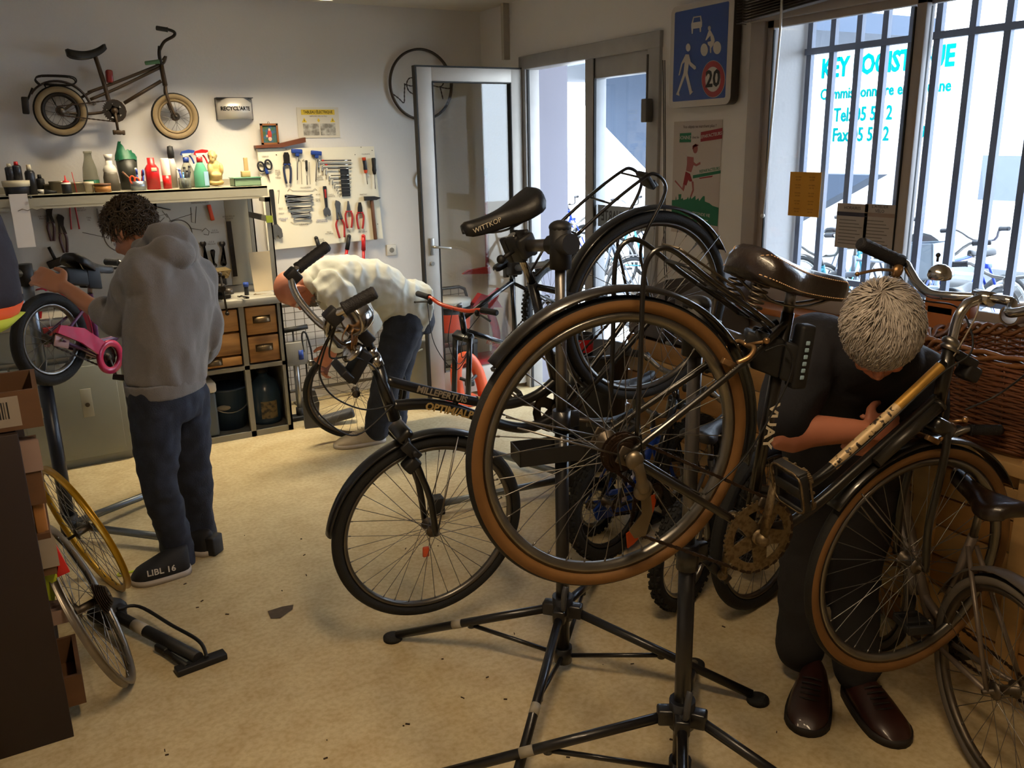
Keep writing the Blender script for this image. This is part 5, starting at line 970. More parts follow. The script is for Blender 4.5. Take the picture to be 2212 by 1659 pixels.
# scissors
M, L = tool_frame((567, 346), (583, 394), YB); t = thing('scissors', 'blue-handled scissors hanging on the white tool board', 'scissors', M=M)
MB().prism([(L*.45, -.008), (L*.45, .008), (L, .0)], .006).build('blades', mat('blade_brown', '7a5a48', .4, .6), t); MB().rbox((L*.2, -.010, 0), (L*.62, .010, .010), .004).build('pivot', BLUH, t)
for s in (-1, 1): MB().tube([(.035+.03*math.cos(a), s*.024+.02*math.sin(a), .008) for a in [2*pi*i/16 for i in range(16)]], .006, 6, closed=True).build('handle_ring', DGR, t)
pliers('cable_cutter', 'blue-handled cable cutter on the white tool board', (617, 329), (622, 396), YB, 'cutter', mat('handle_navy', '26304e', .5), BLUH, .014)
for (a, b, lab) in (((641, 326), (641, 389), 'left blue T-handle hex key on the tool board'), ((683, 330), (681, 392), 'right blue T-handle hex key on the tool board')):
    M, L = tool_frame(a, b, YB); t = thing('hex_driver', lab, 'hex key', M=M); MB().rbox((-.012, -.04, 0), (.016, .032, .02), .006).rbox((0, -.014, 0), (.035, .012, .018), .005).build('handle', BLUH, t); MB().cyl((.01, 0, .009), (L, 0, .009), .0035, n=8).build('shaft', STL, t)
driver('thin black bradawl between the blue T-handles', (660, 346), (662, 399), YB, BLKM, None, .008)
MB().box((P(734, 361, YB).x, YB-.006, P(752, 424, YB).z), (P(752, 361, YB).x, YB, P(734, 361, YB).z)).build('magnet_strip', BLKM, bd)
HK = [(687, 347, 18), (695, 356, 16), (703, 364.5, 15), (710, 379, 13), (717, 388, 12), (722, 397.5, 10), (727, 406, 7), (729, 413, 6), (733.5, 420.5, 6)]
for i, (lx, ly, sh) in enumerate(HK):
    r = .0055-.0005*i; pts = [P(757, ly-.6-.1*i, YB), P(lx+5, ly, YB), P(lx+1.2, ly+1, YB), P(lx, ly+4, YB), P(lx-.2, ly+sh, YB)]
    for p_ in pts: p_.y = YB-.006-r
    k = thing('hex_key', ['largest', 'second largest', 'third', 'fourth', 'fifth', 'sixth', 'seventh', 'eighth', 'smallest'][i]+' L-shaped hex key of the row, counted from the top', 'hex key', (0, 0, 0), group='hex keys on the tool board'); MB().tube(spline(pts, 3), r, 6).build('bar', CHR if i < 6 else STL, k)
    if i < 2: MB().tube([pts[1].lerp(pts[0], .02), pts[1].lerp(pts[0], .1)], r*1.1, 6).build('size_ring', REDP, k)
driver('orange and black screwdriver on the tool board', (784, 340), (792, 398), YB, DGR, ORH, .013, .58); driver('black screwdriver at the right of the tool board', (805, 341), (809, 408), YB, BLKM, None, .015, .53)
for i, (a, b) in enumerate((((614, 424), (676, 423)), ((616, 435), (677, 434)), ((620, 449), (676, 447)), ((627, 461), (672, 459)), ((632, 472), (672, 470)))): spanner(['top', 'second', 'middle', 'fourth', 'lowest'][i]+' open-ended spanner of the stack on the tool board', a, b, YB, .008, (.0118-.0009*i), ALU, 'stacked spanners on the tool board')
def adjustable(label, a, b, y, hm, ins, r=.024, hw=.012):
    M, L = tool_frame(a, b, y); t = thing('adjustable_wrench', label, 'wrench', M=M); MB().prism([(0, -hw*.8), (.01, -hw), (L*.55, -hw*.7), (L*.7, -hw*.6), (L*.7, hw*.6), (L*.55, hw*.7), (.01, hw), (0, hw*.8)], .012).build('handle', hm, t)
    MB().prism([(L*.68, -hw*.6), (L*.78, -r), (L*.92, -r*.95), (L, -r*.35), (L*.93, -r*.1), (L*.92, r*.25), (L*.99, r*.5), (L*.95, r*1.05), (L*.8, r), (L*.68, hw*.6)], .012).build('head', STL, t)
    if ins: MB().rbox((L*.1, -hw*.5, .011), (L*.38, hw*.5, .014), .002).build('grip_insert', ins, t)
adjustable('adjustable wrench with red insert on the tool board', (700, 402), (706, 468), YB, DGR, REDH); adjustable('big adjustable wrench hanging behind the shelf post', (585, 409), (598, 517), YB, BLKM, None, .036, .014)
pliers('water_pump_pliers', 'long water-pump pliers with red grips on the tool board', (726, 432), (738, 513), YB, 'pump', REDH, DGR, .02, STL); pliers('needle_nose_pliers', 'needle-nose pliers with red grips on the tool board', (751, 434), (754, 492), YB, 'needle', REDH, REDP, .016, STL); pliers('combination_pliers', 'combination pliers with red grips beside the hammer', (776, 437), (778, 494), YB, 'flat', REDH, REDP, .016)
M, L = tool_frame((801, 428), (810, 517), YB); t = thing('hammer', 'wooden-handled hammer at the right of the tool board', 'hammer', M=M); MB().rbox((-.01, -.012, 0), (L, .012, .018), .005).build('handle', WDH, t); MB().prism([(-.016, -.052), (.012, -.052), (.013, .01), (.014, .03), (.004, .06), (.0, .06), (-.012, .02)], .024).build('head', mat('hammer_head', '2a2624', .5, .5), t)
# loose handles hanging below the board
def cutter(label, a, b, y, m1, m2):
    t = thing('bolt_cutter', label, 'cutter', (0, 0, 0)); A, B = P(*a, y), P(*b, y); A.y = B.y = y-.02; B2 = A+(B-A)*2.6
    MB().tube([A, A.lerp(B, .75)], [.013, .015], 10).ell(A, .014).build('grip', m1, t); MB().tube([A.lerp(B, .7), B2], .011, 8).build('handle', m2, t); MB().cyl(A+V((0, .008, 0)), A+V((0, .03, 0)), .004).build('hook', STL, t)
cutter('black and red bolt cutter handle hanging below the tool board', (681, 514), (692, 548), 5.68, BLKM, REDP); cutter('middle black and red cutter handle hanging below the tool board', (752, 510), (746, 548), 5.68, BLKM, REDP); cutter('all red handle hanging below the tool board corner', (783, 510), (783, 550), 5.68, REDP, REDP)
# ------------------------------------------------------------------ other things on the back wall
t = thing('name_sign', 'curved white metal wall sign with workshop lettering', 'sign', (P(505, 235, 5.7).x, 5.699, P(505, 235, 5.66).z)); Rs = .135
arcs = [(Rs*math.sin(a), -Rs*math.cos(a)+Rs*math.cos(.95)-.012) for a in [-.95+1.9*i/16 for i in range(17)]]
MB().loft([[V((x, y, z)) for x, y in arcs]+[V((x*.97, y+.004, z)) for x, y in arcs[::-1]] for z in (-.062, .062)]).build('plate', mat('sign_satin', 'cfcac2', .35, .3, .04), t)
MB().box((-.112, -.012, -.065), (-.106, 0, .065)).box((.106, -.012, -.065), (.112, 0, .065)).box((-.11, -.06, .062), (.11, -.01, .066)).build('bracket', DGR, t)
lt = text('lettering', "RECYCL'ARTE", .031, BLKM, Matrix(), t, .0003, bold=.0012); me = lt.data
for v_ in me.vertices: a = v_.co.x/Rs; v_.co = V(((Rs+.001)*math.sin(a), -(Rs+.001)*math.cos(a)+Rs*math.cos(.95)-.012, v_.co.y))
# electrical board notice
a, b = P(640, 232, 5.698), P(735, 297, 5.698); nt = thing('electric_notice', 'paper notice about the electrical panel with yellow heading', 'notice', (0, 5.698, 0)); W_, H_ = b.x-a.x, a.z-b.z
MB().box((a.x, -.002, b.z), (b.x, 0, a.z)).build('sheet', mat('notice_paper', 'cfc6b4', .8, 0, .04), nt); YLW = mat('notice_yellow', 'd8b83a', .7, 0, .03); GRY = mat('notice_photo', '7d776c', .8, 0, .35, 25, col2='b8b2a6', thr=(.4, .6))
MB().box((a.x+W_*.1, -.003, a.z-H_*.24), (b.x-W_*.1, -.002, a.z-H_*.07)).build('heading_band', YLW, nt); text('lettering', 'TABLEAU ÉLECTRIQUE', .024, mat('ink_olive', '4c4212', .8), axes(((a.x+b.x)/2, -.0036, a.z-H_*.155), (1, 0, 0), (0, 0, 1), (0, -1, 0)), nt, .0003, bold=.0006, xs=.80)
text('lettering', 'ARMOIRE DES OUTILS', .012, INK, axes(((a.x+b.x)/2, -.0028, a.z-H_*.29), (1, 0, 0), (0, 0, 1), (0, -1, 0)), nt, .0002)
for f in (.16, .84):
    cx_ = a.x+W_*f; cz_ = a.z-H_*.42; MB().prism([(-.017, -.013), (.017, -.013), (0, .017)], .001, axes((cx_, -.002, cz_), (1, 0, 0), (0, 0, 1), (0, -1, 0))).build('warning_triangle', YLW, nt); MB().prism([(.003, .009), (-.005, -.002), (0, -.001), (-.002, -.010), (.005, .001), (0, 0)], .001, axes((cx_, -.003, cz_), (1, 0, 0), (0, 0, 1), (0, -1, 0))).build('bolt_mark', BLKM, nt)
MB().prism([(-.006, .01), (.006, .01), (.006, 0), (.012, 0), (0, -.013), (-.012, 0), (-.006, 0)], .001, axes(((a.x+b.x)/2, -.002, a.z-H_*.42), (1, 0, 0), (0, 0, 1), (0, -1, 0))).build('arrow_mark', YLW, nt)
for f0, f1 in ((.12, .5), (.53, .9)): MB().box((a.x+W_*f0, -.003, b.z+H_*.08), (a.x+W_*f1, -.002, b.z+H_*.47)).build('photo_print', GRY, nt)
# framed picture on the beam
a, b = P(561, 267, 5.66), P(603, 312, 5.66); t = thing('framed_picture', 'small wood-framed colourful picture standing on the wooden beam', 'picture', (0, 5.665, 0)); fw = .012
MB().box((a.x, -.015, b.z), (a.x+fw, 0, a.z)).box((b.x-fw, -.015, b.z), (b.x, 0, a.z)).box((a.x, -.015, a.z-fw), (b.x, 0, a.z)).box((a.x, -.015, b.z), (b.x, 0, b.z+fw)).build('frame', mat('frame_wood', '8a5526', .5), t); MB().box((a.x+fw, -.006, b.z+fw), (b.x-fw, 0, a.z-fw)).build('print', mat('print_blue', '2d5a8a', .6, 0, .2, 30, col2='3d5a34', thr=(.4, .6)), t)
cx_ = (a.x+b.x)/2; cz_ = (a.z+b.z)/2; MB().ell((cx_, -.008, cz_-.002), (.014, .002, .028)).build('print_red_shape', mat('print_red', 'b83a2a', .6, 0, .2, 60), t); MB().ell((cx_, -.008, cz_+.026), (.008, .002, .009)).ell((cx_, -.0085, cz_-.03), (.012, .002, .014)).ell((cx_-.018, -.0085, cz_-.012), (.006, .002, .009)).build('print_pale_shape', mat('print_pale', 'd8b49a', .6, 0, .2, 60), t); MB().tube([(cx_+.006*math.cos(q), -.004, a.z+.004+.006*math.sin(q)) for q in [2*pi*i/10 for i in range(10)]], .0015, 5, closed=True).build('hanger', DST, t)
a, b = P(553, 316, 5.64), P(661, 303, 5.64); MB().prism([(a.x, a.z-.012), (P(612, 318, 5.64).x, P(612, 318, 5.64).z), (b.x, b.z-.012), (b.x, b.z+.018), (P(600, 312, 5.64).x, P(600, 311, 5.64).z), (a.x, a.z+.005)], .055, axes((0, 5.70, 0), (1, 0, 0), (0, 0, 1), (0, -1, 0))).build('wooden_beam', mat('beam_wood', '6d3a1c', .5, 0, .2, 10, stretch=(.3, 1, 3)), label='tapered reddish wooden beam lying above the tool board', cat='beam')
# wheel rim with chain word
t = thing('rim_decoration', 'bare wheel rim on the wall with a word spelled in bicycle chain', 'decoration', (0, 5.672, 0)); c = P(910, 183, 5.672); Rw = .235
MB().lathe([(Rw, -.012), (Rw-.012, -.012), (Rw-.016, 0), (Rw-.012, .012), (Rw, .012), (Rw-.003, 0)], 64, axes((c.x, 0, c.z), (1, 0, 0), (0, 0, 1), (0, -1, 0)), closed=True).build('rim', mat('rim_bronze', '4a4038', .4, .7, .1), t)
def chainword(pts):
    pts = spline([(P(x_, y_, 5.672).x, -.006, P(x_, y_, 5.672).z) for x_, y_ in pts], 8); bchain(t, [(p_.x, p_.z) for p_ in pts], -.012, CHAIN, .0127, closed=False, name='chain_letter')
chainword([(847, 203), (860, 213), (871, 222), (872, 202), (873, 182)]); chainword([(873, 182), (888, 186), (897, 178), (893, 169), (882, 170), (877, 182), (882, 197), (896, 206)]); chainword([(925, 183), (937, 186), (949, 188), (956, 180), (950, 172), (958, 166), (970, 171), (976, 182), (970, 191), (956, 190), (949, 188)]); chainword([(949, 188), (952, 200), (955, 213)]); chainword([(900, 206), (906, 190), (911, 168), (913, 190), (920, 205)])
t = thing('wall_chainring', 'large toothed chainring fixed to the wall behind the glass door', 'chainring', M=axes((P(917, 390, 5.68).x, 5.68, P(917, 390, 5.68).z), (1, 0, 0), (0, 1, 0), (0, 0, 1))); bring(t, (0, 0), .068, 0, 44, STL, 5, .2, .004, 'ring', .55)
t = thing('wall_socket', 'square white wall socket right of the tool board', 'socket', (P(845, 540, 5.7).x, 5.7, P(845, 540, 5.7).z)); MB().rbox((-.036, -.012, -.038), (.036, 0, .038), .004).build('plate', WHT, t); MB().cyl((0, -.014, 0), (0, -.01, 0), .018).build('socket_hole', mat('socket_grey', '7d776c', .6), t)
# floor scraper and broom hung in the corner
t = thing('red_squeegee', 'red long-handled dustpan shovel hung on the corner wall', 'shovel', (0, 5.67, 0)); a, b = P(1050, 367, 5.67), P(1052, 582, 5.67)
MB().tube([V((a.x, 0, a.z)), V((b.x, 0, b.z))], .012, 10).build('handle', REDH, t); MB().tube([V((a.x, 0, a.z-.06)), V((a.x, 0, a.z+.01))], .013, 10).build('grip', BLKM, t); l_, r_ = P(998, 592, 5.67), P(1082, 590, 5.67); MB().prism([(l_.x, l_.z), (r_.x, r_.z), (r_.x-.01, r_.z+.02), (b.x+.03, b.z+.022), (b.x-.03, b.z+.02), (l_.x+.05, l_.z+.025)], .03, axes((0, .01, 0), (1, 0, 0), (0, 0, 1), (0, -1, 0))).build('pan', mat('pan_red', 'a82a2a', .5), t); MB().tube([V((a.x, 0, a.z)), V((a.x-.012, 0, a.z+.02))], .003, 6).build('hook', STL, t)
t = thing('green_broom', 'green broom leaning against the corner beside the door', 'broom', (0, 0, 0)); a, b = at(1088, 312, X=3.04), at(1093, 690, X=2.96); a.y = min(a.y, 5.45)
a, b = at(1087, 312, Y=5.66), at(1093, 690, Y=5.60)
MB().tube([a, b], .013, 10).build('handle', mat('broom_green', '2d6b52', .5), t); MB().tube([a, a.lerp(b, .08)], .0145, 10).build('grip', BLKM, t); MB().rbox((b.x-.065, b.y-.03, b.z-.025), (b.x+.065, b.y+.03, b.z+.02), .012).build('head', mat('broom_teal', '2a8068', .5), t); MB().prism([(-.06, -.02), (.06, -.02), (.07, -.085), (-.065, -.085)], .05, axes((b.x, b.y+.025, b.z), (1, 0, 0), (0, 0, 1), (0, -1, 0))).build('bristles', mat('bristle_straw', '8a7c52', .9, 0, .3, 80, stretch=(1, 1, .1)), t)
# ================================================================== WINDOW WALL, CRATES AND CORNER
def RW(px, py, x=3.07): return at(px, py, X=x)
# traffic sign (bowed metal box)
TX = 3.005; c = [RW(1447, 22, TX), RW(1587, -2, TX), RW(1573, 230, TX), RW(1450, 240, TX)]
yc = sum(p.y for p in c)/4; zc = sum(p.z for p in c)/4; SWd = .455; SHt = .62
zc = RW(1510, 118, TX).z; yc = RW(1512, 118, TX).y; SWd = RW(1447, 120, TX).y-RW(1580, 120, TX).y; SHt = RW(1510, 10, TX).z-RW(1510, 236, TX).z
sg = thing('traffic_sign', 'blue shared-zone traffic sign with walker, cyclist, car and 20 limit', 'traffic sign', M=wallR(yc, zc, TX, 0))
MB().prism(rrect(SWd, SHt, .035), .05, Matrix.Translation((0, 0, -.052))).build('sign_body', mat('sign_edge', '4d4642', .4, .5), sg); SWH = mat('sign_white', 'b9b2aa', .4, 0, .04); SBL = mat('sign_blue', '123f8c', .35, 0, .06)
MB().prism(rrect(SWd, SHt, .035), .003, Matrix.Translation((0, 0, -.002))).build('white_face', SWH, sg)
bw, bh = SWd*.86, SHt*.88; MB().prism(rrect(bw, bh, .008), .001, Matrix.Translation((-.002, .002, .001))).build('blue_field', SBL, sg)
def sgn(nm, poly, m=SWH, z=.0022):
    # poly in picture units of the 1062x1659 close-up mapped onto the blue field
    def mp(u, v):
        fx = (u-72)/(905-72-((v-200)/1300)*40); top = 205-((u-75)/850)*190; bot = 1495-((u-75)/800)*70; fy = (v-top)/(bot-top); return ((fx-.5)*bw, (.5-fy)*bh)
    MB().prism([mp(*p) for p in poly][::1], .001, Matrix.Translation((0, 0, z))).build(nm, m, sg)
def circ(cx, cy, rx, ry, n=22): return [(cx+rx*math.cos(2*pi*i/n), cy+ry*math.sin(2*pi*i/n)) for i in range(n)]
sgn('walker_head', circ(300, 690, 37, 58)); sgn('walker_body', [(262, 790), (315, 790), (345, 900), (425, 960), (430, 995), (405, 1010), (330, 950), (315, 920), (300, 1060), (375, 1330), (395, 1330), (345, 1385), (330, 1330), (265, 1095), (170, 1350), (180, 1400), (125, 1380), (150, 1320), (235, 1060), (250, 900), (215, 930), (175, 1095), (155, 1100), (195, 920)])
sgn('rider_head', circ(622, 405, 22, 34)); sgn('rider_body', [(612, 440), (640, 435), (690, 520), (705, 580), (690, 640), (655, 690), (655, 765), (640, 760), (635, 670), (605, 640), (600, 605), (650, 590), (640, 510), (580, 580), (565, 580)]); sgn('cycle_wheel', circ(550, 718, 55, 92)); sgn('cycle_wheel', circ(742, 685, 58, 94))
sgn('car_mark', [(370, 250), (490, 228), (510, 330), (508, 390), (497, 395), (495, 460), (478, 465), (472, 405), (372, 420), (368, 490), (350, 492), (342, 400), (340, 355)]); sgn('car_screen', [(385, 265), (475, 248), (485, 312), (372, 332)], SBL, .0034)
sgn('limit_edge', circ(692, 1145, 172, 275, 36)); sgn('limit_ring', circ(692, 1145, 166, 268, 36), mat('sign_red', '9c1c26', .4), .0034); sgn('limit_disc', circ(692, 1148, 112, 185, 30), SWH, .0046)
def mpt(u, v): fx = (u-72)/(833-((v-200)/1300)*40); top = 205-((u-75)/850)*190; bot = 1495-((u-75)/800)*70; return ((fx-.5)*bw, (.5-(v-top)/(bot-top))*bh)
text('lettering', '20', .105, BLKM, Matrix.Translation((*mpt(692, 1148), .006)), sg, .0004, bold=.003, xs=.95)
# recycling campaign poster
pz, py_ = RW(1503, 385).z, RW(1503, 385).y; PW = RW(1452, 300).y-RW(1555, 300).y; PH = RW(1500, 268).z-RW(1500, 512).z
po = thing('campaign_poster', 'paper repair campaign poster with red runner above green skyline', 'poster', M=wallR(py_, pz, 3.07, .001)); PP = mat('poster_paper', 'b7aca4', .8, 0, .03)
MB().box((-PW/2, -PH/2, 0), (PW/2, PH/2, .001)).build('sheet', PP, po); PG = mat('poster_green', '1f6b4c', .8, 0, .08); PR = mat('poster_red', '8a2630', .8, 0, .06); PRD = mat('poster_rose', '9d5a56', .8, 0, .1)
def pg(nm, poly, m, z=.001):
    def mp(u, v): fx = (u-150)/(630); top = 105; bot = 1610; return ((fx-.5)*PW, (.5-(v-top)/(bot-top))*PH)
    MB().prism([mp(*p) for p in poly], .0006, Matrix.Translation((0, 0, z))).build(nm, m, po)
sky = [(150, 1410), (150, 1170), (200, 1165), (205, 1110), (215, 1165), (245, 1150), (240, 1085), (280, 1080), (275, 1150), (300, 1130), (310, 1160), (360, 1140), (375, 1110), (385, 1150), (410, 1100), (420, 1140), (470, 1090), (480, 1150), (515, 1120), (525, 1160), (575, 1090), (595, 1090), (600, 1160), (660, 1180), (700, 1210), (780, 1230), (775, 1475)]
pg('skyline', sky, PG); pg('green_tag', [(235, 262), (388, 258), (388, 382), (232, 382)], PG); pg('red_tag', [(515, 255), (785, 210), (785, 345), (515, 380)], PR); pg('green_stripe', [(430, 820), (785, 745), (785, 785), (430, 862)], PG); pg('red_stripe', [(515, 850), (690, 815), (680, 835), (520, 865)], PR)
pg('runner_shorts', [(330, 770), (390, 800), (425, 900), (390, 905), (370, 880), (345, 960), (300, 945)], PR); pg('runner_torso', [(345, 570), (430, 580), (435, 680), (405, 780), (335, 760), (345, 680)], PRD); pg('runner_head', circ(450, 470, 32, 60, 14), PRD); pg('runner_cap', [(412, 430), (450, 405), (495, 425), (440, 445), (412, 480)], PR); pg('runner_arm', [(430, 640), (470, 670), (520, 640), (525, 670), (470, 700), (425, 680)], PRD); pg('runner_back_arm', [(190, 480), (340, 560), (335, 620), (200, 500)], PP, .0012); pg('runner_leg', [(300, 945), (330, 950), (310, 1040), (180, 910), (190, 890), (290, 1000)], PRD); pg('runner_front_leg', [(415, 905), (440, 900), (450, 1020), (420, 1110), (400, 1110), (430, 1010)], PRD); pg('red_logo', [(425, 1490), (450, 1490), (450, 1530), (425, 1530)], PR); pg('pink_logo', circ(235, 1460, 32, 28, 14), PRD); pg('pale_logo', circ(610, 1530, 30, 30, 14), PRD)
def ptx(b_, u, v, s_, m, rot=0): text('lettering', b_, s_, m, Matrix.Translation((((u-150)/630-.5)*PW, (.5-(v-105)/1505)*PH, .0018)) @ Matrix.Rotation(rot, 4, 'Z'), po, .0001, bold=.0003)
GTX = mat('poster_grey_ink', '6b605c', .8); ptx('Vos objets ne marchent plus ?', 495, 180, .02, GTX); ptx('DONNEZ', 312, 322, .026, PP); ptx('chez les', 450, 320, .016, GTX); ptx("REPAR'ACTEURS !", 650, 298, .022, PP, .11); ptx('REPAR\'ACTEURS', 645, 745, .02, PG, .13); ptx('MA SECONDE VIE', 520, 1335, .022, PP, -.05); ptx('La réparation, un geste pour l\'environnement', 470, 1395, .011, PP, -.06)
# papers on the glass
def sheet(nm, label, tl, br, m, x=3.055):
    a, b = RW(*tl, x), RW(*br, x); t = thing(nm, label, 'paper', M=wallR((a.y+b.y)/2, (a.z+b.z)/2, x, 0)); w_, h_ = abs(a.y-b.y), abs(a.z-b.z); MB().box((-w_/2, -h_/2, 0), (w_/2, h_/2, .001)).build('sheet', m, t); return t, w_, h_
GTX2 = mat('print_grey', '6f6a66', .8)
t, w_, h_ = sheet('yellow_notice', 'yellow printed sheet taped to the window glass', (1708, 371), (1768, 470), mat('paper_yellow', 'c8902e', .8, 0, .05))
for r_ in range(5):
    for q_ in range(2): text('print', 'xx xxx\nxx xx', .012, mat('print_ochre', '8f6420', .8), Matrix.Translation(((-.22+.44*q_)*w_, (.36-.18*r_)*h_, .0015)), t, .0001)
for lab, tl, br, head, hm in (('white printed opening notice with dark band on the window', (1810, 438), (1868, 540), 'HORAIRES', mat('band_navy', '3a3a4c', .8)), ('white printed membership notice with tan band on the window', (1870, 440), (1926, 542), "L'ATELIER\nVÉLO", mat('band_tan', '8f8078', .8))):
    t, w_, h_ = sheet('printed_notice', lab, tl, br, mat('paper_grey', 'a39c98', .85, 0, .03)); MB().box((-w_/2, h_*.22, .001), (w_/2, h_*.31, .0016)).build('colour_band', hm, t); text('print', head, .018, BLKM, Matrix.Translation((0, h_*.40, .0016)), t, .0001)
    for r_ in range(8): MB().box((-w_*.4, h_*(.12-.075*r_), .001), (w_*(.15+.05*(r_*7 % 5)), h_*(.14-.075*r_), .0014)).build('print_line', GTX2, t)
t, w_, h_ = sheet('glass_sticker', 'pale sticker with reversed lettering on the fixed door pane', (1292, 442), (1396, 500), mat('sticker_glass', '8f979e', .7, 0, .05), 3.098)
text('print', "RECYCL'ARTE", .085, mat('sticker_ink', '4a4c52', .8), Matrix.Translation((0, 0, .0016)) @ Matrix.Scale(-1, 4, V((1, 0, 0))), t, .0002, bold=.002, xs=.75)
# ------------------------------------------------------------------ plank crates under the window
PLK = [mat('plank_%d' % i, c_, .65, 0, .25, 3, stretch=(3, .4, 6), bump=.05) for i, c_ in enumerate(('c79c60', 'ba8c52', 'd0a86c', 'b58448'))]
def crate(label, x0, x1, y0, y1, h, rows, posts=True, top=False):
    t = thing('plank_crate', label, 'crate', (x0, y0, 0)); L = y1-y0; D_ = x1-x0; ph = h/rows
    for r_ in range(rows):
        MB().rbox((0, 0, ph*r_+.004), (.018, L, ph*(r_+1)-.002), .003).build('plank', PLK[(r_*3+rows) % 4], t)
        MB().rbox((.018, 0, ph*r_+.004), (D_, .018, ph*(r_+1)-.002), .003).build('plank', PLK[(r_*2+1) % 4], t); MB().rbox((.018, L-.018, ph*r_+.004), (D_, L, ph*(r_+1)-.002), .003).build('plank', PLK[(r_+1) % 4], t)
    for y in ((.0, L*.5, L-.06) if posts else ()): MB().rbox((.018, y+.002, 0), (.05, y+.06, h), .003).build('post', PLK[1], t)
    MB().box((.018, .018, .01), (D_, L-.018, .03)).build('bottom_board', PLK[0], t)
    return t
crate('long pale plank crate behind the spoked wheels', 2.80, 3.05, 2.30, 3.62, .68, 7)
c2 = crate('tall plank crate under the wicker basket', 2.53, 3.03, 1.02, 1.88, .74, 7)
for y in (.30, .36): MB().rbox((-.03, y-.06 if y < .33 else y+.2, .0), (.0, y if y < .33 else y+.28, .74), .003).build('corner_post', PLK[2], c2)
MB().rbox((-.05, .2, .69), (.0, .62, .73), .003).build('top_rail', PLK[2], c2)
# upright wooden frame by the sill
t = thing('wooden_easel', 'orange stained wooden frame standing behind the wicker basket', 'frame', (2.80, 1.83, .742)); EW = mat('easel_wood', 'a8622c', .5, 0, .15, 4, stretch=(1, 1, .3))
a = RW(2030, 660, 2.75); MB().rbox((-.02, -.06, 0), (.03, .04, .36), .004).build('upright', EW, t); MB().rbox((-.02, -.12, .33), (.03, .05, .39), .004).build('cross_bar', EW, t); MB().rbox((.035, -.03, 0), (.07, .03, .34), .004).build('back_leg', EW, t)
# wicker basket on the crate
WK = mat('wicker', '7a4724', .55, 0, .25, 40, bump=.3, bscale=120); WK2 = mat('wicker_rim', '8a5a30', .55, 0, .2, 40)
bk_ = thing('wicker_basket', 'large brown woven wicker basket on the plank crate', 'basket', (2.70, 1.40, .742)); bm_ = MB(); rows_ = 30; nst = 44
def brad(k, a): s_ = k/rows_; rx = .185+.03*s_; ry = .31+.05*s_; return V((rx*math.copysign(abs(math.cos(a))**.7, math.cos(a)), ry*math.copysign(abs(math.sin(a))**.7, math.sin(a)), .01+s_*.27))
for k in range(rows_):
    bm_.tube([brad(k, 2*pi*i/(nst*2))*1.0+(brad(k, 2*pi*i/(nst*2)).normalized()*(.006*math.cos(pi*(i+2*k)/2.0*1.0))) for i in range(nst*2)], .0052, 5, closed=True)
bm_.build('weave', WK, bk_, kind='stuff')
bm2 = MB()
for i in range(nst): a = 2*pi*i/nst; bm2.tube([brad(0, a), brad(rows_*.5, a), brad(rows_, a)], .004, 5)
bm2.build('stakes', WK, bk_, kind='stuff')
rm_ = MB()
for ph in (0, 2.1, 4.2): rm_.tube([brad(rows_, 2*pi*i/160)+V((0, 0, .012*math.sin(i*.55+ph)+.012))+brad(rows_, 2*pi*i/160).normalized()*.012*math.cos(i*.55+ph) for i in range(160)], .008, 6, closed=True)
rm_.build('braided_rim', WK2, bk_); MB().lathe([(0, 0), (.25, 0), (.25, .012), (0, .012)], 28, Matrix.Diagonal((.72, 1.2, 1, 1))).build('base', WK, bk_)
MB().lathe([(.03, 0), (.035, 0), (.035, .12), (.028, .12), (.028, 0)], 16, axes((2.86, 1.62, 1.09), (0, 1, 0), (0, 0, 1), (1, 0, 0))).build('paper_roll', mat('roll_tan', '9c8468', .8), label='short rolled paper tube on the sill behind the basket', cat='roll')
# sheet metal trays and tubs on the long crate
GMT = mat('tray_grey', '66615f', .45, .3, .1, 12)
def tray(label, px, py, w_, h_, d_, x, rot=0, m=GMT):
    p = at(px, py, X=x); t = thing('metal_tray', label, 'tray', (x, p.y, .685), rot); MB().box((-d_/2, -w_/2, 0), (d_/2, w_/2, .004)).build('base', m, t); MB().prism([(-w_/2, 0), (w_/2, 0), (w_/2, h_*.6), (-w_/2, h_)], .004, axes((-d_/2, 0, 0), (0, 1, 0), (0, 0, 1), (1, 0, 0))).build('front_side', m, t); MB().prism([(-w_/2, 0), (w_/2, 0), (w_/2, h_*.6), (-w_/2, h_)], .004, axes((d_/2-.004, 0, 0), (0, 1, 0), (0, 0, 1), (1, 0, 0))).build('back_side', m, t)
    for y, hh in ((-w_/2, h_), (w_/2-.004, h_*.6)): MB().box((-d_/2, y, 0), (d_/2, y+.004, hh)).build('end_side', m, t)
    return t
tray('grey sheet metal tray by the poster, nearer the window', 1540, 590, .32, .40, .2, 2.93); tray('grey sheet metal tray stacked beside the poster foot', 1432, 570, .30, .32, .2, 2.93)
t = thing('dark_tub', 'grey plastic tub seen behind the tall rack hoops', 'tub', (2.55, 3.62, 0)); MB().lathe([(0, 0), (.17, 0), (.21, .62), (.22, .62), (.22, .64), (.195, .64), (.16, .01), (0, .01)], 28).build('body', mat('tub_grey', '4b4e57', .45, 0, .1), t); MB().tube([(.215*math.cos(a), .215*math.sin(a), .63) for a in [2*pi*i/30 for i in range(30)]], .008, 6, closed=True).build('rim', BLKM, t)
t = thing('red_cup', 'dark cup with red label standing on the grey tub edge', 'cup', (2.43, 3.50, .642)); MB().lathe([(0, 0), (.045, 0), (.05, .11), (.046, .11), (.042, .006), (0, .006)], 20).build('body', BLKM, t); MB().lathe([(.0465, .02), (.0495, .085)], 20).build('label', REDP, t)
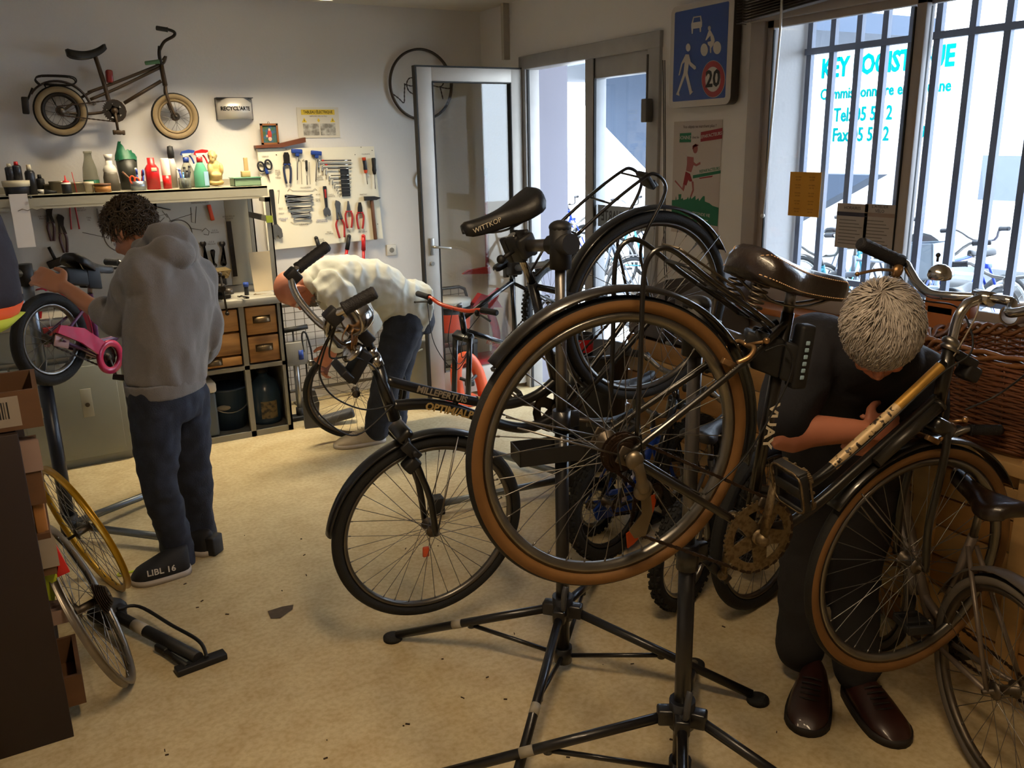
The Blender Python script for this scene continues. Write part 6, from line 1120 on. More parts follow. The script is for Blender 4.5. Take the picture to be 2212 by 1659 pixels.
# cables beside the poster
for k, (x_, y_) in enumerate(((1436, 510), (1446, 640))): MB().tube(spline([RW(1432+4*k, 130, 3.05), RW(1434+3*k, 300, 3.05), RW(1434+3*k, 520, 3.05), RW(1436+5*k, 600, 3.04)], 5), .0025, 5).build('wall_cable', CBL, label=['thin black cable beside the door jamb', 'second thin black cable nearer the poster'][k], cat='cable')
# ------------------------------------------------------------------ back corner: wire panel, bin, child seats
t = thing('wire_panel', 'galvanised wire mesh panel standing against the back wall', 'mesh panel', (0, 5.60, 0)); WM = mat('wire_grey', '6c675f', .5, .7, .1)
x0, x1, z0, z1 = 1.42, at(1010, 700, Y=5.6).x, .10, at(940, 625, Y=5.6).z
MB().tube([(x0, 0, z0), (x0, 0, z1), (x1-.06, 0, z1), (x1-.015, 0, z1-.02), (x1, 0, z1-.07), (x1, 0, z0)], .012, 8, closed=True).build('panel_frame', WM, t)
mb = MB(); n_ = int((x1-x0)/.062)
for i in range(1, n_): x = x0+(x1-x0)*i/n_; mb.cyl((x, 0, z0), (x, 0, z1), .0022, n=5, caps=False)
for i in range(1, 12): z = z0+(z1-z0)*i/12; mb.cyl((x0, -.004, z), (x1, -.004, z), .0022, n=5, caps=False)
mb.build('wire_mesh', WM, t, kind='stuff'); 
for x in (x0+.1, x1-.1): MB().box((x-.02, -.08, 0), (x+.02, .05, .012)).box((x-.012, -.01, 0), (x+.012, .01, z0+.02)).build('foot', WM, t)
t = thing('waste_bin', 'tall pale grey waste bin beside the door', 'bin', (at(898, 866, Y=5.25).x, 5.33, 0)); MB().prism(rrect(.2, .2, .03), .001).loft([[V((x*s_, y*s_, z)) for x, y in rrect(.2, .2, .03)] for s_, z in ((1, 0), (1.22, .40), (1.3, .40), (1.3, .43), (1.2, .43), (1.16, .395), (.95, .01))], caps=False).build('body', mat('bin_grey', 'a8a8a0', .5, 0, .08), t)
MB().tube([(-.05, -.125, .36), (0, -.135, .35), (.05, -.125, .36)], .006, 6).build('handle', MATS['bin_grey'], t)
# lidded paint bucket with orange label
t = thing('paint_bucket', 'white bucket with orange and black label behind the open door', 'bucket', (at(978, 800, Y=5.42).x, 5.42, .36)); MB().lathe([(0, 0), (.13, 0), (.145, .25), (.15, .255), (.15, .28), (0, .285)], 28).build('body', mat('bucket_white', 'c9c4bc', .5), t); MB().lathe([(.134, .06), (.1435, .19)], 28).build('orange_label', mat('label_orange', 'd8481e', .5), t); MB().lathe([(.1437, .19), (.1465, .235)], 28).build('dark_band', BLKM, t)
t = thing('step_stool', 'low dark stool carrying the orange-labelled bucket', 'stool', (at(978, 850, Y=5.42).x, 5.42, 0)); MB().rbox((-.15, -.14, .325), (.15, .14, .358), .006).build('top', mat('stool_dark', '3a3230', .6), t)
for x in (-.13, .13):
    for y in (-.12, .12): MB().box((x-.015, y-.015, 0), (x+.015, y+.015, .326)).build('leg', MATS['stool_dark'], t)
RS = mat('seat_red', 'c03038', .4, 0, .06); OR_ = mat('seat_orange', 'd9572a', .45, 0, .06)
def cseat(label, x, y, rot, m, sc=1):
    t = thing('child_seat', label, 'child seat', (x, y, 0), rot); prof = [(0, 0), (.26*sc, 0), (.28*sc, .06*sc), (.09*sc, .10*sc), (.05*sc, .45*sc), (.0, .55*sc), (-.03*sc, .5*sc), (-.01*sc, .1*sc)]
    MB().prism(prof, .24*sc, axes((0, .12*sc, .02), (1, 0, 0), (0, 0, 1), (0, -1, 0))).build('shell', m, t)
    for s in (-1, 1): MB().prism([(0, .08*sc), (.2*sc, .10*sc), (.16*sc, .2*sc), (.06*sc, .24*sc), (.05*sc, .45*sc), (-.01*sc, .5*sc)], .015, axes((0, s*.13*sc+.007, .02), (1, 0, 0), (0, 0, 1), (0, -1, 0))).build('side_wing', m, t); MB().rbox((.2*sc, s*.1*sc-.03, -.0), (.27*sc, s*.1*sc+.03, .05*sc), .01).build('foot_rest', BLKM, t)
    MB().tube([(.06*sc, -.12*sc, .3*sc), (.08*sc, 0, .28*sc), (.06*sc, .12*sc, .3*sc)], .012, 6, flat=.4).build('strap', BLKM, t); return t

t = thing('red_toy_ride', 'red plastic ride-on toy with a fish-tail and dark wheel hole', 'toy', (2.87, 5.40, .0)); MB().rbox((-.14, -.14, 0), (.14, .12, .2), .03).build('body', RS, t); MB().tube(spline([(.08, 0, .18), (.1, 0, .35), (.04, 0, .55)], 4), .03, 10).build('neck', RS, t); MB().prism([(-.10, .58), (-.08, .52), (.02, .50), (.07, .55), (.14, .54), (.10, .60), (.13, .68), (.05, .63), (-.03, .66)], .06, axes((-.0, .03, 0), (1, 0, 0), (0, 0, 1), (0, -1, 0))).build('head', RS, t); MB().cyl((-.02, -.037, .575), (-.02, -.029, .575), .038).build('eye_hole', BLKM, t)
t = thing('orange_seat_frame', 'orange arched child seat frame with black straps by the door', 'child seat', (at(1010, 900, Y=4.95).x, 4.98, 0)); pts = [at(x_, y_, Y=4.95)-V((at(1010, 900, Y=4.95).x, 4.98, 0)) for x_, y_ in ((998, 870), (990, 820), (992, 790), (1005, 775), (1020, 778), (1035, 800), (1045, 830), (1050, 868))]
pts = [V((p.x, 0, max(p.z, .0))) for p in pts]; pts[0] = V((pts[0].x, 0, .03)); pts[-1] = V((pts[-1].x, 0, .03)); MB().tube(spline(pts, 5), .026, 10, flat=1.6).build('arch', OR_, t); MB().rbox((-.09, -.10, 0), (.12, .12, .03), .01).build('base', OR_, t); MB().tube([(-.06, -.06, .2), (.0, -.08, .17), (.06, -.06, .2)], .012, 6).rbox((-.03, -.1, .14), (.03, -.06, .18), .008).build('strap', BLKM, t)
# floor pump by the bench end, grey wheel clamp on the floor
t = thing('track_pump', 'silver floor pump with black T-handle at the bench end', 'pump', (at(650, 905, Z=0).x, at(650, 905, Z=0).y, 0)); zt = at(640, 712, Y=at(650, 905, Z=0).y).z
MB().cyl((0, 0, .05), (0, 0, .42), .018).build('barrel', ALU, t); MB().cyl((0, 0, .42), (0, 0, zt), .006).build('rod', STL, t); MB().cyl((-.09, 0, zt), (.09, -.02, zt+.015), .016).build('handle', BLKM, t); MB().rbox((-.09, -.04, 0), (.09, .04, .03), .01).cyl((0, 0, .02), (0, 0, .08), .026).build('base', BLKM, t)
MB().tube(spline([(.02, 0, .08), (.06, -.02, .3), (.045, -.03, zt-.05), (.07, -.03, zt-.02), (.095, -.03, zt-.12), (.10, -.03, zt-.2)], 5), .006, 7).build('hose', BLKM, t); MB().rbox((.075, -.045, zt-.24), (.125, -.015, zt-.2), .006).build('hose_head', CHR, t); MB().cyl((.03, -.02, .40), (.03, -.02, .46), .02).build('gauge', BLUH, t)
MB().rbox((-.07, -.03, 0), (.07, .03, .15), .006).build('paper_box', mat('box_grey', '8f8c84', .6), label='narrow grey box hanging beside the bench end post', cat='box', M=Matrix.Translation((at(633, 770, Y=5.25).x+.02, 5.27, at(633, 770, Y=5.25).z-.06)))
t = thing('wheel_clamp', 'dark grey plastic boot-shaped wheel holder on the floor', 'wheel holder', (at(700, 925, Z=0).x, at(700, 925, Z=0).y+.06, 0), -.2); G_ = mat('boot_grey', '3f4044', .6, 0, .1)
MB().prism([(-.10, 0), (-.02, 0), (.0, .16), (-.02, .24), (-.07, .25), (-.10, .18)], .06, axes((0, .03, 0), (1, 0, 0), (0, 0, 1), (0, -1, 0))).build('upright', G_, t); MB().rbox((-.02, -.04, .0), (.22, .04, .055), .015, M=Matrix.Rotation(-.18, 4, 'Y')).build('arm', G_, t)
# ================================================================== LEFT FOREGROUND
DBR = mat('dark_brown_board', '22110c', .6, 0, .2, 5, stretch=(1, 1, .2)); LX0, LX1, LY0, LY1 = -.42, -.068, 2.57, 3.35; LZ = at(52, 935, Y=2.57).z
sh = thing('dark_shelf_unit', 'dark brown shelf unit seen from its side at the left edge', 'shelf', (0, 0, 0))
MB().rbox((LX0, LY0, .0), (LX1, LY0+.022, LZ), .002).build('side_panel', DBR, sh); MB().rbox((LX0, LY1-.022, .0), (LX1, LY1, LZ), .002).build('side_panel', DBR, sh); MB().box((LX0, LY0+.022, 0), (LX0+.008, LY1-.022, LZ)).build('back_panel', DBR, sh)
for z in (.05, .27, .49, .71, LZ-.02): MB().box((LX0+.008, LY0+.022, z), (LX1-.005, LY1-.022, z+.018)).build('shelf_board', DBR, sh)
CWD = mat('crate_wood', '66462a', .65, 0, .2, 6, stretch=(1, .3, 4)); PAPR = mat('old_paper', '94897c', .85, 0, .08, 10); PAPP = mat('pink_paper', '967f77', .85, 0, .06, 10)
def wbox(label, x0, x1, y0, y1, z0, z1, m=CWD, lab=False):
    t = thing('wooden_box', label, 'box', (0, 0, 0)); th = .012
    MB().box((x0, y0, z0), (x1, y1, z0+th)).build('bottom', m, t); MB().box((x0, y0, z0+th), (x1, y0+th, z1)).build('front_side', m, t); MB().box((x0, y1-th, z0+th), (x1, y1, z1)).build('back_side', m, t); MB().box((x0, y0+th, z0+th), (x0+th, y1-th, z1)).build('end_side', m, t); MB().box((x1-th, y0+th, z0+th), (x1, y1-th, z1)).build('end_side', m, t)
    if lab:
        w_ = x1-x0; MB().box((x1-.17, y0-.001, z0+.012), (x1-.05, y0, z1-.012)).build('paper_label', PAPR, t)
        mb = MB(); [mb.box((x1-.145+.0065*i, y0-.0016, z0+.035), (x1-.145+.0065*i+(.0035 if i % 3 else .002), y0-.001, z0+.082)) for i in range(11)]; mb.build('barcode', BLKM, t, kind='stuff')
    return t
b0 = at(84, 858, Y=2.62); t0 = at(84, 778, Y=2.62)
wbox('small open wooden box with paper label on top of the dark shelf', LX0, b0.x, 2.60, 2.86, LZ+.002, LZ+.11, CWD, True)
wbox('wooden box of papers on the upper board of the dark shelf', -.36, -.03, 2.62, 2.88, .73, .86, CWD); wbox('wooden box on the middle board of the dark shelf', -.36, -.035, 2.62, 2.88, .51, .64, CWD); wbox('wooden box on the lower board of the dark shelf', -.36, -.02, 2.62, 2.88, .07, .17, CWD)
for i, (px0, py0, px1, py1, z, lab) in enumerate(((60, 885, 95, 905, .865, 'sheaf of white papers sticking out of the upper box'), (62, 952, 95, 1018, .80, 'pinkish papers hanging over the upper shelf box'), (95, 1165, 130, 1225, .50, 'folded leaflet sticking out of the middle shelf'), (120, 1320, 160, 1345, .20, 'white papers sticking out of the lowest box'))):
    p = at(px0, py0, Y=2.60); q = at(px1, py1, Y=2.60); mb = MB()
    for k in range(5): mb.add([(p.x-.12, 2.60+.03*k, max(q.z, p.z)-.004*k), (q.x-.003*k, 2.60+.03*k, max(q.z, p.z)-.006*k), (q.x, 2.60+.03*k+.012, min(q.z, p.z)), (p.x-.12, 2.60+.03*k+.012, min(q.z, p.z))], [(0, 1, 2, 3)], sm=False)
    mb.build('papers', PAPR if i % 2 == 0 else PAPP, label=lab, cat='papers', kind='stuff')
for i, (px, py, c_, lab) in enumerate(((128, 1200, REDP, 'red cardboard edge sticking out of the dark shelf'), (118, 1255, mat('lime_plastic', 'b5c22a', .5), 'lime green strap hanging from the dark shelf'))):
    p = at(px, py, Y=2.66); MB().rbox((-.03, -.006, -.06), (.006, .006, .05), .002, M=Matrix.Rotation(.25*(i*2-1), 4, 'Y')).build('card_strip', c_, label=lab, cat='strip', M=Matrix.Translation(p))
MB().rbox((0, 0, 0), (.03, .1, .16), .003).build('wood_offcut', mat('offcut_wood', 'b07a42', .65, 0, .15, 6), label='light wooden offcut standing at the dark shelf edge', cat='offcut', M=Matrix.Translation((LX1-.0, 2.64, at(95, 1160, Y=2.64).z)))
# hanging jacket
JK = mat('jacket_navy', '2a2c3c', .85, 0, .15, 20, bump=.2); HV = mat('hivis_orange', 'd8551c', .7, 0, .05); HY = mat('hivis_yellow', 'b8c83c', .7, 0, .05)
jr = at(34, 520, D=2.25); mb = MB(); jt = V((jr.x-.14, jr.y, 0))
zs = [at(10, y_, D=2.25).z for y_ in (375, 420, 470, 520, 570, 620, 660)]; rx = [.11, .125, .135, .145, .15, .145, .13]
rings = [[V((jt.x+rx[k]*1.0*math.cos(a)*(1+.06*math.sin(5*a+k))-.015*(6-k)*.4, jt.y+.1*math.sin(a)*(1+.1*math.sin(4*a+k*1.3)), zs[k])) for a in [2*pi*i/24 for i in range(24)]] for k in range(7)]
jk = thing('hanging_jacket', 'dark blue jacket with orange and lime bands hanging at the left edge', 'jacket', (0, 0, 0))
mb.loft(rings).build('jacket_body', JK, jk); z6 = zs[-1]
for k, (m_, dz) in enumerate(((HV, .05), (HY, .02))): MB().loft([[V((p.x*1+(p.x-jt.x)*.02, p.y+(p.y-jt.y)*.02, z6-.0-.03*k)) for p in rings[-1]], [V((p.x-.02*(k+1), p.y, z6-.045-.02*k)) for p in rings[-1]]], caps=True).build('band', m_, jk)
MB().loft([[V((p.x*.6+jt.x*.4, p.y*.5+jt.y*.5, zs[0]+dz)) for p in rings[0]] for dz in (0, .05, .09)]).build('hood', JK, jk); MB().tube([V((jt.x, jt.y, zs[0]+.08)), V((jt.x, jt.y, zs[0]+.16)), V((WX0, jt.y, zs[0]+.2))], .006, 6).build('hook', STL, jk)
# floor pump lying by the wheels
pA, pB = at(215, 1310, Z=.05), at(440, 1428, Z=.03); t = thing('floor_pump', 'black floor pump lying beside the loose wheels', 'pump', (0, 0, 0)); d_ = (pB-pA).normalized(); n_ = V((-d_.y, d_.x, 0))
MB().tube([pA+d_*.1, pB-d_*.03], .021, 14).build('barrel', BLKM, t); MB().tube([pA+d_*.22, pA+d_*.29], .0215, 14).build('label', mat('pump_label', 'a89f8e', .6), t); MB().ell(pA+d_*.05, (.07, .05, .045)).rbox((-.05, -.04, -.04), (.05, .04, .03), .012, M=axes(pA+d_*.07, d_, n_, (0, 0, 1))).build('head', BLKM, t)
fa, fb = at(380, 1452, Z=.012), at(487, 1412, Z=.012); MB().rbox((0, -.022, -.012), ((fb-fa).length, .022, .012), .004, M=axes(fa, (fb-fa).normalized(), (fb-fa).normalized().cross(V((0, 0, 1)))*-1, (0, 0, 1))).build('foot_bar', BLKM, t)
MB().tube(spline([pA+d_*.12+V((0, 0, .03)), at(300, 1310, Z=.06), at(370, 1350, Z=.06), at(430, 1385, Z=.05), at(447, 1420, Z=.03)], 6), .0065, 8).build('hose', BLKM, t); MB().tube([at(345, 1400, Z=.02), at(405, 1440, Z=.02)], .010, 8).build('hose_chuck', BLKM, t); MB().rbox((-.03, -.015, -.012), (.03, .015, .015), .006, M=axes(at(352, 1402, Z=.02), d_, n_, (0, 0, 1))).build('chuck_head', BLKM, t)
# small floor litter
MB().add([at(x_, y_, Z=.003) for x_, y_ in ((578, 1320), (610, 1310), (634, 1306), (632, 1316), (605, 1335), (585, 1336))]+[at(x_, y_, Z=.001) for x_, y_ in ((578, 1320), (610, 1310), (634, 1306), (632, 1316), (605, 1335), (585, 1336))], [(0, 1, 2, 3, 4, 5), *[(i, (i+1) % 6, (i+1) % 6+6, i+6) for i in range(6)]], sm=False).build('torn_tape', mat('tape_grey', '57493a', .7, 0, .3, 60), label='torn scrap of grey tape stuck on the floor', cat='scrap')
t = thing('lime_key', 'small lime green tag lying by the yellow rim', 'tag', (0, 0, 0)); p = at(262, 1240, Z=.004); MB().tube([p+V((.015*math.cos(a), .015*math.sin(a), 0)) for a in [2*pi*i/12 for i in range(12)]], .003, 5, closed=True).build('ring', HY, t); MB().box((p.x+.01, p.y-.006, 0.001), (p.x+.05, p.y+.006, .006)).build('stem', HY, t)
mb = MB(); rg = random.Random(11)
for i in range(40):
    x_, y_ = rg.uniform(300, 1750), rg.uniform(1150, 1640); p = at(x_, y_, Z=0); a = rg.uniform(0, 6.3); L_ = rg.uniform(.001, .007); mb.cbox((p.x, p.y, .0015), (L_*2, rg.uniform(.002, .005), .003), Matrix.Rotation(a, 3, 'Z'))
mb.build('floor_debris', mat('debris_brown', '3a2a1c', .9), label='dark crumbs and leaf bits scattered on the linoleum', cat='debris', kind='stuff')
# ------------------------------------------------------------------ bicycles parked outside
OB = [('blue', '2340a8'), ('pale', 'b8c4cc'), ('teal', '3a8a9a'), ('grey', '6a7078'), ('dark', '2a3240')]
spots = [(5.6, 3.0, 100, 0), (5.9, 3.45, 95, 1), (5.5, 3.85, 85, 0), (6.0, 4.25, 100, 3), (5.7, 4.65, 92, 2), (6.0, 5.05, 98, 4), (6.2, 5.5, 90, 1), (6.0, 8.1, 80, 2), (6.1, 8.7, 95, 4), (5.6, 9.3, 100, 0), (5.0, 6.4, 20, 3), (3.95, 2.6, 95, 4), (3.95, 3.9, 92, 2)]
labs = ['blue bicycle outside at the right end of the parked row', 'pale bicycle second from the right in the outside row', 'dark blue bicycle third from the right in the outside row', 'grey bicycle in the middle of the outside row', 'teal bicycle left of the grey one in the outside row', 'dark bicycle beside the pale wall in the outside row', 'pale bicycle behind the taped window papers outside', 'teal bicycle parked outside beyond the glass door', 'dark bicycle parked outside beyond the glass door', 'blue bicycle farthest outside beyond the glass door', 'lone grey bicycle outside behind the yellow sheet', 'dark bicycle nearest the window bars at the right outside', 'teal bicycle close outside the window bars']
for (x, y, az, k), lb in zip(spots, labs):
    b = gbike('parked_bicycle', lb, pose((x, y-.03, .315), az+90*0-180*(k % 2)-90, 0, 6*(1 if k % 2 else -1)), R=.335, WB=1.0, h=.47, fm=mat('out_'+OB[k][0], OB[k][1], .35), tr=.02, ns=20, n=32, low=True, barw=.28, rise=.08, sweep=.12, group='bicycles parked outside', guards=MATS.get('guard_silver') if k in (1, 3) else None)
    if k == 1: MB().box((.85, -.16, .5), (1.1, .16, .51)).box((.85, -.16, .5), (.86, .16, .72)).box((1.09, -.16, .5), (1.1, .16, .72)).box((.85, -.16, .5), (1.1, -.15, .72)).box((.85, .15, .5), (1.1, .16, .72)).build('basket', mat('basket_grey', '8f9aa4', .5), b)
# ================================================================== PEOPLE
SKIN = mat('skin', 'b07a5c', .55, 0, .08, 20, bump=.05, bscale=150); SKIN2 = mat('skin_pink', 'bf7a5e', .5, 0, .1, 14, bump=.05, bscale=150)
def limb(mb, pts, rad, n=16, flat=1.0, sub=5):
    P_ = spline(pts, sub); k = len(P_); rs = []
    for i in range(k):
        t = i/(k-1)*(len(rad)-1); j = min(int(t), len(rad)-2); rs.append(rad[j]+(rad[j+1]-rad[j])*(t-j))
    mb.tube(P_, rs, n, flat=flat); mb.ell(P_[0], rs[0]); mb.ell(P_[-1], rs[-1]); return mb
def torso(mb, spine, lat, wid, dep, n=20, sub=4):
    """ellipse rings along a spine; lat = sideways direction"""
    P_ = spline(spine, sub); k = len(P_); rings = []; lat = V(lat).normalized()
    for i, p in enumerate(P_):
        d = (P_[min(i+1, k-1)]-P_[max(i-1, 0)]).normalized(); l = (lat-d*lat.dot(d)).normalized(); f = d.cross(l)
        t = i/(k-1)*(len(wid)-1); j = min(int(t), len(wid)-2); w_ = wid[j]+(wid[j+1]-wid[j])*(t-j); e_ = dep[j]+(dep[j+1]-dep[j])*(t-j)
        rings.append([p+l*w_*math.cos(a)*(abs(math.cos(a))**-.15 if abs(math.cos(a)) > .05 else 1)+f*e_*math.sin(a) for a in [2*pi*q/n for q in range(n)]])
    return mb.loft(rings)
def headm(mb, c, R):
    E_ = lambda o, r: mb.ell(c+R @ V(o), r, R, 18, 12)
    E_((0, -.012, .03), (.077, .094, .082)); E_((0, .02, -.03), (.064, .072, .08)); E_((0, .045, -.075), (.045, .042, .04)); E_((0, .065, -.10), (.022, .02, .018)); E_((0, .088, -.012), (.011, .012, .028)); E_((0, .102, -.03), (.014, .014, .012)); E_((0, .078, .018), (.05, .014, .012)); E_((0, .082, -.066), (.022, .01, .006)); E_((0, .082, -.078), (.02, .011, .007))
    for s in (-1, 1): E_((s*.036, .072, -.03), (.022, .018, .018)); E_((s*.079, -.012, -.008), (.009, .022, .033)); E_((s*.083, -.018, .006), (.008, .016, .018))
def eyes(parent, c, R):
    mb = MB()
    for s in (-1, 1): mb.ell(c+R @ V((s*.03, .079, .0)), .0115); mb.ell(c+R @ V((s*.03, .0885, .0)), (.005, .003, .005), R, mi=1)
    mb.build('eyes', [mat('eye_white', 'd8d0c8', .3), mat('iris', '2a1c12', .3)], parent)
def handm(mb, wr, d, side, nrm, curl=.5, sc=1.0, spread=.11):
    """palm + five fingers. d along hand, side toward thumb, nrm = back of hand"""
    d = V(d).normalized(); nrm = (V(nrm)-d*V(nrm).dot(d)).normalized(); side = (V(side)-d*V(side).dot(d)-nrm*V(side).dot(nrm)).normalized()
    R = Matrix((side, d, nrm)).transposed(); mb.ell(wr+d*.045*sc, (.040*sc, .052*sc, .016*sc), R); mb.ell(wr+d*.075*sc, (.042*sc, .024*sc, .015*sc), R); mb.ell(wr, (.026*sc, .03*sc, .019*sc), R)
    for i, (o, L) in enumerate(((.031, .074), (.0105, .083), (-.0105, .077), (-.031, .060))):
        p = wr+d*.088*sc+side*o*sc; dd = (d+side*spread*(1.5-i)*.5).normalized(); pts = [p-dd*.02*sc, p]; a = curl*.6
        for s_, f in ((.45, 1), (.32, 1.25), (.23, 1.0)):
            q = Quaternion(dd.cross(nrm).normalized(), -a*0+0); dv = (dd*math.cos(a)-nrm*math.sin(a)); p = p+dv*L*s_*sc; pts.append(p); a += curl*f*.8
        mb.tube(spline(pts, 3), [.0098*sc]*6+[.0088*sc]*4+[.0078*sc]*(len(spline(pts, 3))-10), 9); mb.ell(pts[-1], .0082*sc)
    p = wr+d*.022*sc+side*.026*sc; pts = [p-side*.008*sc, p+(side*.62+d*.55-nrm*.25).normalized()*.036*sc]; pts.append(pts[-1]+(side*.3+d*.85-nrm*.4*(.5+curl)).normalized()*.034*sc); pts.append(pts[-1]+(d*.9+side*.02-nrm*.5*(.5+curl)).normalized()*.026*sc)
    mb.tube(spline(pts, 3), [.0135*sc]*4+[.011*sc]*3+[.0092*sc]*3, 9); mb.ell(pts[-1], .0092*sc)
def wrinkle(amp, s=(9, 9, 14), seed=0.0):
    def f(co, n): a = mnoise.noise(V((co.x*s[0]+seed, co.y*s[1], co.z*s[2]))); b = mnoise.noise(V((co.x*s[0]*2.3, co.y*s[1]*2.3+seed, co.z*s[2]*2.1))); return amp*(1-2*abs(a))*.8+amp*.45*b
    return f
def Rot(x, y, z): return Matrix((V(x).normalized(), V(y).normalized(), V(z).normalized())).transposed()
def headR(up, fwd):
    up = V(up).normalized(); fwd = (V(fwd)-up*V(fwd).dot(up)).normalized(); return Rot(fwd.cross(up), fwd, up)
def shoe(parent, heel, toe, m, sole_m, h=.075, w=.042, lace=None, name='shoe', trainer=True):
    heel, toe = V(heel), V(toe); d = (toe-heel); L = d.length; d.normalize(); s_ = V((-d.y, d.x, 0)); M = axes(V((heel.x, heel.y, 0)), d, s_, (0, 0, 1)); rings = []; rs2 = []
    TT = (0, .012, .05, .12, .25, .4, .55, .68, .79, .87, .93, .975, 1)
    for i in range(13):
        t = TT[i]; ww = w*(.72+.5*math.sin(min(1, t*1.15)*pi*.62))*(1 if t < .74 else math.sqrt(max(.03, 1-((t-.74)/.262)**2)))*(1 if t > .1 else math.sqrt(max(.06, 1-((.1-t)/.102)**2))); hh = (h*(1.05-.1*t) if t < .38 else h*(1.0-(t-.38)*1.0)); hh = max(hh, .04)*(1, .9, .98)[(i == 0)+0 and 1 or 0]*(1 if t < .86 else 1-.55*((t-.86)/.14)**2)
        rings.append([M @ V((t*L, ww*math.cos(a), .022+(hh-.022)*max(0, math.sin(a))**.8)) for a in [pi*j/10 for j in range(11)]]+[M @ V((t*L, -ww*.9, .018)), M @ V((t*L, ww*.9, .018))])
        rs2.append([M @ V((t*L*1.02-.004, ww*1.1*c_, z)) for c_, z in ((1, .001), (1, .024), (-1, .024), (-1, .001))])
    o = MB().loft(rings).build(name, m, parent); MB().loft(rs2).build('sole', sole_m, o)
    if lace:
        mb = MB(); [mb.tube([M @ V(((.42+.06*k)*L, -w*.55, h*(.93-.07*k))), M @ V(((.45+.06*k)*L, 0, h*(1.03-.075*k))), M @ V(((.42+.06*k)*L, w*.55, h*(.93-.07*k)))], .003, 5) for k in range(5)]; mb.build('laces', lace, o)
    return o, M, L
def hairmesh(parent, c, R, m, n, length, rad, root_fn, flow_fn, seed=1, thick=.0016, lift=.01, name='hair', segs=5):
    rg = random.Random(seed); mb = MB()
    for i in range(n):
        p = root_fn(rg)
        if p is None: continue
        d = flow_fn(p, rg); pts = []; q = p.copy(); L = length*rg.uniform(.6, 1.15)
        for k in range(segs):
            nn = V((q.x/rad[0]**2, q.y/rad[1]**2, q.z/rad[2]**2)).normalized(); e = math.sqrt((q.x/rad[0])**2+(q.y/rad[1])**2+(q.z/rad[2])**2); base = q/e
            pts.append(c+R @ (base+nn*(lift*(.2+k/segs)*rg.uniform(.7, 1.2)))); dd = (d-nn*d.dot(nn)); q = base+(dd.normalized() if dd.length > 1e-6 else d)*L/segs; d = d+V((rg.uniform(-.25, .25), rg.uniform(-.25, .25), rg.uniform(-.25, .25)))
        mb.tube(pts, [thick, thick*1.4, thick*1.3, thick, thick*.4][:segs], 3, caps=False)
    return mb.build(name, m, parent, kind='stuff')
J = lambda x, y, Y: at(x, y, Y=Y)
JD = lambda x, y, D: at(x, y, D=D)
# ------------------------------------------------------------------ man in grey hoodie
m1 = thing('person', 'man in grey hooded sweatshirt and dark jeans seen from behind at the left stand', 'person', (J(370, 1230, 3.55).x, 3.55, 0)); O1 = V(m1.location)
def loc1(p): return V(p)-O1
fw = V((-.75, .66, 0)); lat = V((.66, .75, 0))
pel, wai, che, nek = [loc1(p) for p in (J(360, 835, 3.56), J(362, 745, 3.56), J(368, 620, 3.58), J(338, 548, 3.64))]
hc = loc1(J(286, 500, 3.70)); hR = headR((-.38, .42, .82), (-.42, .62, -.66))
ls, le, lwr = loc1(J(312, 585, 3.46)), loc1(J(258, 690, 3.66)), loc1(J(142, 622, 3.84)); lha = loc1(J(62, 585, 3.93))
rs, re, rwr = loc1(J(418, 596, 3.66)), loc1(J(448, 712, 3.62)), loc1(J(436, 765, 3.76))
lh, lk, la = loc1(J(334, 850, 3.50)), loc1(J(344, 1035, 3.50)), loc1(J(388, 1205, 3.57)); rh, rk_, ra = loc1(J(396, 850, 3.63)), loc1(J(417, 1010, 3.65)), loc1(J(436, 1155, 3.70))
mb = MB(); headm(mb, hc, hR); limb(mb, [hc+hR @ V((0, -.03, -.05)), nek], [.052, .06]); torso(mb, [pel, wai, che, nek], lat, [.14, .13, .16, .07], [.09, .085, .1, .06])
limb(mb, [ls, le, lwr], [.045, .042, .027]); limb(mb, [rs, re, rwr], [.045, .04, .03]); limb(mb, [lh, lk, la], [.07, .05, .04]); limb(mb, [rh, rk_, ra], [.07, .05, .04])
handm(mb, lwr, lha-lwr, V((.15, -.25, .9)), V((.35, -.9, .1)), .55, 1.08); handm(mb, rwr, V((-.5, .6, -.5)), V((0, 0, 1)), V((.7, .5, 0)), .6)
organic('body', mb, SKIN, m1, .006, 4); eyes(m1, hc, hR)
HOOD = mat('hoodie_grey', '74716f', .95, 0, .08, 60, bump=.25, bscale=220, sheen=.3)
mb = MB(); torso(mb, [pel+V((0, 0, .035)), wai, che, nek+V((0, 0, .0))-fw*.01], lat, [.175, .185, .215, .10], [.125, .135, .14, .085])
limb(mb, [che.lerp(nek, .5)+(ls-nek)*.45, ls, ls.lerp(le, .55), le, le.lerp(lwr, .18)], [.09, .085, .07, .066, .055]); limb(mb, [che.lerp(nek, .5)+(rs-nek)*.5, rs, rs.lerp(re, .5), re, rwr], [.09, .085, .07, .065, .045])
limb(mb, [le.lerp(lwr, .10), le.lerp(lwr, .22)], [.062, .058]); mb.ell(re+V((.0, 0, -.01)), .068)
hd = nek+V((.06, -.045, .0)); limb(mb, [nek+V((-.05, -.07, .02)), nek+V((.03, -.09, -.015)), nek+V((.10, -.03, -.02)), nek+V((.10, .05, .01))], [.045, .055, .06, .045]); limb(mb, [nek+V((-.06, -.05, .03)), nek+V((0.02, -.06, .035)), nek+V((.07, .0, .03))], [.035, .045, .04])
limb(mb, [nek+V((.05, -.05, -.0)), nek+V((.09, -.07, -.07)), nek+V((.10, -.06, -.11))], [.06, .065, .035])
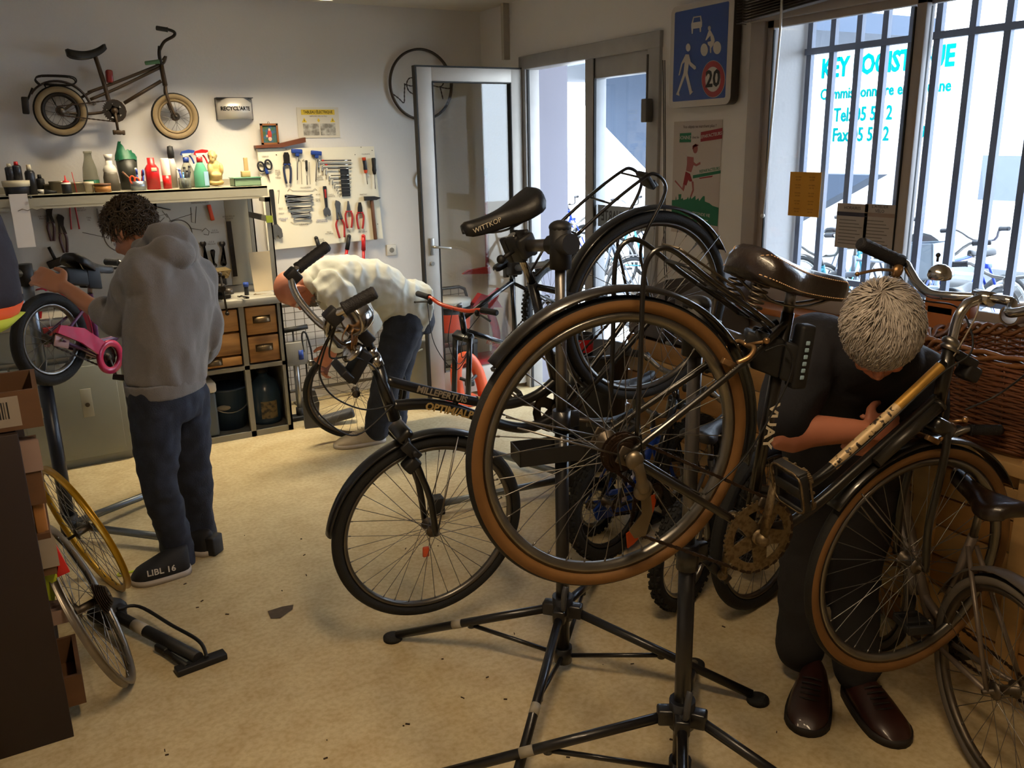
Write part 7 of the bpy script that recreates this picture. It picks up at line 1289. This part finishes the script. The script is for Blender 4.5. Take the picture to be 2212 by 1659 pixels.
limb(mb, [loc1(J(318, 520, 3.56)), loc1(J(345, 508, 3.50)), loc1(J(380, 512, 3.50)), loc1(J(402, 535, 3.52)), loc1(J(404, 560, 3.55))], [.022, .04, .045, .045, .03]); limb(mb, [loc1(J(330, 545, 3.47)), loc1(J(360, 540, 3.44)), loc1(J(390, 550, 3.46))], [.03, .045, .045])
organic('hoodie', mb, HOOD, m1, .009, 4, wrinkle(.015, (9, 9, 5)))
mb = MB(); torso(mb, [pel+V((0, 0, -.02)), pel+V((0, 0, .045))], lat, [.180, .184], [.130, .134], sub=2); organic('hem', mb, HOOD, m1, .009, 3)
DEN = mat('denim_dark', '1b2130', .85, 0, .25, 14, bump=.2, bscale=180, col2='262e40', thr=(.45, .7))
mb = MB(); torso(mb, [pel+V((0, 0, .03)), pel+V((0, 0, -.06)), pel+V((0, 0, -.13))], lat, [.155, .165, .13], [.112, .12, .10], sub=3); limb(mb, [lh, lh.lerp(lk, .5), lk, lk.lerp(la, .5), la], [.098, .088, .07, .064, .06]); limb(mb, [rh, rh.lerp(rk_, .5), rk_, rk_.lerp(ra, .5), ra], [.098, .088, .07, .064, .06])
organic('jeans', mb, DEN, m1, .009, 4, wrinkle(.010, (11, 11, 11), 3))
SHB = mat('sneaker_black', '141418', .7, 0, .15, 40); SOL = mat('sole_pale', 'b3aaa0', .6)
so, sM, sL = shoe(m1, loc1(at(412, 1232, Z=0)), loc1(at(283, 1262, Z=0)), SHB, SOL, .115, .05)
sg_ = 1 if (sM.to_3x3() @ V((0, 1, 0))).y < 0 else -1
text('print', 'LIBL 16', .036, mat('shoe_print', 'cfc9c2', .6), sM @ axes((sL*.50, sg_*.066, .058), (-sg_, 0, 0), (0, 0, 1), (0, sg_, 0)), m1, .001, bold=.0006)
shoe(m1, loc1(at(460, 1197, Z=0)), loc1(at(372, 1178, Z=0)), SHB, SOL, .11, .048)
HB = mat('hair_dark_brown', '231a13', .6, 0, .3, 60); HR1 = (.083, .102, .09); hoff = V((0, -.014, .032))
def rt1(rg):
    z = rg.uniform(-.75, 1); a = rg.uniform(0, 2*pi); r = math.sqrt(1-z*z); p = V((r*math.cos(a)*HR1[0], r*math.sin(a)*HR1[1], z*HR1[2]))
    return None if (p.y > .035 and p.z < .03) or (p.z < -.035 and p.y > -.03) else p
mb = MB(); mb.ell(hc+hR @ (hoff+V((0, -.006, .004))), (.079, .096, .086), hR, 20, 14); bm_h = mb.build('hair_cap', HB, m1)
hairmesh(m1, hc+hR @ hoff, hR, mat('hair_brown', '5e4d3a', .55, 0, .4, 80), 1500, .045, HR1, rt1, lambda p, rg: V((rg.uniform(-1, 1), rg.uniform(-1, 1), rg.uniform(-1, .6))), 4, .0018, .022)
# ------------------------------------------------------------------ bald man bending in white jacket
m2 = thing('person', 'bald man in pale jacket and jeans bending over a wheel by the tool board', 'person', (J(840, 940, 4.6).x, 4.62, 0)); O2 = V(m2.location); l2_ = lambda p: V(p)-O2
pel, mid, shc, nek = [l2_(p) for p in (J(872, 668, 4.64), J(800, 612, 4.64), J(718, 602, 4.63), J(668, 615, 4.62))]
hc = l2_(J(636, 626, 4.60)); hR = headR((-.88, -.05, .05), (-.20, -.05, -1)); lat = V((0, 1, 0))
ls, le, lwr, lha = l2_(J(718, 625, 4.46)), l2_(J(792, 700, 4.40)), l2_(J(722, 752, 4.42)), l2_(J(694, 785, 4.46)); rs, re, rwr, rha = l2_(J(712, 625, 4.82)), l2_(J(748, 712, 4.86)), l2_(J(712, 770, 4.76)), l2_(J(698, 800, 4.72))
lh, lk, la = l2_(J(872, 700, 4.53)), l2_(J(838, 810, 4.50)), l2_(J(815, 925, 4.56)); rh, rk_, ra = l2_(J(880, 700, 4.75)), l2_(J(858, 800, 4.76)), l2_(J(852, 905, 4.78))
mb = MB(); headm(mb, hc, hR); limb(mb, [hc+hR @ V((0, -.025, -.05)), nek], [.05, .058]); torso(mb, [pel, mid, shc, nek], lat, [.13, .13, .15, .06], [.08, .08, .085, .055])
limb(mb, [ls, le, lwr], [.045, .04, .028]); limb(mb, [rs, re, rwr], [.045, .04, .028]); limb(mb, [lh, lk, la], [.065, .05, .04]); limb(mb, [rh, rk_, ra], [.065, .05, .04])
handm(mb, lwr, lha-lwr, V((-.3, -.8, .3)), V((.3, -.6, .5)), .7); handm(mb, rwr, rha-rwr, V((-.5, .5, .5)), V((.3, .6, .5)), .7)
organic('body', mb, SKIN2, m2, .006, 4); eyes(m2, hc, hR)
JKT = mat('jacket_pale', 'cccdc2', .75, 0, .06, 12, bump=.1, bscale=60)
mb = MB(); torso(mb, [pel+V((.085, 0, -.015)), pel.lerp(mid, .25), mid, shc, nek+V((.01, 0, 0))], lat, [.19, .195, .20, .19, .085], [.165, .15, .13, .115, .075])
limb(mb, [shc.lerp(ls, .6), ls, ls.lerp(le, .5), le, le.lerp(lwr, .5), lwr.lerp(le, .12)], [.09, .085, .075, .07, .06, .045]); limb(mb, [shc.lerp(rs, .6), rs, rs.lerp(re, .5), re, re.lerp(rwr, .5), rwr.lerp(re, .12)], [.09, .085, .075, .07, .06, .045])
limb(mb, [nek+V((-.015, -.07, .0)), nek+V((-.025, 0, .055)), nek+V((-.015, .07, .0))], [.022, .026, .022]); limb(mb, [nek+V((-.015, -.07, .0)), nek+V((-.02, -.03, -.055)), nek+V((-.02, .03, -.055)), nek+V((-.015, .07, .0))], [.022, .02, .02, .022])
organic('jacket', mb, JKT, m2, .008, 3, wrinkle(.020, (12, 7, 9), 5))
DEN2 = mat('denim_blue', '232a3a', .85, 0, .2, 14, bump=.2, bscale=180)
mb = MB(); torso(mb, [pel+V((-.03, 0, .0)), pel+V((.04, 0, -.05)), pel+V((.03, 0, -.12))], lat, [.16, .17, .15], [.13, .14, .11], sub=3); limb(mb, [lh, lh.lerp(lk, .5), lk, lk.lerp(la, .5), la], [.115, .10, .085, .08, .075]); limb(mb, [rh, rh.lerp(rk_, .5), rk_, rk_.lerp(ra, .5), ra], [.115, .10, .085, .08, .075])
organic('jeans', mb, DEN2, m2, .009, 4, wrinkle(.008, (7, 7, 14), 8))
TRN = mat('trainer_white', 'b8aa92', .7, 0, .15, 30)
shoe(m2, l2_(at(832, 952, Z=0)), l2_(at(722, 968, Z=0)), TRN, SOL, .10, .05, mat('lace_cream', 'c9bfa8', .8)); shoe(m2, l2_(at(868, 930, Z=0)), l2_(at(795, 925, Z=0)), TRN, SOL, .09, .046)
mb = MB(); rgm = random.Random(5)
for i in range(260):
    a = rgm.uniform(-2.2, 2.2); p = V((.05*math.sin(a), .055+.045*math.cos(a)*.8, -.095+rgm.uniform(-.02, .03))); mb.tube([hc+hR @ p, hc+hR @ (p*1.0+V((.006*math.sin(a), .008, -.012)))], .0012, 3, caps=False)
mb.build('beard', mat('beard_grey', '8f877c', .7), m2, kind='stuff')
# ------------------------------------------------------------------ grey-haired man leaning over the front bike
m3 = thing('person', 'grey-haired man in dark navy shirt leaning over the ladies bicycle', 'person', (2.02, 1.62, 0)); O3 = V(m3.location); l3 = lambda p: V(p)-O3
hc = l3(JD(1903, 722, 2.17)); toc = V((-.79, -.55, .27)); hR = headR((-.62, -.50, .60), (-.45, -.38, -.81))
nek, shc, mid, pel = l3(JD(1885, 752, 2.34)), l3(JD(1862, 790, 2.46)), l3(JD(1835, 885, 2.62)), l3(JD(1820, 1030, 2.74)); lat = V((.62, -.78, 0)).normalized()
ls, le, lwr = l3(JD(1748, 752, 2.44)), l3(JD(1690, 930, 2.34)), l3(JD(1865, 930, 2.33)); lha = l3(JD(1935, 915, 2.36))
rs, re, rwr = l3(JD(1972, 815, 2.46)), l3(JD(1985, 925, 2.42)), l3(JD(1935, 965, 2.38)); rha = l3(JD(1890, 960, 2.38))
lh, lk, la = l3(JD(1765, 1060, 2.74)), l3(JD(1735, 1250, 2.74)), l3(V((at(1745, 1530, Z=0).x+.10, at(1745, 1530, Z=0).y+.13, .09))); rh, rk_, ra = l3(JD(1870, 1060, 2.70)), l3(JD(1845, 1250, 2.70)), l3(V((at(1860, 1520, Z=0).x+.02, at(1860, 1520, Z=0).y+.04, .09)))
mb = MB(); headm(mb, hc, hR); limb(mb, [hc+hR @ V((0, -.03, -.05)), nek], [.055, .062]); torso(mb, [pel, mid, shc, nek], lat, [.14, .14, .15, .07], [.09, .09, .09, .06])
limb(mb, [ls, le, le.lerp(lwr, .4), lwr], [.05, .047, .045, .028]); limb(mb, [rs, re, rwr], [.05, .043, .028]); limb(mb, [lh, lk, la], [.065, .05, .04]); limb(mb, [rh, rk_, ra], [.065, .05, .04])
handm(mb, lwr, lha-lwr, V((-.3, -.3, .9)), V((-.7, -.6, .2)), .6); handm(mb, rwr, rha-rwr, V((-.2, -.3, .9)), V((-.5, -.7, -.1)), .6)
organic('body', mb, SKIN2, m3, .006, 4); eyes(m3, hc, hR)
SHN = mat('shirt_navy', '12131c', .85, 0, .15, 20, bump=.15, bscale=120)
mb = MB(); torso(mb, [pel+V((0, 0, .02)), pel.lerp(mid, .5), mid, shc, nek], lat, [.185, .19, .20, .19, .085], [.125, .13, .13, .12, .075]); limb(mb, [shc.lerp(ls, .5), ls, ls.lerp(le, .5), le+(ls-le)*.12], [.10, .095, .085, .075]); limb(mb, [shc.lerp(rs, .5), rs, rs.lerp(re, .6), re.lerp(rwr, .1)], [.10, .09, .08, .07])
limb(mb, [nek+lat*.07, nek+V((.03, .05, .05)), nek-lat*.07], [.02, .024, .02]); organic('shirt', mb, SHN, m3, .009, 4, wrinkle(.009, (8, 8, 8), 2))
TRS = mat('trousers_dark', '1c1a1a', .9, 0, .15, 16, bump=.15, bscale=120)
mb = MB(); torso(mb, [pel+V((0, 0, .05)), pel+V((0, 0, -.05)), pel+V((0, 0, -.12))], lat, [.165, .175, .14], [.12, .125, .11], sub=3); limb(mb, [lh, lh.lerp(lk, .5), lk, lk.lerp(la, .5), la+V((0, 0, .01))], [.10, .09, .075, .068, .07]); limb(mb, [rh, rh.lerp(rk_, .5), rk_, rk_.lerp(ra, .5), ra+V((0, 0, .01))], [.10, .09, .075, .068, .07])
organic('trousers', mb, TRS, m3, .009, 4, wrinkle(.008, (7, 7, 14), 6))
LSH = mat('leather_brown', '33160f', .4, 0, .25, 14, coat=.2); LSO = mat('sole_dark', '1a120e', .7)
for hx, tx in (((1760, 1462), (1738, 1592)), ((1835, 1488), (1948, 1618))):
    hp, tp = l3(at(*hx, Z=0)), l3(at(*tx, Z=0)); d_ = (tp-hp).normalized(); shoe(m3, tp-d_*.285, tp, LSH, LSO, .095, .05, LSO)
HG = mat('hair_grey', 'c4bab0', .5, 0, .3, 70); HGD = mat('hair_grey_base', '8a8078', .7, 0, .3, 60); HR3 = (.090, .110, .093); who = V((.01, -.045, .082))
def rt3(rg):
    z = rg.uniform(-.62, 1); a = rg.uniform(0, 2*pi); r = math.sqrt(1-z*z); p = V((r*math.cos(a)*HR3[0], r*math.sin(a)*HR3[1], z*HR3[2]))
    return None if (p.y > .07 and p.z < .0) or (p.z < -.03 and p.y > .02) else p
MB().ell(hc+hR @ (hoff+V((0, -.004, .004))), (.085, .104, .089), hR, 20, 14).build('hair_cap', HGD, m3)
def fl3(p, rg): d = (p-who); return (d.normalized()+V((rg.uniform(-.2, .2)+d.normalized().y*.5, rg.uniform(-.2, .2)-d.normalized().x*.5, -.2)))
hairmesh(m3, hc+hR @ hoff, hR, HG, 2600, .065, HR3, rt3, fl3, 9, .0017, .013)
# ================================================================== LAMPS OF THE ROOM
def strip_lamp(name, label, loc, L, energy, col, spread, axis='X', tilt=0.0):
    t = thing(name, label, 'lamp', loc, 0 if axis == 'X' else pi/2)
    mb = MB(); mb.box((-L/2-.03, -.09, .05), (L/2+.03, .09, .06)); mb.box((-L/2-.03, -.09, -.0), (L/2+.03, -.08, .06)); mb.box((-L/2-.03, .08, -.0), (L/2+.03, .09, .06))
    mb.build('housing', mat('lamp_white', 'e4e2dc', .5), t)
    lamp(name+'_light', 'AREA', (0, 0, .045), energy, col, None, L, .14, spread, parent=t); t.rotation_euler.x += tilt
    return t
strip_lamp('strip_lamp', 'hooded fluorescent strip lamp above the workbench', (1.2, 4.98, 2.48), 1.1, 18, (1, .83, .55), 104, tilt=.12)
strip_lamp('strip_lamp', 'warm ceiling strip lamp over the front of the room', (.75, 1.0, 2.5), 1.4, 23, (1, .74, .46), 175, axis='Y')
